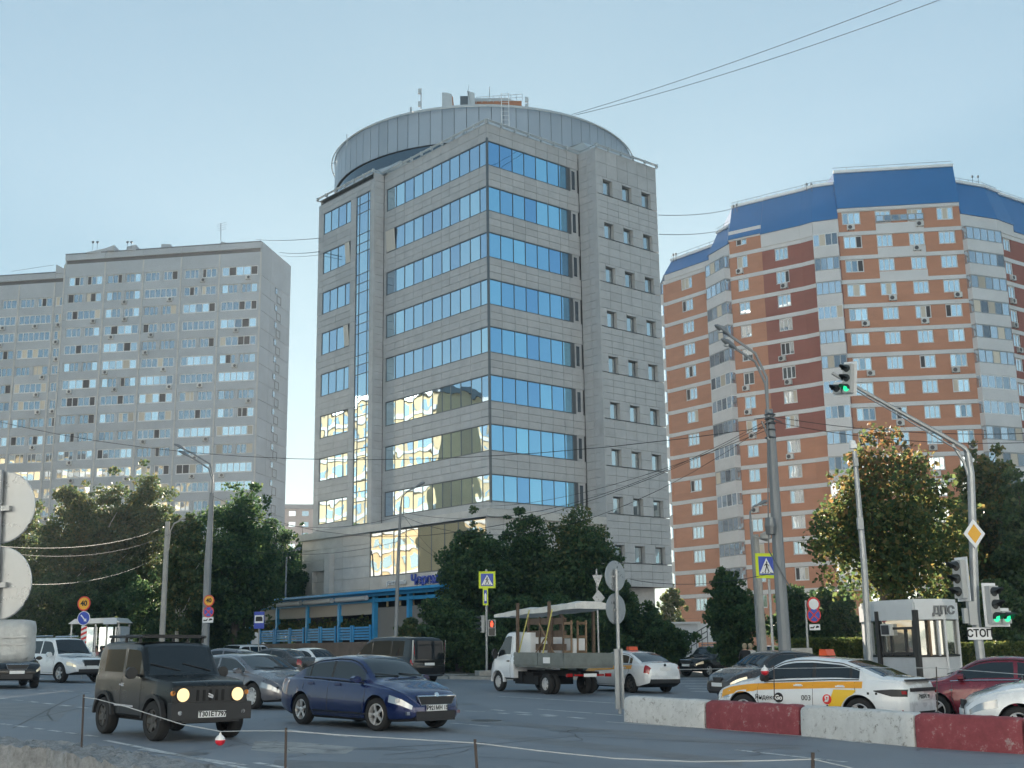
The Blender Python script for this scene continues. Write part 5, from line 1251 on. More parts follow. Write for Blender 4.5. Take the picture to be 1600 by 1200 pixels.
# --- the flatbed lorry
LG = pm('lorry_side_grey_green', (.15, .17, .165), .5, var=.2, vscale=3, coords='object'); WOOD = pm('weathered_timber', (.13, .09, .065), .85, var=.3, vscale=6, coords='object'); WOODL = pm('fresh_timber', (.24, .16, .10), .8, var=.2, vscale=6, coords='object')
TARP = pm('white_wrapped_boards', (.66, .65, .62), .55, var=.12, vscale=3, bump=.4, bscale=6, coords='object'); WHLORRY = paint('white_lorry_paint', (.74, .76, .79), .35)
wb = 3.145; fx = wb / 2
sp = dict(W=2.0, wb=wb, wr=.345, ww=.2, gap=.09, paint=WHLORRY, boxy=.5, tumble=.10, sm=.03, rimmat=M_RIM, rimr=.21, spokes=6, rstyle='wide',
    belt=[(fx - 1.12, 1.22), (fx - .9, 1.22), (fx + .1, 1.18), (fx + .45, 1.10), (fx + .78, .92), (fx + .92, .7)],
    roof=[(fx - 1.12, 2.02), (fx - 1.05, 2.12), (fx - .5, 2.14), (fx - .35, 2.08), (fx + .22, 1.34), (fx + .36, 1.24), (fx + .70, 1.02), (fx + .92, .78)],
    bot=[(fx - 1.12, .45), (fx + .6, .45), (fx + .92, .42)],
    hw=[(fx - 1.12, 1.0), (fx + .3, 1.0), (fx + .62, .90), (fx + .80, .80), (fx + .92, .66)],
    ws=(fx - .34, fx + .23), sg=[(fx - .78, fx + .08)], hl=(fx + .55, fx + .86), hlrow=(5, 6))
c = Car('flatbed_lorry', 'white flatbed lorry with grey drop sides carrying timber frames under a wrapped sheet', 'lorry', traffic, .98, 44.3, 121.5, sp)
c.mirrors(fx + .10, 1.30, M_BLK, (.12, .2, .34)); c.handles([(fx - .72, 1.08)], M_BLK); c.seams([[(fx - .86, 2.0), (fx - .86, .5), (fx - .1, .5)], [(fx + .34, 1.1), (fx + .30, .86)]])
for sy in (1, -1):
    a_ = MB(); pr_ = [(fx + .46 * math.cos(math.pi * k / 12), .345 + .46 * math.sin(math.pi * k / 12)) for k in range(13)]
    for (x0, z0), (x1, z1) in zip(pr_[:-1], pr_[1:]): a_.prism([(x0, sy * .90, z0), (x1, sy * .90, z1), (fx + (x1 - fx) * .88, sy * .90, .345 + (z1 - .345) * .88), (fx + (x0 - fx) * .88, sy * .90, .345 + (z0 - .345) * .88)], (0, sy * .112, 0))
    c.part('wheel_arch', a_, WHLORRY)
bx0, bx1 = -fx - 1.25, fx - 1.22
f = MB(); f.box(((bx0 + bx1) / 2, 0, .93), (bx1 - bx0, 2.0, .08)); c.part('load_bed', f, LG)
f = MB()
for sy in (.38, -.38): f.box((-.5, sy, .70), (4.6, .08, .16))
f.box((-.2, 0, .55), (.5, 1.5, .3)); f.box((.5, .6, .55), (.6, .4, .35)); c.part('chassis', f, M_INT)
for sy in (1, -1):
    for x0, x1 in ((bx0, (bx0 + bx1) / 2 - .02), ((bx0 + bx1) / 2 + .02, bx1)):
        s_ = MB(); y = sy * 1.03
        for k in range(3): s_.box(((x0 + x1) / 2, y + sy * .012, 1.03 + k * .14), (x1 - x0, .05, .10))
        s_.box(((x0 + x1) / 2, y, 1.18), (x1 - x0, .035, .43)); c.part('drop_side', s_, LG)
s_ = MB(); s_.box((bx0 - .03, 0, 1.18), (.04, 2.1, .43))
for k in range(3): s_.box((bx0 - .055, 0, 1.03 + k * .14), (.03, 2.1, .09))
c.part('tailboard', s_, LG)
n_ = MB(); n_.box((bx0 + 1.0, 1.075, 1.14), (.42, .012, .2)); nn = c.part('notice_board', n_, WHT)
q = MB(); q.box((bx0 + .02, .80, .66), (.08, .22, .11)); q.box((bx0 + .02, -.80, .66), (.08, .22, .11)); q.box((bx0 + .0, 0, .66), (.06, 1.2, .06)); c.part('tail_lamp', q, M_TL)
c.plate(bx0 - .06, .66, front=False, y=.0)
for sy in (1, -1):                                       # inner twin wheels
    m, r = wheel_meshes(.345, .2, .21, 6, 'wide', M_RIM); L = Matrix.Translation((-fx, sy * .64, .345)); wo = link(bpy.data.objects.new('wheel', m), c.root, c.M @ L)
for x in (bx0 + 1.05, bx1 - .05):
    for sy in (1, -1): p = MB(); p.box((x, sy * .93, 2.0), (.09, .09, 2.25)); c.part('rack_post', p, WOOD)
lm = c.M
def cargo(name, label, mb, mat, group=None): o = mb.build(name, mat, None, mw=lm.copy(), local=True); tag(o, label, 'cargo', group); return o
sh = MB(); n_ = 16; x0, x1 = bx0 - .2, fx + .75; vs = []; fs = []
for i in range(n_ + 1):
    x = x0 + (x1 - x0) * i / n_; zc_ = 2.98 - .25 * (i / n_) + random.uniform(-.02, .02); hw = .72 + random.uniform(-.03, .03); tk = .105 + random.uniform(-.03, .03) if i < n_ else .07
    vs += [(x, -hw, zc_ - tk), (x, -hw, zc_ + tk * .6), (x, -hw * .5, zc_ + tk + .02), (x, hw * .5, zc_ + tk + .02), (x, hw, zc_ + tk * .6), (x, hw, zc_ - tk)]
for i in range(n_):
    for j in range(6): a = i * 6 + j; b_ = i * 6 + (j + 1) % 6; fs.append((a, b_, b_ + 6, a + 6))
fs += [(0, 1, 2, 3, 4, 5)[::-1], tuple(n_ * 6 + j for j in range(6))]; sh.add(vs, fs)
cargo('wrapped_board_stack', 'long white wrapped stack of boards laid over the lorry rack', sh, TARP)
fr_ = thing('timber_frame', 'dark wooden slatted frame standing on the lorry bed', 'cargo', mw=lm @ Matrix.Translation((bx0 + 1.72, .62, .98)))
for z in (.15, .60, 1.05, 1.48): q = MB(); q.box((0, 0, z), (2.5, .04, .22)); q.build('plank', WOOD, fr_, mw=WM[fr_.name].copy(), local=True)
for x in (-1.15, -.45, .35, 1.1): q = MB(); q.box((x, .045, .82), (.06, .05, 1.64)); q.build('batten', WOOD, fr_, mw=WM[fr_.name].copy(), local=True)
for a, b_ in (((-.9, .1), (.3, 1.4)), ((.9, .1), (-.2, 1.0))): q = MB(); q.tube([(a[0], .09, a[1]), (b_[0], .09, b_[1])], .03, 4); q.build('brace', WOODL, fr_, mw=WM[fr_.name].copy(), local=True)
f2_ = thing('timber_frame', 'pale wooden crate frame at the rear of the lorry bed', 'cargo', mw=lm @ Matrix.Translation((bx0 + .35, .35, .98)))
for x, y in ((-.25, -.3), (.25, -.3), (-.25, .3), (.25, .3)): q = MB(); q.box((x, y, .75), (.05, .05, 1.5)); q.build('batten', WOODL, f2_, mw=WM[f2_.name].copy(), local=True)
for z in (.45, .95, 1.4): q = MB(); q.box((0, .3, z), (.6, .03, .09)); q.box((0, -.3, z), (.6, .03, .09)); q.build('slat', WOODL, f2_, mw=WM[f2_.name].copy(), local=True)
bxm = MB(); bxm.box((bx1 - .45, .15, 1.53), (.7, 1.4, 1.1)); cargo('white_cabinet', 'white cabinet standing behind the lorry cab', bxm, WHLORRY, 'white cabinets on the lorry')
bxm = MB(); bxm.box((bx1 - 1.5, -.5, 1.43), (.7, .5, .9)); cargo('white_cabinet', 'smaller white cabinet seen through the timber frame on the lorry', bxm, WHLORRY, 'white cabinets on the lorry')
STRAP = pm('yellow_lashing_strap', (.55, .50, .15), .7)
st_ = MB(); st_.tube([(bx1 - .35, 1.06, 1.38), (bx1 - .95, 1.0, 2.85)], .025, 4); cargo('lashing_strap', 'pale yellow strap slanting from the lorry cab side up to the wrapped sheet', st_, STRAP, 'straps over the lorry load')
st_ = MB(); st_.tube([(bx0 + 1.25, 1.06, 1.38), (bx0 + .75, 1.0, 2.85)], .025, 4); cargo('lashing_strap', 'pale yellow strap beside the rear rack post of the lorry', st_, STRAP, 'straps over the lorry load')
# ================================================================ terrace, shelter, kiosk, poles, signs, signals
M_TBLUE = pm('blue_painted_timber', (.04, .32, .66), .5, var=.1, vscale=2, rand=.08)
M_TBRICK = pm('terrace_plinth', (.20, .16, .14), .9, var=.2, vscale=1.5, bump=.3, bscale=10)
M_TSCREEN = pm('terrace_screen', (.22, .21, .20), .7); M_AWN = pm('awning_canvas', (.55, .60, .66), .8); M_SHADE = pm('terrace_blind', (.38, .36, .33), .85)
M_GALV = pm('galvanised_steel', (.34, .35, .36), .48, metal=.55, var=.12, vscale=3); M_POLE = pm('grey_painted_pole', (.22, .235, .25), .55, metal=.2, var=.15, vscale=1.5, stretch=(1, 1, .2))
M_CPOLE = pm('concrete_pole', (.36, .35, .33), .85, var=.12, vscale=2); M_SBACK = pm('sign_back_zinc', (.36, .38, .40), .32, metal=.55, var=.12, vscale=2.5, rvar=.12)
M_LAMPG = pm('lamp_glass', (.6, .62, .64), .2); M_SYEL = pm('sign_fluorescent_yellow', (.62, .72, .02), .5, emit=(.62, .75, .02), estr=.0); M_SBLU = pm('sign_blue', (.02, .06, .42), .4); M_SWHT = pm('sign_white', (.76, .77, .78), .4)
M_SRED = pm('sign_red', (.60, .03, .03), .4); M_SAMB = pm('sign_amber', (.75, .38, .02), .4); M_SIGG = pm('signal_housing_grey', (.42, .43, .43), .5); M_SIGK = pm('signal_visor_black', (.03, .035, .035), .5)
M_GRN = pm('lit_green_lens', (.02, .5, .2), .3, emit=(.02, .75, .30), estr=.5); M_REDL = pm('lit_red_lens', (.7, .05, .02), .3, emit=(1, .06, .02), estr=.9); M_OFF = pm('unlit_lens', (.03, .03, .03), .25)
# ---- blue restaurant terrace
TP0 = at(690, 960, 72.0); TP1 = at(389.5, 960, 94.0); T0 = Vector((TP0.x, TP0.y)); te = (Vector((TP1.x, TP1.y)) - T0); TL = te.length; te /= TL; tn = Vector((-te.y, te.x)); tn = tn if tn.y < 0 else -tn
def TP(s, o, z): p = T0 + s * te + o * tn; return Vector((p.x, p.y, z))
def tsz(u, v): return onpl(u, v, T0, te)
terr = thing('restaurant_terrace', 'blue painted restaurant terrace with slatted fence and sloping roof at the foot of the office', 'terrace', TP(TL / 2, 0, gz(-12)))
zf = tsz(500, 1004.5)[1]; sE = tsz(585.7, 980)[0]
b = MB(); b.frame(TP(-1, .3, -1), V3(te, 0) * (TL + 2), V3(tn, 0) * -9, (0, 0, zf + 1)); b.build('plinth', M_TBRICK, terr)
posts = [tsz(u, 980)[0] for u in (389.5, 434, 481, 531, 585.7, 640, 690)]
zr0 = tsz(585, 941)[1]; 
for s in posts: b = MB(); b.frame(TP(s - .14, -.14, zf), V3(te, 0) * .28, V3(tn, 0) * .28, (0, 0, zr0 - zf + .6)); b.build('post', M_TBLUE, terr)
b = MB(); b.frame(TP(-1.5, .25, zr0 + .35), V3(te, 0) * (TL + 2.6), V3(tn, 0) * .08, (0, 0, .26)); b.build('fascia', M_TBLUE, terr)
b = MB(); b.prism([TP(-1.5, .9, zr0 + .55), TP(-1.5, -7, zr0 + .95), TP(-1.5, -7, zr0 + 1.1), TP(-1.5, .9, zr0 + .7)], V3(te, 0) * (TL + 2.6)); b.build('roof', M_TBLUE, terr)
b = MB(); b.frame(TP(-1, .1, zr0), V3(te, 0) * (TL + 1.4), V3(tn, 0) * -.14, (0, 0, .22)); b.build('beam', M_TBLUE, terr)
for i in range(4):
    s0, s1 = posts[i + 1] if False else min(posts[i], posts[i + 1]), max(posts[i], posts[i + 1])
    b = MB(); b.tube([TP(s0 + .3, .45, zr0 + .28), TP(s1 - .3, .45, zr0 + .28)], .16, 8); b.build('awning_roll', M_AWN, terr)
    b = MB(); b.frame(TP(s0 + .15, -.05, zr0 - .75), V3(te, 0) * (s1 - s0 - .3), V3(tn, 0) * .03, (0, 0, .74)); b.build('roller_blind', M_SHADE, terr)
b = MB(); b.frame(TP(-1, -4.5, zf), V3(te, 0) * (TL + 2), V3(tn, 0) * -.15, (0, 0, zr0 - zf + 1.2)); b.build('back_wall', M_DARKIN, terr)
b = MB(); b.frame(TP(-1, -.1, zf), V3(te, 0) * (sE + .8), V3(tn, 0) * -.08, (0, 0, zr0 - zf - .35)); b.build('side_screen', M_TSCREEN, terr)
for k in range(5):
    s = sE * (k + .3) / 5; b = MB(); b.frame(TP(s, -.25, zr0 - .3), V3(te, 0) * .1, V3(tn, 0) * -.1, (0, 0, 1.0)); b.build('lamp_tube', pm('warm_tube_%d' % k, (.55, .45, .28), .4), terr)
sl_ = Pieces(terr, 'slat'); zt2 = tsz(500, 981)[1]
for u0, u1 in ((412, 433), (436, 457), (459, 479), (484, 504), (507, 529), (534, 554), (557, 584)):
    s0, s1 = sorted((tsz(u0, 990)[0], tsz(u1, 990)[0]))
    for k in range(5): z = zf + .12 + (zt2 - zf - .14) * (k + .5) / 5; sl_.add(TP((s0 + s1) / 2, .22, z), V3(te, 0) * (s1 - s0 - .02), V3(tn, 0) * .05, (0, 0, (zt2 - zf) / 5 * .62), M_TBLUE)
    for s in (s0, s1): sl_.add(TP(s, .26, (zf + zt2) / 2 + .03), V3(te, 0) * .14, V3(tn, 0) * .1, (0, 0, zt2 - zf + .06), M_TBLUE)
sl_.done()
# ---- bus shelter
BY = 66.0
shl = thing('bus_shelter', 'small pale bus shelter with glass sides under the trees at left', 'bus shelter', at(154, 1015, BY))
x0, x1 = at(117, 1000, BY).x, at(192, 1000, BY).x; zg = gz(x0) + .14; zt3 = at(150, 975, BY).z
b = MB(); b.prism([(x0 - .1, BY - .9, zt3), (x0 + .25, BY - .9, zt3 + .26), (x1 - .2, BY - .9, zt3 + .30), (x1 + .1, BY - .9, zt3 + .04)], (0, 2.2, 0)); b.build('roof', M_LAMPG, shl)
for x in (x0, (x0 + x1) / 2, x1 - .08):
    for y in (BY - .7, BY + 1.1): b = MB(); b.box((x + .04, y, (zg + zt3) / 2), (.08, .08, zt3 - zg)); b.build('post', M_GALV, shl)
for k in range(3):
    w_ = (x1 - x0) / 3; b = MB(); b.box((x0 + w_ * (k + .5), BY + 1.1, (zg + zt3) / 2 + .1), (w_ - .12, .02, zt3 - zg - .5)); b.build('glass_panel', M_BGL, shl)
b = MB(); b.box((x1, BY + .2, (zg + zt3) / 2), (.06, 1.5, zt3 - zg - .3)); b.build('poster_panel', M_LAMPG, shl)
b = MB(); b.box((at(181, 973, BY).x, BY - .95, zt3 + .12), (.7, .05, .32)); b.build('name_board', M_AWN, shl)
b = MB(); b.box(((x0 + x1) / 2, BY + .7, zg + .45), (x1 - x0 - .5, .4, .05)); b.build('bench_seat', WOODL, shl)
# ---- people
SKIN = pm('skin', (.45, .28, .2), .6)
def person(label, x, y, z, face, shirt, legs_, hair, sit=False, h=1.7, group='people waiting or walking'):
    M0 = Matrix.Translation((x, y, z)) @ Matrix.Rotation(R(face), 4, 'Z') @ Matrix.Scale(h / 1.7, 4)     # faces +x at 0
    if sit: J = dict(pel=(0, 0, .50), ch=(.02, 0, .92), nk=(.03, 0, 1.06), hd=(.05, 0, 1.2), kl=(.42, .1, .50), fl=(.45, .1, .06), tl=(.6, .1, .04), el=(.08, .24, .72), hl=(.28, .14, .62))
    else: J = dict(pel=(0, 0, .92), ch=(.0, 0, 1.30), nk=(.01, 0, 1.45), hd=(.03, 0, 1.58), kl=(.06, .1, .50), fl=(-.02, .1, .07), tl=(.14, .1, .04), el=(-.02, .26, 1.10), hl=(.08, .25, .86))
    vs = []; ed = []; ra = []
    def v(p, r, par=None):
        vs.append(p); ra.append(r)
        if par is not None: ed.append((par, len(vs) - 1))
        return len(vs) - 1
    p = v(J['pel'], .15); m = v(tuple((a + b) / 2 for a, b in zip(J['pel'], J['ch'])), .14, p); c = v(J['ch'], .15, m); n = v(J['nk'], .055, c); h1 = v(J['hd'], .10, n); v((J['hd'][0] + .01, 0, J['hd'][2] + .09), .08, h1); v((J['hd'][0] + .1, 0, J['hd'][2] - .01), .02, h1)
    for sg_ in (1, -1):
        f = lambda q: (q[0], q[1] * sg_, q[2])
        hp = v((J['pel'][0], .1 * sg_, J['pel'][2] - .06), .10, p); k = v(f(J['kl']), .065, hp); a = v(f(J['fl']), .045, k); v(f(J['tl']), .04, a)
        s_ = v((J['ch'][0], .19 * sg_, J['ch'][2] + .06), .065, c); e = v(f(J['el']), .048, s_); hd = v(f(J['hl']), .035, e); v(tuple(a_ + b_ for a_, b_ in zip(f(J['hl']), (.06, 0, -.05))), .022, hd)
    me = bpy.data.meshes.new('body'); me.from_pydata(vs, ed, []); o = bpy.data.objects.new('body_src', me); COL.objects.link(o)
    md = o.modifiers.new('s', 'SKIN'); sk = me.skin_vertices[0].data
    for i, r in enumerate(ra): sk[i].radius = (r, r)
    sk[0].use_root = True
    o.modifiers.new('d', 'SUBSURF').levels = 1
    dg = bpy.context.evaluated_depsgraph_get(); out_ = bpy.data.meshes.new_from_object(o.evaluated_get(dg)); bpy.data.objects.remove(o)
    out_.materials.clear()
    for m_ in (shirt, legs_, SKIN): out_.materials.append(m_)
    zc_ = J['pel'][2] + .02
    for f in out_.polygons:
        q = f.center; f.material_index = 2 if q.z > J['nk'][2] - .01 or (abs(q.y) > .12 and (q - Vector(J['hl']) if q.y > 0 else q - Vector((J['hl'][0], -J['hl'][1], J['hl'][2]))).length < .12) else (1 if q.z < zc_ and not (abs(q.y) > .2) else 0); f.use_smooth = True
    r = thing('person', label, 'person', mw=M0, group=group); link(bpy.data.objects.new('body', out_), r, M0.copy())
    hm = MB(); hm.lathe([(.001, .125), (.07, .11), (.105, .05), (.112, -.02), (.09, -.10), (.05, -.13)], (J['hd'][0] - .03, 0, J['hd'][2] + .05), n=14); hm.build('hair', hair, r, mw=M0.copy(), local=True, smooth=True)
CL = [pm('cloth_%s' % n, c, .9) for n, c in (('black', (.02, .02, .022)), ('white', (.6, .58, .55)), ('pink', (.45, .25, .26)), ('navy', (.03, .04, .08)), ('jeans', (.06, .08, .14)))]
HB = pm('fair_hair', (.42, .33, .22), .7); HD = pm('dark_hair', (.03, .022, .018), .6)
for u, v, lab, sh_, hr, fc in ((1163.5, 1012, 'fair haired pedestrian in a black coat by the grey suv', 0, HB, 75), (1172.5, 1013, 'fair haired pedestrian in a white top beside one in black', 1, HB, 80)):
    p = at(u, v, 56.0 + (u > 1170) * .8); person(lab, p.x, p.y, gz(p.x), fc, CL[sh_], CL[0], hr, group='pedestrians by the side road')
for u, sit, lab, sh_ in ((151, True, 'person in pink sitting in the bus shelter', 2), (163, True, 'person in dark clothes sitting in the bus shelter', 0), (176, False, 'person in dark clothes standing at the right of the bus shelter', 3)):
    p = at(u, 1000, BY - .2 if not sit else BY + .65); person(lab, p.x, p.y, gz(p.x) + .135, -80, CL[sh_], CL[0], HD, sit=sit, group='people at the bus shelter')
# ---- kiosk
KY = 45.0
def kp(u, Y): p = at(u, 1000, Y); return Vector((p.x, Y))
KP = [kp(1359, 47.2), kp(1373, 46.2), kp(1432, 44.4), kp(1478, 44.7), kp(1498, 45.8)]
KPb = [Vector((KP[-1].x + .3, 48.6)), Vector((KP[0].x + .4, 49.6))]
kz = gz(15) + .11; kt = at(1432, 941, 44.4).z
kio = thing('police_kiosk', 'white and grey police kiosk with dark window frames beside the traffic signal', 'kiosk', V3((KP[2] + KP[0]) / 2, kz))
M_KW = pm('kiosk_white_panel', (.66, .67, .68), .45, var=.06, vscale=1.5); M_KG = pm('kiosk_grey_panel', (.55, .56, .58), .5, var=.08, vscale=1.5); M_KF = pm('kiosk_dark_frame', (.035, .033, .032), .5)
M_KGL = glass_mat('kiosk_window_glass', (.50, .50, .46), .04, .85, wav=.1)
allp = KP + KPb
b = MB(); b.prism([V3(p, kt - .02) for p in allp], (0, 0, .14)); b.build('roof', M_KW, kio)
for i in range(len(allp)):
    a, c = allp[i], allp[(i + 1) % len(allp)]; e = c - a; nn = Vector((e.y, -e.x)).normalized(); cc_ = (KP[2] + KPb[1]) / 2
    if (a + nn - cc_).length < (a - cc_).length: nn = -nn
    b = MB(); b.frame(V3(a, kt - .62), V3(e, 0), V3(nn, 0) * .06, (0, 0, .62)); b.build('fascia', M_KW, kio)
    b = MB(); b.frame(V3(a - nn * .06, kz - .1), V3(e, 0), V3(nn, 0) * .06, (0, 0, 1.25)); b.build('lower_panel', M_KG, kio)
    if i >= len(KP) - 1: b = MB(); b.frame(V3(a - nn * .06, kz + 1.15), V3(e, 0), V3(nn, 0) * .06, (0, 0, kt - kz - 1.77)); b.build('upper_panel', M_KG, kio)
    else:
        n_ = 1 if i != 1 else 1
        b = MB(); b.frame(V3(a - nn * .08, kz + 1.24), V3(e, 0), V3(nn, 0) * .02, (0, 0, kt - kz - 1.9)); b.build('pane', M_KGL, kio)
        f = MB(); f.frame(V3(a - nn * .05, kz + 1.16), V3(e, 0), V3(nn, 0) * .07, (0, 0, .06)); f.build('window_rail', M_KF, kio)
for p in (KP[1], KP[2]): b = MB(); b.box((p.x, p.y - .08, (kz + kt) / 2 - .1), (.16, .16, kt - kz - .35), R(30)); b.build('corner_post', M_KF, kio)
for p in (KP[0], KP[3], KP[4]): b = MB(); b.box((p.x, p.y, (kz + kt) / 2 - .2), (.08, .08, kt - kz - .6)); b.build('corner_post', M_KG, kio)
e = (KP[2] - KP[1]); eu = e.normalized(); nn = Vector((eu.y, -eu.x)); nn = nn if nn.y < 0 else -nn; Lk = e.length
def kq(t, o, z): p = KP[1] + e * t + nn * o; return Vector((p.x, p.y, z))
zt_k = kt - .65; zb_k = kz + 1.2
f = MB()
for z in (zb_k + .05, zb_k + .95, zb_k + 1.38): f.frame(kq(.06, .0, z), V3(e, 0) * .9, V3(nn, 0) * .05, (0, 0, .09))
for t in (.1, .34, .72, .92): f.frame(kq(t, .0, zb_k), V3(e, 0) * .05, V3(nn, 0) * .055, (0, 0, .95))
f.build('window_frame', M_KF, kio)
for t0, t1, z0, z1 in ((.13, .92, zb_k + 1.04, zb_k + 1.38), (.15, .34, zb_k + .14, zb_k + .95), (.39, .72, zb_k + .14, zb_k + .95), (.77, .92, zb_k + .14, zb_k + .95)):
    b = MB(); b.frame(kq(t0, -.01, z0), V3(e, 0) * (t1 - t0), V3(nn, 0) * .02, (0, 0, z1 - z0)); b.build('pane', M_KGL, kio)
b = MB(); b.frame(kq(.12, -.03, zb_k + 1.47), V3(e, 0) * .82, V3(nn, 0) * .04, (0, 0, zt_k - zb_k - 1.47)); b.build('upper_panel', M_KG, kio)
acb = MB(); acb.frame(kq(.18, -.04, zt_k - .52), V3(e, 0) * .25, V3(nn, 0) * .22, (0, 0, .42)); acb.frame(kq(.20, .185, zt_k - .48), V3(e, 0) * .2, V3(nn, 0) * .01, (0, 0, .34), 1); acb.build('air_conditioner', [M_AC, M_ACF], kio)
e2 = KP[3] - KP[2]; eu2 = e2.normalized(); n2_ = Vector((eu2.y, -eu2.x)); n2_ = n2_ if n2_.y < 0 else -n2_
for t in (.45, .75): b = MB(); q = KP[2] + e2 * t; b.box((q.x, q.y - .03, (zb_k + zt_k) / 2), (.07, .07, zt_k - zb_k), R(20)); b.build('mullion', M_KG if t > .5 else WOODL, kio)
q = KP[3] + n2_ * .07 + eu2 * -.05
text_obj('ДПС', .40, M_FRAME, kio, (q.x, q.y - .03, kt - .31), V3(eu2, 0), (0, 0, 1), depth=.05, align='CENTER', bold=.015)
# ---- poles and lamps
def street_lamp(label, pts, rad, arms, mat, group, heads=True, n=10, cat='street lamp', name='street_lamp'):
    r = thing(name, label, cat, V3((pts[0].x, pts[0].y), pts[0].z), group=group)
    b = MB(); b.tube(pts, rad, n); b.build('pole', mat, r, smooth=True)
    for arm, hd in arms:
        b = MB(); b.tube(arm, .045, 6); b.build('arm', mat, r, smooth=True)
        d = (arm[-1] - arm[-2]).normalized(); h = MB(); L_ = hd; p = arm[-1]; sd = d.cross(Vector((0, 0, 1))).normalized(); up = sd.cross(d)
        vs = []; prof = [(0, .05, .05), (.25, .13, .09), (.6, .17, .11), (.9, .13, .06), (1, .03, .02)]
        for t, w_, hh in prof:
            c_ = p + d * L_ * t; vs += [c_ - sd * w_, c_ - sd * w_ * .6 + up * hh, c_ + sd * w_ * .6 + up * hh, c_ + sd * w_, c_ + sd * w_ * .7 - up * hh * .5, c_ - sd * w_ * .7 - up * hh * .5]
        fs = []
        for i in range(len(prof) - 1):
            for j in range(6): a = i * 6 + j; c2 = i * 6 + (j + 1) % 6; fs.append((a, c2, c2 + 6, a + 6))
        fs += [tuple(range(6))[::-1], tuple(range((len(prof) - 1) * 6, len(prof) * 6))]
        h.add(vs, fs); ho = h.build('lamp_head', mat, r, smooth=True)
        g = MB(); c_ = p + d * L_ * .55 - up * .07; g.lathe([(.001, -.07), (.09, -.05), (.13, 0)], c_, n=10); g.build('lamp_glass', M_LAMPG, ho)
    return r
def AP(Y, *uv): return [at(u, v, Y) for u, v in uv]
def base(u, Y, h=.0): p = at(u, 1000, Y); return Vector((p.x, Y, gz(p.x) + h))
lamps = 'street lamps round the junction'
Y = 66.0; a1 = AP(Y, (331, 772), (333, 745), (328, 725), (300, 708), (290, 703)); a2 = AP(Y - .6, (331, 772), (332, 750), (326, 732), (305, 718), (297, 714))
street_lamp('tall grey double armed lamp post in front of the left trees', [base(321, Y, .13), *AP(Y, (325, 880), (331, 770))], [.22, .2, .12], [(a1, .75), (a2, .75)], M_POLE, lamps)
street_lamp('short concrete lamp post with one curved bracket left of the double armed lamp', [base(253, 67, .13), *AP(67, (262, 815))], [.17, .13], [(AP(67, (263, 860), (266, 830), (272, 818), (280, 814)), .4)], M_CPOLE, lamps)
street_lamp('slim lamp post in front of the restaurant sign with one raked arm', [base(617, 66, .13), *AP(66, (622, 880), (626, 792))], [.12, .1, .07], [(AP(66, (626, 795), (628, 777), (636, 768), (650, 761)), .55)], M_POLE, lamps)
Y = 40.5; rp = thing
bigp = street_lamp('thick leaning pole with twin curved lamp arms in front of the brick block', [base(1226, Y, .12), *AP(Y, (1216, 860), (1205, 680), (1201, 640))], [.21, .19, .15, .13], [([*AP(Y, (1200, 645), (1196, 600), (1180, 565), (1150, 545))], .62), ([*AP(Y - .5, (1200, 645), (1198, 590), (1180, 552), (1140, 524))], .62)], M_POLE, lamps)
b = MB()
for v in (648, 655, 662, 672, 684): p = at(1203 + (v - 650) * .03, v, Y); b.lathe([(.17, -.03), (.20, 0), (.17, .03)], p, n=12)
b.tube(AP(Y - .15, (1178, 655), (1203, 652), (1222, 660)), .02, 5); b.tube(AP(Y - .15, (1190, 658), (1196, 672), (1202, 688)), .03, 5); b.build('cable_clamp', M_FRAME, bigp)
b = MB(); b.tube([at(1199, 660, Y - .25), at(1200, 790, Y - .3), at(1201, 860, Y - .3), at(1236, 920, Y - .25)], .025, 5)
b.lathe([(.16, -.28), (.2, 0), (.16, .28)], at(1204, 822, Y - .35), n=10); b.build('hanging_cable', M_FRAME, bigp)
street_lamp('slim curved lamp post just left of the zebra sign by the thick pole', [base(1186, 50, .12), *AP(50, (1178, 880), (1173, 815))], [.1, .08, .06], [(AP(50, (1173, 815), (1172, 800), (1178, 791), (1186, 788)), .4)], M_POLE, lamps)
street_lamp('faint distant lamp post left of the restaurant terrace', [base(444, 96, .13), *AP(96, (448, 868))], [.09, .06], [(AP(96, (448, 868), (452, 862), (462, 859)), .5)], M_POLE, lamps)
cpst = thing('concrete_post', 'pale concrete post between the slim lamp and the zebra sign', 'post', base(1193, 49, .12)); b = MB(); b.tube([base(1193, 49, .1), at(1181, 835, 49)], [.15, .11], 8); b.tube(AP(48.9, (1177, 838), (1200, 845)), .05, 5); b.lathe([(.001, .2), (.22, .1), (.22, -.1), (.001, -.2)], at(1196, 838, 48.8), n=10); b.build('post', M_CPOLE, cpst)
camp = thing('camera_mast', 'slim leaning mast with white traffic camera in front of the autumn maple', 'mast', base(1356, 43, .12))
b = MB(); b.tube([base(1356, 43, .1), *AP(43, (1350, 880), (1335, 705))], [.13, .12, .085], 8); b.build('pole', M_GALV, camp, smooth=True)
b = MB(); c_ = at(1332, 694, 43); b.lathe([(.001, .16), (.11, .12), (.13, -.05), (.08, -.16), (.001, -.18)], c_, n=12); b.box(c_ + Vector((-.02, -.1, -.1)), (.22, .24, .16)); b.build('camera_head', M_WHITE, camp)
b = MB(); b.box(at(1337, 722, 42.9), (.16, .14, .30)); b.box(at(1344, 818, 42.9), (.2, .16, .42)); b.build('junction_box', M_SIGG, camp)
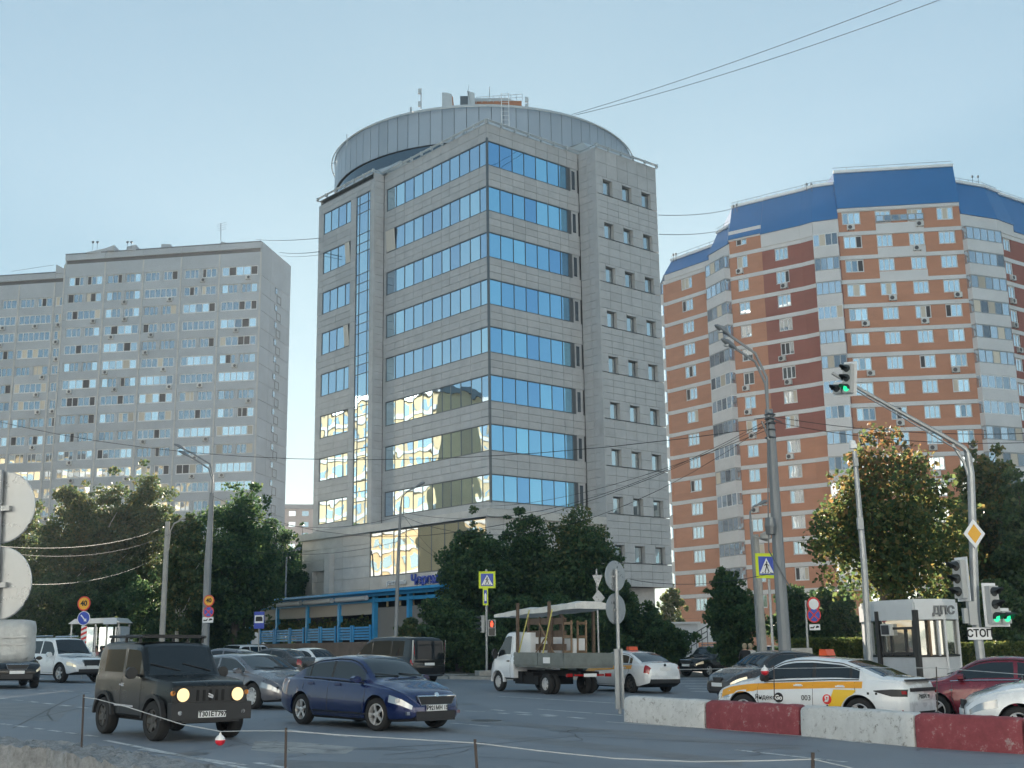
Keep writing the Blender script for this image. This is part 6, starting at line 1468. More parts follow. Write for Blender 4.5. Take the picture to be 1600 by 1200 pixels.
# ---- signs
def sface(c, ya=0.0):
    """axes of a board facing the camera side, turned ya degrees about the vertical"""
    n = Vector((math.sin(R(ya)), -math.cos(R(ya)), 0)); r = Vector((math.cos(R(ya)), math.sin(R(ya)), 0)); return n, r
def flat(poly, c, n, r, off, th, mat, name, parent):
    u = Vector((0, 0, 1)); b = MB(); b.prism([c + r * x + u * y + n * off for x, y in poly], n * th); return b.build(name, mat, parent)
def circ(rad, k=28, rx=None): return [((rx or rad) * math.cos(2 * math.pi * i / k), rad * math.sin(2 * math.pi * i / k)) for i in range(k)]
def rect(w_, h_, x=0, y=0): return [(x - w_ / 2, y - h_ / 2), (x + w_ / 2, y - h_ / 2), (x + w_ / 2, y + h_ / 2), (x - w_ / 2, y + h_ / 2)]
def ped_icon(c, n, r, s, off, parent, tri=M_SWHT):
    flat([(-.46 * s, -.42 * s), (.46 * s, -.42 * s), (0, .42 * s)], c, n, r, off, .004, tri, 'triangle', parent)
    b = MB(); u = Vector((0, 0, 1)); q = lambda x, y: c + r * (x * s) + u * (y * s) + n * (off + .006)
    b.disc(q(.01, .19), n, .045 * s, .004, 12)
    for poly in ([(-.06, .12), (.04, .14), (.05, -.06), (-.04, -.06)], [(-.04, -.05), (.02, -.05), (-.10, -.34), (-.16, -.34)], [(0, -.05), (.05, -.05), (.16, -.33), (.09, -.33)], [(.03, .12), (.05, .08), (.14, -.02), (.17, .01)], [(-.05, .12), (-.03, .08), (-.13, -.02), (-.15, .02)]):
        b.prism([q(x, y) for x, y in poly], n * .004)
    for k in range(4): b.prism([q(-.32 + k * .17, -.40), q(-.24 + k * .17, -.40), q(-.22 + k * .17, -.35), q(-.29 + k * .17, -.35)], n * .004)
    b.build('walking_figure', M_INK, parent)
def zebra_sign(parent, c, s, ya):
    n, r = sface(c, ya); flat(rect(s, s), c, n, r, 0, .02, M_SYEL, 'sign_board', parent); bd = flat(rect(s * .74, s * .74), c, n, r, .021, .006, M_SBLU, 'sign_face', parent); ped_icon(c, n, r, s * .74, .029, bd)
def no_stop(parent, c, rad, ya):
    n, r = sface(c, ya); flat(circ(rad), c, n, r, 0, .015, M_SRED, 'sign_board', parent); f = flat(circ(rad * .82), c, n, r, .016, .004, M_SBLU, 'sign_face', parent)
    for a in (45, 135):
        ca, sa = math.cos(R(a)), math.sin(R(a)); w_ = rad * .09; L_ = rad * .83
        flat([(-ca * L_ - sa * w_, -sa * L_ + ca * w_), (-ca * L_ + sa * w_, -sa * L_ - ca * w_), (ca * L_ + sa * w_, sa * L_ - ca * w_), (ca * L_ - sa * w_, sa * L_ + ca * w_)], c, n, r, .021 + (a > 90) * .003, .003, M_SRED, 'cross_bar', f)
def limit_sign(parent, c, rad, ya, txt='40'):
    n, r = sface(c, ya); flat(circ(rad), c, n, r, 0, .015, M_SRED, 'sign_board', parent); f = flat(circ(rad * .82), c, n, r, .016, .004, M_SAMB, 'sign_face', parent)
    text_obj(txt, rad * 1.0, M_INK, f, c + n * .026, r, (0, 0, 1), depth=.006, bold=.012)
def tow_plate(parent, c, w_, ya):
    n, r = sface(c, ya); p = flat(rect(w_, w_ * .5), c, n, r, 0, .012, M_SWHT, 'plate', parent)
    flat([(-.42 * w_, -.1 * w_), (-.1 * w_, -.1 * w_), (.0, .1 * w_), (-.08 * w_, .1 * w_), (-.16 * w_, .0), (-.42 * w_, .02 * w_)], c, n, r, .013, .004, M_INK, 'tow_truck_mark', p)
    flat([(.06 * w_, -.08 * w_), (.42 * w_, -.02 * w_), (.40 * w_, .06 * w_), (.28 * w_, .12 * w_), (.14 * w_, .10 * w_)], c, n, r, .013, .004, M_INK, 'car_mark', p)
def spost(name, label, u, Y, vtop, rad=.045, h=.12, mat=M_GALV, lean=0, cat='road sign', group=None):
    r = thing(name, label, cat, base(u, Y, h), group=group); b = MB(); b.tube([base(u, Y, h - .1), at(u + lean, vtop, Y)], rad, 8); b.build('post', mat, r, smooth=True); return r
z1 = spost('crossing_sign', 'yellow edged zebra crossing sign above a pedestrian light beside the lorry cab', 760, 61.5, 890, .06, h=.05)
b = MB(); p = base(759, 61.5, .0); b.box(p + Vector((0, 0, .18)), (.95, .7, .40), R(20)); b.build('concrete_base', M_KERB, z1)
zebra_sign(z1, at(761, 906, 61.4), .84, 3)
c_ = at(758.5, 932.5, 61.4); n, r = sface(c_, 0); flat(rect(.27, .84), c_, n, r, 0, .02, M_SYEL, 'plate', z1); pf = flat(rect(.15, .66), c_, n, r, .021, .004, M_SBLU, 'plate_face', z1); flat([(-.05, -.2), (.05, -.2), (.05, .1), (0, .2), (-.05, .1)], c_, n, r, .027, .004, M_SWHT, 'arrow_mark', pf)
pl = thing('pedestrian_signal', 'pedestrian signal showing a red figure on the zebra sign post', 'traffic light', at(768.5, 993, 61.3))
c_ = at(768.5, 981, 61.25); n, r = sface(c_, 5); flat(rect(.38, .80), c_, n, r, -.14, .14, M_SIGG, 'housing', pl); flat(rect(.31, .36, 0, .19), c_, n, r, .001, .004, M_OFF, 'lens', pl); flat(rect(.31, .36, 0, -.2), c_, n, r, .001, .004, M_OFF, 'lens', pl)
rd = MB(); u_ = Vector((0, 0, 1)); q = lambda x, y: c_ + r * x + u_ * (y + .19) + n * .008
rd.disc(q(0, .11), n, .04, .004, 12); rd.prism([q(x, y) for x, y in ((-.07, .06), (.07, .06), (.06, -.06), (.04, -.15), (-.04, -.15), (-.06, -.06))], n * .004); rd.build('red_figure', M_REDL, pl)
def signal(label, c, ya, lit, parent_name='traffic_signal', n_l=3, s=.30, board=True, side=None, roll=0.0, side_on=True, group='traffic signals at the junction'):
    """three-lens head; lit = index from the top that glows green; side adds an arrow section low on that side"""
    root = thing(parent_name, label, 'traffic light', c - Vector((0, 0, n_l * s / 2)), group=group); n, r = sface(c, ya); u = Vector((0, 0, 1))
    if roll: r = r * math.cos(R(roll)) + u * math.sin(R(roll)); u = n.cross(r) * -1; u = u if u.z > 0 else -u
    H_ = n_l * s
    def bx(x, y, w_, h_, o, d, mat, nm, par): b = MB(); b.frame(c + r * (x - w_ / 2) + u * (y - h_ / 2) + n * o, r * w_, n * d, u * h_); return b.build(nm, mat, par)
    if board:
        bx(0, 0, s + .16, H_ + .16, -.03, .02, M_SWHT, 'back_board', root)
        if side: bx(side * (s + .12), -H_ / 2 + s / 2, s + .08, s + .16, -.032, .02, M_SWHT, 'back_board', root)
    bx(0, 0, s, H_, -.008, .16, M_SIGG, 'housing', root)
    cells = [(0, H_ / 2 - s * (k + .5), k == lit) for k in range(n_l)]
    if side: bx(side * (s + .06), -H_ / 2 + s / 2, s, s, -.006, .155, M_SIGG, 'housing', root); cells.append((side * (s + .06), -H_ / 2 + s / 2, side_on))
    for x, y, on in cells:
        cc2 = c + r * x + u * y + n * .155; b = MB(); b.disc(cc2, n, s * .36, .01, 18, up=u); b.build('lens', M_GRN if on else M_OFF, root)
        v_ = MB(); vs = []; k_ = 9
        for i in range(k_ + 1):
            t = R(-20 + 220 * i / k_); d0 = r * math.cos(t) * s * .42 + u * math.sin(t) * s * .42; dep = .10 + .20 * max(0, math.sin(t))
            vs += [cc2 + d0, cc2 + d0 + n * dep - u * .03 * (dep > .15), cc2 + d0 * .94, cc2 + d0 * .94 + n * dep - u * .03 * (dep > .15)]
        fs = []
        for i in range(k_): a = 4 * i; fs += [(a, a + 1, a + 5, a + 4), (a + 2, a + 6, a + 7, a + 3), (a + 1, a + 3, a + 7, a + 5)]
        v_.add(vs, fs); v_.build('visor', M_SIGK, root)
    return root
signal('grey vehicle signal seen edge on left of the pedestrian light', at(756, 975, 61.7), -75, 9, board=False, s=.28)
tr = spost('road_signs', 'yellow 40 limit sign above a blue arrow and striped plate at left', 131, 58, 940, .035)
limit_sign(tr, at(131.5, 943, 57.9), .34, -12); c_ = at(131, 966, 57.9); n, r = sface(c_, -12); flat(circ(.33), c_, n, r, 0, .015, M_SWHT, 'sign_board', tr); af = flat(circ(.30), c_, n, r, .016, .004, M_SBLU, 'sign_face', tr)
flat([(-.17, .13), (-.12, .17), (.08, -.05), (.13, .0), (.16, -.16), (.0, -.13), (.04, -.09)], c_, n, r, .021, .004, M_SWHT, 'arrow_mark', af)
c_ = at(131, 994, 57.9); sp_ = flat(rect(.30, .95), c_, n, r, 0, .015, M_SWHT, 'striped_plate', tr)
for k in range(4): flat([(-.15, -.45 + k * .23), (.15, -.33 + k * .23), (.15, -.22 + k * .23), (-.15, -.34 + k * .23)], c_, n, r, .016, .003, M_SRED, 'red_stripe', sp_)
s3 = thing('road_signs', 'yellow 40 limit sign, no stopping sign and tow plate on the lamp post', 'road sign', at(326, 975, 65.4)); limit_sign(s3, at(326.5, 938.5, 65.5), .30, -8); no_stop(s3, at(326, 956, 65.5), .30, -8); tow_plate(s3, at(325, 968.5, 65.5), .60, -8)
s4 = spost('bus_stop_sign', 'blue bus stop sign on a thin post before the terrace', 405, 70, 960, .035)
c_ = at(405, 969, 69.9); n, r = sface(c_, -5); bd = flat(rect(.60, .95), c_, n, r, 0, .02, M_SBLU, 'sign_board', s4); wf = flat(rect(.52, .44, 0, .06), c_, n, r, .021, .004, M_SWHT, 'sign_face', bd); bu = MB()
flat([(-.2, -.06), (.2, -.06), (.2, .12), (.14, .2), (-.17, .2), (-.2, .12)], c_, n, r, .027, .004, M_INK, 'bus_mark', bd)
s5 = spost('crossing_sign', 'large yellow edged zebra crossing sign in front of the thick leaning pole', 1207, 43.5, 866, .05, h=.12, lean=-8)
zebra_sign(s5, at(1197, 884, 43.3), .88, 22)
s6 = spost('road_signs', 'no stopping sign with tow plate on a post by the hedge', 1260, 47, 938, .045, h=.12, lean=-1)
c_ = at(1271, 944, 46.9); n, r = sface(c_, 12); flat(circ(.27), c_, n, r, 0, .015, M_SRED, 'sign_board', s6); flat(circ(.20), c_, n, r, .016, .004, M_SWHT, 'sign_face', s6)
no_stop(s6, at(1271.5, 961, 46.9), .29, 12); tow_plate(s6, at(1273, 980, 46.9), .44, 12); b = MB(); b.tube([at(1259, 961, 47), at(1272, 961, 47)], .02, 5); b.build('bracket', M_GALV, s6)
# sign backs
def back_sign(name, label, post, discs, prad, mat=M_GALV):
    r = thing(name, label, 'road sign', post[0]); b = MB(); b.tube(post, prad, 10); b.build('post', mat, r, smooth=True)
    for c_, rad, ya, rx in discs:
        n, rr_ = sface(c_, ya); d = flat(circ(rad, 40), c_, n, rr_, .0, .012, M_SBACK, 'round_sign_back', r)
        b = MB(); u = Vector((0, 0, 1)); pts = [c_ + rr_ * rad * math.cos(2 * math.pi * i / 40) + u * rad * math.sin(2 * math.pi * i / 40) for i in range(41)]; b.tube(pts, .010, 5, cap=False); b.build('rolled_rim', M_SBACK, d)
        b = MB(); b.frame(c_ - rr_ * .12 + n * .013 + u * -.04, rr_ * .24, n * .05, u * .05); b.build('clamp', M_GALV, d)
    return r
back_sign('road_sign_back', 'two round sign backs on a grey post at the barrier end, right of the lorry', [base(965, 31.0), at(963, 890, 31.0)], [(at(961, 900, 31.08), .38, 44, 0), (at(962, 951.5, 31.08), .38, 46, 0)], .045)
r_ = bpy.data.objects[[o.name for o in COL.objects if o.name.startswith('road_sign_back')][-1]]
gb_ = MB(); p0 = base(962.5, 30.9); gb_.box((p0.x - .02, p0.y - .1, p0.z + .85), (.10, .05, 1.45), R(20)); gb_.box((p0.x + .12, p0.y - .02, p0.z + .85), (.05, .08, 1.45), R(20)); gb_.build('guard_channel', M_GALV, r_)
bs = thing('road_sign_back', 'triangle and diamond sign backs on a post in front of the centre trees', 'road sign', base(935, 57, .1)); b = MB(); b.tube([base(935, 57, 0), at(932, 889, 57)], .045, 8); b.build('post', M_GALV, bs)
c_ = at(933, 908, 56.9); n, r = sface(c_, 20); flat([(-.26, .28), (.26, .28), (0, -.32)], c_, n, r, .05, .012, M_SBACK, 'triangle_back', bs); c_ = at(934.5, 934, 56.9); flat([(-.32, 0), (0, -.36), (.32, 0), (0, .36)], c_, n, r, .05, .012, M_SBACK, 'diamond_back', bs)
Y = 11.6
bk = back_sign('road_sign_back', 'two large round sign backs on a post at the left edge of the photo', [base(-2, Y), at(0, 735, Y)], [(at(2, 793, Y + .05), .345, -8, 0), (at(-4, 912, Y + .05), .345, -8, 0)], .035)
M_WRAP = pm('grey_plastic_wrap', (.34, .36, .37), .35, var=.18, vscale=9, bump=.6, bscale=14)
wr = thing('wrapped_board', 'crumpled grey wrapped board tied low on the sign post at the left edge', 'board', at(5, 1040, Y))
b = MB(); c_ = at(8, 1002, Y - .1); n, r = sface(c_, -10); u = Vector((0, 0, 1)); vs = []; fs = []; NX, NZ = 12, 9; w_, h_ = .52, .40
for i in range(NX + 1):
    for j in range(NZ + 1):
        x, z = (i / NX - .5), (j / NZ - .5); ed = min(1, (0.5 - abs(x)) * 8, (0.5 - abs(z)) * 8); rc = 1 - .08 * (abs(z) * 2) ** 4; vs.append(c_ + r * (x * w_ * rc) + u * (z * h_ * (1 - .1 * (abs(x) * 2) ** 4)) + n * (.06 * max(0, ed) ** .5 + random.uniform(0, .012)))
for i in range(NX):
    for j in range(NZ): a = i * (NZ + 1) + j; fs.append((a, a + NZ + 1, a + NZ + 2, a + 1))
m_ = len(vs); vs += [p - n * (.10) for p in vs[:m_]]; fs += [(a + m_, b2 + m_, c2 + m_, d2 + m_)[::-1] for a, b2, c2, d2 in fs[:m_]]
for i in range(NX):
    for j in (0, NZ): a = i * (NZ + 1) + j; q = (a, a + NZ + 1, a + NZ + 1 + m_, a + m_); fs.append(q if j else q[::-1])
for j in range(NZ):
    for i in (0, NX): a = i * (NZ + 1) + j; q = (a, a + m_, a + 1 + m_, a + 1); fs.append(q if i else q[::-1])
b.add(vs, fs); b.build('wrapping', M_WRAP, wr, smooth=True, sharp=1.2)
for dz in (.03, -.035): b = MB(); b.frame(c_ - r * .265 + u * dz + n * .068, r * .53, n * .012, u * .012); b.build('tie_band', M_GALV, wr)
# ---- right hand signal mast
Y = 33.0
mast = thing('signal_mast', 'grey signal mast with long raking arm at right', 'mast', base(1530, Y, .12))
b = MB(); b.tube([base(1532, Y, .1), *AP(Y, (1524, 960), (1517, 740), (1512, 708))], [.125, .12, .10, .09], 10); b.tube(AP(Y, (1512, 708), (1507, 700), (1490, 690), (1400, 640), (1335, 603), (1300, 583)), [.075, .07, .07, .06, .05, .045], 8); b.tube(AP(Y, (1514, 745), (1506, 722), (1488, 694)), .045, 6); b.tube(AP(Y - .05, (1500, 705), (1400, 646), (1330, 606)), .022, 5); b.build('pole', M_GALV, mast, smooth=True)
b = MB(); b.box(at(1519, 958, Y - .15), (.22, .2, .62)); b.box(at(1513, 962, Y - .1), (.28, .16, .40)); b.build('control_box', M_SIGG, mast)
signal('signal head hanging on the raking mast arm with a green light', at(1328, 592, Y - .25), -52, 2, s=.27, side=-1, roll=-6, side_on=False)
signal('grey signal head in profile left of the signal mast', at(1503, 905, Y), -70, 9, s=.34)
signal('white backed signal with two green lights right of the signal mast', at(1548, 945, Y - .3), 26, 2, s=.33, side=1)
ps = thing('priority_sign', 'yellow diamond priority road sign on the signal mast', 'road sign', at(1522, 850, Y - .15)); c_ = at(1522, 834, Y - .15); n, r = sface(c_, 14); flat([(-.33, 0), (0, -.40), (.33, 0), (0, .40)], c_, n, r, 0, .015, M_SWHT, 'sign_board', ps); flat([(-.21, 0), (0, -.26), (.21, 0), (0, .26)], c_, n, r, .016, .004, M_SAMB, 'sign_face', ps)
st = thing('stop_line_plate', 'white plate reading СТОП on the signal mast', 'road sign', at(1531, 1000, Y - .2)); c_ = at(1530.5, 990, Y - .2); n, r = sface(c_, 12); pf = flat(rect(.70, .32), c_, n, r, 0, .015, M_SWHT, 'plate', st); text_obj('СТОП', .27, M_INK, pf, c_ + n * .02, r, (0, 0, 1), depth=.006, bold=.008)
# ---- concrete barriers
M_BWHT = pm('flaking_white_barrier', (.58, .58, .57), .85, var=.10, vscale=4, bump=.6, bscale=30, wear=((.20, .19, .175), 7.0, .545)); M_BRED = pm('faded_red_barrier', (.25, .055, .065), .85, var=.22, vscale=5, bump=.6, bscale=30, wear=((.36, .30, .29), 5.0, .56))
M_RUB = pm('rough_broken_concrete', (.27, .272, .275), .95, var=.35, vscale=9, bump=1.0, bscale=40, wear=((.15, .148, .145), 5, .55))
bp_ = [gnd(u, v) * 1 for u, v in ((972, 1122), (1100, 1132), (1248, 1143), (1428, 1160), (1600, 1171))]
bp_ = [Vector((p.x * .955, p.y * .955, 0)) for p in bp_]; bp_.append(bp_[-1] + (bp_[-1] - bp_[-2]) * 1.5)
def barrier(label, a, b_, mat, h=.56, wd=.44):
    d = (b_ - a); L_ = d.length - .05; d.normalize(); nb = Vector((-d.y, d.x, 0)); nb = nb if nb.y > 0 else -nb; a = a + d * .025
    prof = [(0, 0), (.0, .12), (.02, h - .06), (.05, h - .015), (.10, h), (wd - .10, h), (wd - .05, h - .015), (wd - .02, h - .06), (wd, .12), (wd, 0)]; NS = int(L_ / .12); mb = MB(); vs = []; fs = []; n_ = len(prof)
    for i in range(NS + 1):
        t = i / NS; e_ = .035 if i in (0, NS) else 0
        for j, (o, z) in enumerate(prof):
            p = a + d * (L_ * t) + nb * (o + (e_ if o < wd / 2 else -e_)); jt = .008 if 0 < i < NS else .004; vs.append((p.x + random.uniform(-jt, jt), p.y + random.uniform(-jt, jt), gz(p.x) + max(-.02, z - e_ * (z > .3) + (random.uniform(-jt, jt) if z else -.02))))
    for i in range(NS):
        for j in range(n_ - 1): q = i * n_ + j; fs.append((q, q + n_, q + n_ + 1, q + 1))
    fs += [tuple(range(n_)), tuple(range(NS * n_, NS * n_ + n_))[::-1]]; mb.add(vs, [f[::-1] for f in fs]); o = mb.build('concrete_barrier', mat, None, smooth=True, sharp=.7); tag(o, label, 'barrier', 'concrete barrier blocks'); return o
barrier('short white painted concrete barrier block at the sign post end of the row', bp_[0], bp_[1], M_BWHT)
barrier('red painted concrete barrier block in front of the near taxi door lettering', bp_[1], bp_[2], M_BRED)
barrier('flaking white concrete barrier block in front of the near taxi rear wheel', bp_[2], bp_[3], M_BWHT)
barrier('red concrete barrier block in front of the white and red cars at right', bp_[3], bp_[4], M_BRED)
barrier('white concrete barrier block past the right hand red one', bp_[4], bp_[5], M_BWHT)
p0, p1, p2 = gnd(-40, 1149, .62), gnd(160, 1166, .62), gnd(345, 1199, .62); far_ = p2 + (p2 - p1) * .9
rb = MB(); vs = []; fs = []; line = [p0 + (p0 - p1) * .6, p0, p1, p2, far_]; seg = []
for a, b_ in zip(line[:-1], line[1:]):
    m_ = max(2, int((b_ - a).length / .07)); seg += [a.lerp(b_, k / m_) for k in range(m_)]
seg.append(line[-1]); NP = 16
for i, p in enumerate(seg):
    d = (seg[min(i + 1, len(seg) - 1)] - seg[max(i - 1, 0)]); d.z = 0; d.normalize(); nb = Vector((d.y, -d.x, 0)); nb = nb if nb.y < 0 else -nb
    for j in range(NP):
        t = j / (NP - 1); o = -.02 + .62 * max(0, (t - .2) / .8) if t > .2 else -.02; z = .62 * min(1, t / .2); jt = random.uniform(-1, 1)
        q = p + nb * (o + jt * .018); vs.append((q.x, q.y, gz(q.x) + max(-.02, z + random.uniform(-.028, .028) * (t > .15))))
n_ = NP
for j_, p in enumerate(seg):                                   # near side down to the road
    q = vs[j_ * NP + NP - 1]
for i in range(len(seg) - 1):
    for j in range(NP - 1): a = i * NP + j; fs.append((a, a + NP, a + NP + 1, a + 1))
m0 = len(vs)
for i in range(len(seg)): q = vs[i * NP + NP - 1]; vs.append((q[0] + .02, q[1] - .05, gz(q[0]) - .02))
for i in range(len(seg) - 1): a = i * NP + NP - 1; fs.append((a, a + NP, m0 + i + 1, m0 + i))
rb.add(vs, fs); o = rb.build('rubble_barrier', M_RUB, None, smooth=True, sharp=1.3); tag(o, 'rough crumbling concrete barrier in the bottom left corner', 'barrier')
# ---- pegs, cords and floats
M_CORD = pm('white_cord', (.50, .51, .51), .8); M_ROD = pm('rusty_rod', (.07, .055, .05), .8); M_BALLR = pm('red_lantern_plastic', (.62, .02, .04), .35); M_BALLW = pm('white_lantern_plastic', (.75, .75, .75), .4)
pegs = []
for (u0, v0, u1, v1, Yp_, lab) in ((131, 1085, 127, 1177, 13.1, 'thin steel rod standing in the rough barrier at bottom left'), (447, 1137, 445, 1250, 8.2, 'thin steel rod below the blue sedan'), (742, 1155, 750, 1270, 7.0, 'thin steel rod at the bottom centre of the photo'), (1270, 1176, 1270, 1300, 6.0, 'thin steel rod in front of the flaking white barrier block'), (1209, 1040, 1210, 1094, 26.0, 'thin steel rod on the red barrier block against the near taxi'), (1463, 1042, 1465, 1112, 22.6, 'thin steel rod against the wine red sedan')):
    mb = MB(); a = at(u1, v1, Yp_); b_ = at(u0, v0, Yp_); rr = .011 if Yp_ > 12 else .009; mb.tube([a, b_], rr, 6); o = mb.build('steel_rod', M_ROD); tag(o, lab, 'rod', 'rods carrying the cord'); pegs.append(b_)
def cord(label, pts, r=.0042): mb = MB(); mb.tube(pts, r, 5); tag(mb.build('cord', M_CORD), label, 'cord', 'cords of the warning string')
pg = pegs
cord('white cord sagging from the left rod past the off-roader to the red float', [pg[0] + Vector((0, 0, -.03)), at(150, 1092, 12.9), at(200, 1105, 12.3), at(285, 1132, 11.3), at(330, 1140, 10.6), at(345, 1143, 10.2)])
cord('white cord from the red float to the rod below the blue sedan', [at(345, 1143, 10.2), at(390, 1142, 9.4), pg[1] + Vector((0, 0, -.02))], .0034)
cord('white cord between the two rods at bottom centre', [pg[1] + Vector((0, 0, -.02)), at(540, 1149, 7.9), at(640, 1155, 7.4), pg[2] + Vector((0, 0, -.02))], .0032)
cord('white cord sagging low across the road from the centre rod', [pg[2] + Vector((0, 0, -.02)), at(850, 1174, 6.7), at(960, 1185, 6.4), at(1080, 1190, 6.2), at(1180, 1189, 6.05), pg[3] + Vector((0, 0, -.03))], .0028)
cord('white cord running out of the photo from the right hand low rod', [pg[3] + Vector((0, 0, -.03)), at(1330, 1200, 5.8), at(1420, 1235, 5.4)], .0028)
cord('white cord along the barrier in front of both taxis', [at(1062, 1046, 29.0), at(1195, 1044, 26.3), pg[4] + Vector((0, 0, -.06)), at(1330, 1043, 24.3), pg[5] + Vector((0, 0, -.02)), at(1600, 1054, 20.0)], .006)
def lantern(label, c, r):
    t = thing('warning_float', label, 'float', c, group='red and white floats on the cord'); mb = MB(); mb.lathe([(.001, -r), (r * .5, -r * .86), (r * .87, -r * .5), (r, 0), (r * .98, r * .12)], c, n=18); mb.build('red_half', M_BALLR, t, smooth=True)
    mb = MB(); mb.lathe([(r * .98, r * .12), (r * .93, r * .4), (r * .6, r * .85), (r * .25, r * 1.1), (r * .12, r * 1.5), (.001, r * 1.55)], c, n=18); mb.build('white_half', M_BALLW, t, smooth=True)
lantern('red and white float hanging from the cord in front of the off-roader', at(344, 1157, 10.2), .042)
lantern('red and white float hanging on the cord against the near taxi window', at(1195, 1049, 26.2), .085)
# ---- overhead cables
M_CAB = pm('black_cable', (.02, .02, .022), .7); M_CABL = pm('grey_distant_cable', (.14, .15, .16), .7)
def cable(label, a, b_, sag, r=.011, mat=M_CAB, n=14):
    pts = [a.lerp(b_, i / n) - Vector((0, 0, sag * 4 * (i / n) * (1 - i / n))) for i in range(n + 1)]; mb = MB(); mb.tube(pts, r, 4, cap=False); tag(mb.build('overhead_cable', mat), label, 'cable', 'overhead cables')
ptop = at(1202, 655, 40.3)
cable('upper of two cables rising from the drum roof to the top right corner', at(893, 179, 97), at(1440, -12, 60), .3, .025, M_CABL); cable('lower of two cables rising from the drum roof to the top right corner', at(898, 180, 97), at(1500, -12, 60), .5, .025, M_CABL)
cable('long dark cable crossing the grey block and the office to the thick pole', at(-30, 652, 60), at(1196, 668, 40.3), 1.6, .013)
cable('cable from the thick pole down to the slim lamp by the restaurant sign', ptop, at(628, 800, 66), 1.5); cable('second cable from the thick pole to the slim lamp, sagging more', at(1202, 662, 40.3), at(628, 806, 66), 2.2)
cable('cable from the thick pole to the double armed lamp', at(1203, 660, 40.3), at(332, 775, 66), 3.0); cable('cable from the thick pole to the office corner storey', at(1203, 670, 40.3), at(735, 790, 84), .8)
cable('cable from the slim lamp to the double armed lamp', at(627, 806, 66), at(331, 790, 66), .9); cable('low cable from the slim lamp to the short concrete lamp', at(626, 845, 66), at(262, 830, 67), 1.0)
cable('low cable leaving the slim lamp for the centre trees', at(627, 830, 66), at(760, 905, 72), .4); cable('steep cable from the slim lamp to the podium glass', at(627, 800, 66), at(700, 880, 85), .3)
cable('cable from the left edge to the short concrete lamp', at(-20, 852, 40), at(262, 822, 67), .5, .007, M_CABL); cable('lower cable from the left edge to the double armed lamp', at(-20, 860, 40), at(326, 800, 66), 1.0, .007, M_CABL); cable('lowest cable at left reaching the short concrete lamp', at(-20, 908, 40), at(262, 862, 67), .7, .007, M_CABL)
cable('cable from the short concrete lamp to the terrace', at(262, 862, 67), at(470, 870, 80), .8)
cable('upper cable from the thick pole out to the right edge', at(1203, 650, 40.3), at(1640, 676, 34), .25); cable('lower cable from the thick pole out to the right edge', at(1204, 658, 40.3), at(1640, 690, 34), .3)
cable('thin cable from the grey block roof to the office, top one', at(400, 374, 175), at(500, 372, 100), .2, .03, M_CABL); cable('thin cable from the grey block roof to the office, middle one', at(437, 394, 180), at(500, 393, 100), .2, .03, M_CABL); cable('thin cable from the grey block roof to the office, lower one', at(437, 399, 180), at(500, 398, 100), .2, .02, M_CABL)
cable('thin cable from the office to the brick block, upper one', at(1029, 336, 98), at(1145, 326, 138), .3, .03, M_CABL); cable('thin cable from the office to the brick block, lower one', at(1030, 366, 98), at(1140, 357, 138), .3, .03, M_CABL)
cable('cable passing low behind the lorry to the thick pole foot', at(985, 905, 56), at(1210, 895, 41), .3)
# ================================================================ trees, shrubs, hedge
M_BARK = pm('bark', (.10, .085, .07), .95, var=.3, vscale=4, bump=.8, bscale=15, stretch=(1, 1, .3)); M_BIRCH = pm('birch_bark', (.50, .48, .45), .9, var=.2, vscale=3, wear=((.06, .055, .05), 4, .6), stretch=(1, 1, 1.5))
def leaf_mat(name, cols, trans=.35):
    m = bpy.data.materials.new(name); m.use_nodes = True; t = m.node_tree; t.nodes.clear(); N = t.nodes; Lk = t.links
    g = N.new('ShaderNodeNewGeometry'); rp = N.new('ShaderNodeValToRGB'); rp.color_ramp.interpolation = 'LINEAR'
    while len(rp.color_ramp.elements) < len(cols): rp.color_ramp.elements.new(.5)
    for i, c in enumerate(cols): rp.color_ramp.elements[i].position = i / (len(cols) - 1); rp.color_ramp.elements[i].color = tuple(c) + (1,)
    Lk.new(g.outputs['Random Per Island'], rp.inputs[0])
    d = N.new('ShaderNodeBsdfPrincipled'); d.inputs['Roughness'].default_value = .55; d.inputs['Specular IOR Level'].default_value = .35; tr = N.new('ShaderNodeBsdfTranslucent'); mx = N.new('ShaderNodeMixShader'); mx.inputs[0].default_value = trans
    hs = N.new('ShaderNodeHueSaturation'); hs.inputs['Value'].default_value = 3.4; hs.inputs['Hue'].default_value = .485; Lk.new(rp.outputs[0], hs.inputs['Color'])
    Lk.new(rp.outputs[0], d.inputs['Base Color']); Lk.new(hs.outputs[0], tr.inputs[0]); o = N.new('ShaderNodeOutputMaterial'); Lk.new(d.outputs[0], mx.inputs[1]); Lk.new(tr.outputs[0], mx.inputs[2]); Lk.new(mx.outputs[0], o.inputs[0]); return m
LF_DARK = leaf_mat('dark_green_leaves', [(.022, .048, .026), (.035, .075, .032), (.05, .095, .035), (.075, .10, .035)])
LF_BIR = leaf_mat('birch_leaves', [(.03, .06, .03), (.05, .085, .035), (.075, .10, .04), (.12, .105, .035)])
LF_MAP = leaf_mat('autumn_maple_leaves', [(.025, .05, .022), (.04, .07, .025), (.075, .095, .03), (.13, .10, .03)], .5)
LF_RED = leaf_mat('red_maple_leaves', [(.03, .055, .022), (.06, .07, .026), (.11, .07, .03), (.14, .085, .03)], .5)
LF_HED = leaf_mat('hedge_leaves', [(.04, .07, .025), (.07, .10, .03), (.12, .13, .035)])
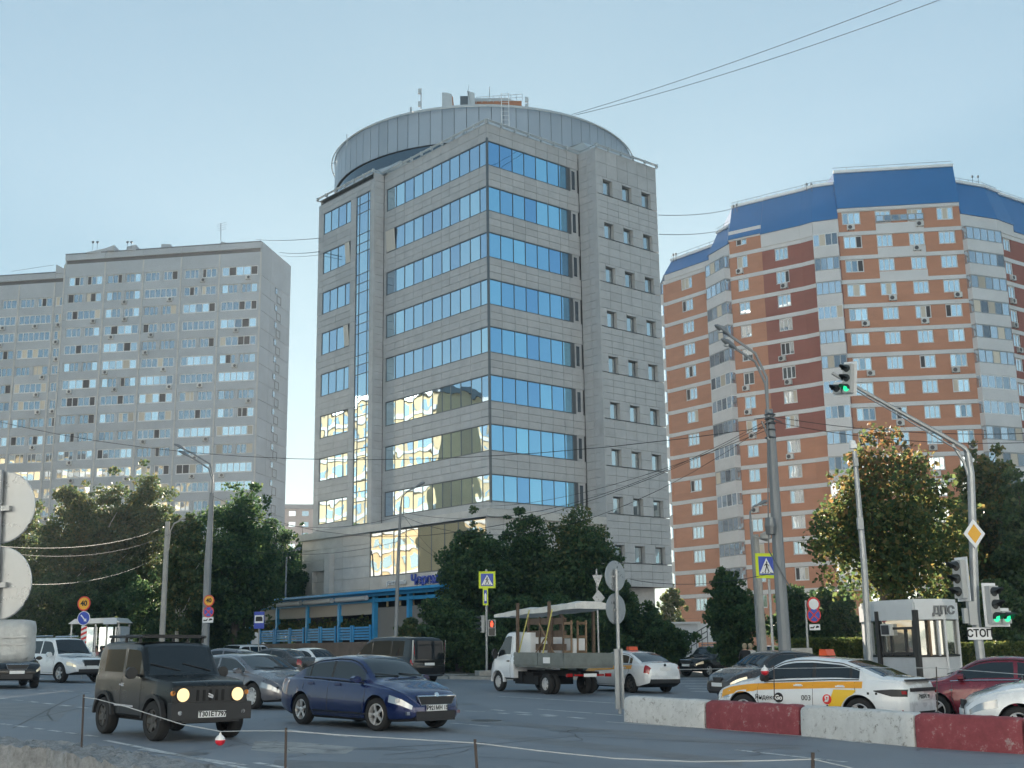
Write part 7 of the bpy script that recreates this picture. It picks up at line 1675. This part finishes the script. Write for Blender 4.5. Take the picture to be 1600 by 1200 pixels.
def leaves(pts, size, droop=.0):
    """leaf-sized quads at pts, folded a little along the midrib"""
    n = len(pts); a = rng.normal(size=(n, 3)); a /= np.linalg.norm(a, axis=1)[:, None]; a[:, 2] -= droop; a /= np.linalg.norm(a, axis=1)[:, None]
    b = rng.normal(size=(n, 3)); b = np.cross(a, b); b /= np.linalg.norm(b, axis=1)[:, None]; c = np.cross(a, b)
    s = size * rng.uniform(.4, 1.45, (n, 1)); L = s * 1.0; W = s * .42
    v = np.stack([pts - a * L * .5, pts + b * W + c * s * .12, pts + a * L * .5, pts - b * W + c * s * .12], 1).reshape(-1, 3)
    return v
def leaf_mesh(name, v, mats, idx=None):
    n = len(v) // 4; me = bpy.data.meshes.new(name); me.vertices.add(4 * n); me.vertices.foreach_set('co', v.astype(np.float32).ravel()); me.loops.add(4 * n); me.loops.foreach_set('vertex_index', np.arange(4 * n, dtype=np.int32)); me.polygons.add(n); me.polygons.foreach_set('loop_start', np.arange(0, 4 * n, 4, dtype=np.int32)); me.polygons.foreach_set('loop_total', np.full(n, 4, dtype=np.int32))
    for m in mats: me.materials.append(m)
    if idx is not None: me.polygons.foreach_set('material_index', idx.astype(np.int32))
    me.update(); me.validate(); return me
def crown_pts(n, rx, rz, nclump, shape=1.0, hollow=.5, cr=.36):
    """points gathered in clumps through an uneven egg-shaped volume, centre at the origin"""
    cl = []
    while len(cl) < nclump:
        p = rng.uniform(-1, 1, 3); r = np.linalg.norm(p)
        if r > 1 or (r < hollow and rng.random() < .65): continue
        taper = 1 - .38 * shape * max(0, p[2]) - .18 * max(0, -p[2]); k = 1 + .22 * math.sin(3.1 * p[0] + 1.7 * p[2] + nclump) + .12 * rng.normal()
        cl.append((p[0] * rx * taper * k, p[1] * rx * taper * k, p[2] * rz * (1 + .08 * rng.normal())))
    ns = nclump // 3
    for k in range(ns):                                   # sprays that break the outline
        d = rng.normal(size=3); d /= np.linalg.norm(d); taper = 1 - .38 * shape * max(0, d[2]) - .18 * max(0, -d[2]); e = rng.uniform(.95, 1.2); cl.append((d[0] * rx * taper * e, d[1] * rx * taper * e, d[2] * rz * e))
    cl = np.array(cl); cs = np.concatenate([rng.uniform(.45, 1.2, nclump), rng.uniform(.25, .5, ns)]) * cr * rx; nclump = nclump + ns; w = cs ** 2; w /= w.sum(); ix = rng.choice(nclump, n, p=w)
    q = rng.normal(size=(n, 3)); q /= np.linalg.norm(q, axis=1)[:, None]; q *= (rng.random((n, 1)) ** .45)
    return cl[ix] + q * cs[ix][:, None] * np.array([1, 1, .72]), cl
trees_g = None
def tree(name, label, u, Y, vtop, wpx, mats, n=9000, leaf=.2, trunk=.22, clumps=70, cbase=.18, bark=M_BARK, droop=0.0, group=None, zb=.13, shape=1.0, topfn=None, cat='tree', trunks=1, fill=.33):
    p = at(u, 1000, Y); x = p.x; top = at(u, vtop, Y).z; z0 = gz(x) + zb; h = top - z0; rx = wpx / F * Y / .97 / 2 * 1.06; rz = h * (1 - cbase) / 2; zc_ = z0 + h * cbase + rz
    n = int(n * 1.8); leaf = leaf * .92; pts, cl = crown_pts(n, rx * .84, rz * .92, int(clumps * 1.15), shape)
    f_ = rng.normal(size=(int(n * fill), 3)); f_ /= np.linalg.norm(f_, axis=1)[:, None]; f_ *= rng.random((int(n * fill), 1)) ** .4 * np.array([rx * .62, rx * .62, rz * .78]); pts = np.concatenate([pts, f_])
    pts[:, 2] = np.maximum(pts[:, 2], -(zc_ - z0) + .1)
    r = thing(name, label, cat, (x, Y, z0), group=group)
    idx = None
    if len(mats) > 1: t = (pts[:, 2] / rz + .25 * rng.normal(size=len(pts)) + (pts[:, 0] / rx) * -.25); idx = (t > .52).astype(int)
    me = leaf_mesh('crown', leaves(pts, leaf, droop) , mats, idx); link(bpy.data.objects.new('crown', me), r, Matrix.Translation((x, Y, zc_)))
    b = MB()
    for k in range(trunks):
        ox = (k - (trunks - 1) / 2) * rx * .35; b.tube([(x + ox * .4, Y, z0 - .1), (x + ox * .7 + random.uniform(-.15, .15), Y, z0 + h * .35), (x + ox, Y + random.uniform(-.2, .2), z0 + h * .65), (x + ox * 1.1, Y, z0 + h * .88)], [trunk, trunk * .75, trunk * .45, trunk * .12], 8)
    for c in cl[rng.choice(len(cl), min(12, len(cl)), replace=False)]:
        t0 = max(.15, min(.8, (c[2] + (zc_ - z0)) / h - .18)); b.tube([(x, Y, z0 + h * t0), (x + c[0] * .5, Y + c[1] * .5, z0 + h * t0 + (c[2] + zc_ - z0 - h * t0) * .6), (x + c[0] * .9, Y + c[1] * .9, zc_ + c[2] * .95)], [trunk * .4, trunk * .25, trunk * .06], 5)
    b.build('trunk', bark, r, smooth=True); return r
BG = 'trees before the grey block'
tree('birch_tree', 'dark birch crown at the far left edge before the grey block', 20, 84, 775, 120, [LF_BIR], 9000, .2, .16, 60, .1, M_BIRCH, .5, BG)
tree('birch_tree', 'birch with a white stem left of the tallest birch', 92, 82, 752, 110, [LF_BIR], 9000, .2, .15, 60, .18, M_BIRCH, .6, BG)
tree('birch_tree', 'tallest birch with thin white stem before the grey block', 150, 83, 735, 120, [LF_BIR], 11000, .2, .16, 75, .15, M_BIRCH, .6, BG)
tree('birch_tree', 'broad birch top beside the tallest one, right of it', 212, 85, 727, 120, [LF_BIR], 11000, .2, .17, 75, .12, M_BIRCH, .6, BG)
tree('birch_tree', 'weeping birch with sunlit yellow tips by the short concrete lamp', 278, 76, 788, 90, [LF_BIR], 8000, .19, .14, 55, .12, M_BIRCH, .8, BG)
tree('lime_tree', 'round green lime tree behind the double armed lamp', 365, 80, 756, 165, [LF_DARK], 14000, .21, .24, 85, .12, M_BARK, 0, BG)
tree('lime_tree', 'lower lime tree right of the round one', 428, 100, 790, 90, [LF_DARK], 7000, .21, .2, 50, .1, M_BARK, 0, BG)
tree('lime_tree', 'thin tree in the bright gap beside the office podium', 470, 104, 818, 46, [LF_DARK], 2600, .24, .16, 26, .15, M_BARK, 0, BG)
tree('lime_tree', 'small tree under the far pink block', 447, 110, 838, 40, [LF_DARK], 2600, .24, .16, 26, .1, M_BARK, 0, BG)
BU = 'undergrowth bushes below the left trees'
for i, (u, v, w_, lab) in enumerate(((20, 900, 130, 'dark bush at the left edge below the birches'), (100, 880, 120, 'dark bush behind the 40 sign'), (175, 870, 130, 'dark bush behind the bus shelter'), (235, 885, 110, 'dark bush beside the short concrete lamp'), (300, 880, 110, 'dark bush between the two left lamps'), (350, 880, 100, 'dark bush right of the double armed lamp'), (452, 880, 80, 'dark bush behind the terrace end'))):
    tree('bush', lab, u, (79 + i % 3) if i < 6 else 101, v, w_, [LF_DARK], 5000, .2, .06, 40, .02, M_BARK, 0, BU, cat='bush', shape=.5)
CG = 'trees before the office corner'
tree('lime_tree', 'dark lime tree left of the zebra sign before the office corner', 752, 71, 800, 122, [LF_DARK], 13000, .2, .2, 85, .06, M_BARK, 0, CG)
tree('lime_tree', 'dark lime tree above the lorry cab', 822, 73, 795, 120, [LF_DARK], 11000, .2, .2, 75, .06, M_BARK, 0, CG)
tree('lime_tree', 'browning lime tree above the lorry load', 905, 72, 798, 150, [LF_DARK, LF_BIR], 13000, .2, .2, 80, .06, M_BARK, 0, CG)
tree('lime_tree', 'small tree left of the triangle and diamond sign backs', 955, 74, 862, 90, [LF_DARK], 5000, .2, .15, 45, .05, M_BARK, 0, CG)
BC = 'shrubs below the centre trees'
for i, (u, Y, v, w_, lab, m) in enumerate(((640, 67, 965, 60, 'thin grey green shrub by the slim lamp foot', LF_BIR), (690, 68, 925, 90, 'dark shrub behind the black van', LF_DARK), (740, 67, 950, 90, 'dark shrub behind the pedestrian light', LF_DARK), (805, 68, 930, 100, 'dark shrub behind the lorry cab', LF_DARK), (870, 68, 930, 100, 'dark shrub behind the lorry frames', LF_DARK), (940, 69, 930, 100, 'dark shrub behind the two round sign backs', LF_DARK), (1000, 71, 935, 80, 'dark shrub under the office overhang', LF_DARK), (1040, 69.5, 970, 80, 'rounded dark shrub left of the side road', LF_DARK))):
    tree('shrub', lab, u, Y, v, w_, [m], 5200, .18, .05, 42, .0, M_BARK, 0, BC, cat='shrub', shape=.45, zb=.1)
tree('birch_tree', 'sunlit tree in the gap between office and brick block', 1050, 112, 905, 50, [LF_BIR], 3000, .24, .14, 28, .1, M_BIRCH, .2, 'trees right of the office')
RG = 'trees by the kiosk'
tree('maple_tree', 'autumn maple with red top and sunlit yellow leaves behind the kiosk', 1400, 51, 668, 235, [LF_MAP, LF_RED], 10000, .21, .2, 120, .24, M_BARK, 0, RG, trunks=2, shape=1.25, fill=.12)
tree('maple_tree', 'dark green tree behind the signal mast at the right edge', 1560, 57, 690, 150, [LF_MAP], 12000, .2, .2, 80, .06, M_BARK, 0, RG)
tree('maple_tree', 'dark tree cut by the right edge', 1615, 54, 720, 110, [LF_DARK], 8000, .2, .2, 55, .05, M_BARK, 0, RG)
tree('shrub', 'tall rounded dark bush behind the slim lamp right of the side road', 1142, 62, 888, 92, [LF_DARK], 9000, .17, .08, 60, .02, M_BARK, 0, RG, cat='bush', shape=.8)
tree('lime_tree', 'dark tree behind the thick leaning pole', 1245, 64, 905, 90, [LF_DARK], 7000, .18, .12, 50, .03, M_BARK, 0, RG)
tree('lime_tree', 'dark tree between the hedge and the maple', 1310, 62, 915, 100, [LF_DARK], 7000, .18, .12, 50, .03, M_BARK, 0, RG)
for u, Y, v, w_, lab in ((1490, 56, 900, 110, 'dark bush behind the kiosk right end'), (1570, 52, 900, 110, 'dark bush behind the white backed signal')): tree('bush', lab, u, Y, v, w_, [LF_DARK], 6000, .17, .06, 45, .0, M_BARK, 0, RG, cat='bush', shape=.4)
# hedge
def hedge(label, u0, u1, Y, v, d=1.2):
    a, b_ = at(u0, 1000, Y), at(u1, 1000, Y); zt_h = at((u0 + u1) / 2, v, Y).z; n = 9000; x = rng.uniform(a.x, b_.x, n); y = Y + rng.uniform(0, d, n); z = gz(a.x) + .1 + (zt_h - gz(a.x) - .1) * rng.random(n) ** .5 + rng.normal(size=n) * .03
    f = rng.random(n) < .5; y[f] = Y + rng.normal(size=f.sum()) * .04
    h = thing('hedge', label, 'hedge', ((a.x + b_.x) / 2, Y, gz(a.x)), group='clipped hedges'); me = leaf_mesh('foliage', leaves(np.stack([x, y, z], 1), .11), [LF_HED]); link(bpy.data.objects.new('foliage', me), h)
    c = MB(); c.frame((a.x + .1, Y + .12, gz(a.x)), (b_.x - a.x - .2, 0, 0), (0, d - .24, 0), (0, 0, zt_h - gz(a.x) - .15)); c.build('inner_twigs', M_BARK, h)
hedge('clipped hedge with pale lit top left of the kiosk', 1236, 1372, 50, 998); hedge('clipped hedge right of the kiosk behind the signal mast', 1495, 1640, 47.5, 1004)
cb = thing('stone_block', 'grey stone block with a round plaque at the foot of the thick pole', 'block', base(1244, 44.0, .12)); b = MB(); p = base(1244, 44.0, .1); b.box(p + Vector((0, 0, .72)), (.85, .7, 1.5), R(15)); b.build('block', M_KERB, cb); b = MB(); b.disc(p + Vector((.1, -.40, .95)), (.2, -1, 0), .14, .04, 16); b.build('round_plaque', M_SWHT, cb)
cb = thing('stone_block', 'low pale stone slab before the hedge', 'block', base(1290, 45, .12)); b = MB(); p = base(1292, 45.0, .1); b.box(p + Vector((0, 0, .38)), (1.4, .6, .78), R(-8)); b.box(p + Vector((0, 0, .80)), (1.5, .7, .1), R(-8)); b.build('slab', M_KERB, cb)
cb = tag(barrier('pink weathered block behind the red sedan beside the signal mast', Vector((base(1538, 38.5).x, 38.5, 0)), Vector((base(1572, 38.2).x, 38.2, 0)), M_BRED, h=1.15), 'pink weathered block behind the red sedan beside the signal mast', 'block')
# side road: barrier hut, rail
hut = thing('gate_hut', 'small grey hut beside the brick block behind the shrub', 'hut', base(1068, 92)); b = MB(); p = base(1068, 92); b.box(p + Vector((0, 1.2, 1.5)), (2.2, 2.4, 3.4)); b.build('wall', M_KG, hut); b = MB(); b.box(p + Vector((0, 1.2, 3.25)), (2.6, 2.8, .14)); b.build('roof', M_KW, hut); b = MB(); b.box(p + Vector((1.9, .5, 2.5)), (1.6, .1, 1.4)); b.build('side_board', M_KW, hut)
rl = thing('stair_railing', 'dark sloping railing beside the grey hut', 'railing', base(1095, 82)); b = MB(); 
for dz in (.0, .35, .7): b.tube([at(1080, 1000, 82) + Vector((0, 0, dz - .4)), at(1105, 985, 82) + Vector((0, 0, dz - .4))], .035, 5)
for t in (0, .33, .66, 1): q = at(1080, 1000, 82).lerp(at(1105, 985, 82), t); b.tube([q + Vector((0, 0, -1.2)), q + Vector((0, 0, .3))], .03, 5)
b.build('rail', M_FRAME, rl)
# low planting on the terrace
tp = MB()
n = 2600; ss = rng.uniform(sE, TL - .5, n); oo = rng.uniform(-.5, .05, n); zz = zt2 - .1 + np.abs(rng.normal(size=n)) * .28
pp_ = np.array([tuple(TP(float(s), float(o), float(z))) for s, o, z in zip(ss, oo, zz)]); me = leaf_mesh('planter_greenery', leaves(pp_, .22), [LF_MAP]); o = link(bpy.data.objects.new('planter_greenery', me)); tag(o, 'plants spilling over the terrace fence', 'plants', kind='stuff')
# ================================================================ evening haze
HZ = 0.0005
if HZ:
    hm_ = bpy.data.materials.new('thin_evening_haze'); hm_.use_nodes = True; t_ = hm_.node_tree; t_.nodes.clear(); o_ = t_.nodes.new('ShaderNodeOutputMaterial'); v_ = t_.nodes.new('ShaderNodeVolumePrincipled')
    v_.inputs['Color'].default_value = (.86, .92, 1.0, 1); v_.inputs['Density'].default_value = HZ; v_.inputs['Anisotropy'].default_value = .2; t_.links.new(v_.outputs[0], o_.inputs['Volume'])
    hb = MB(); hb.frame((-605, -305, -4.2), (1210, 0, 0), (0, 1010, 0), (0, 0, 81)); tag(hb.build('haze', hm_), kind='stuff')
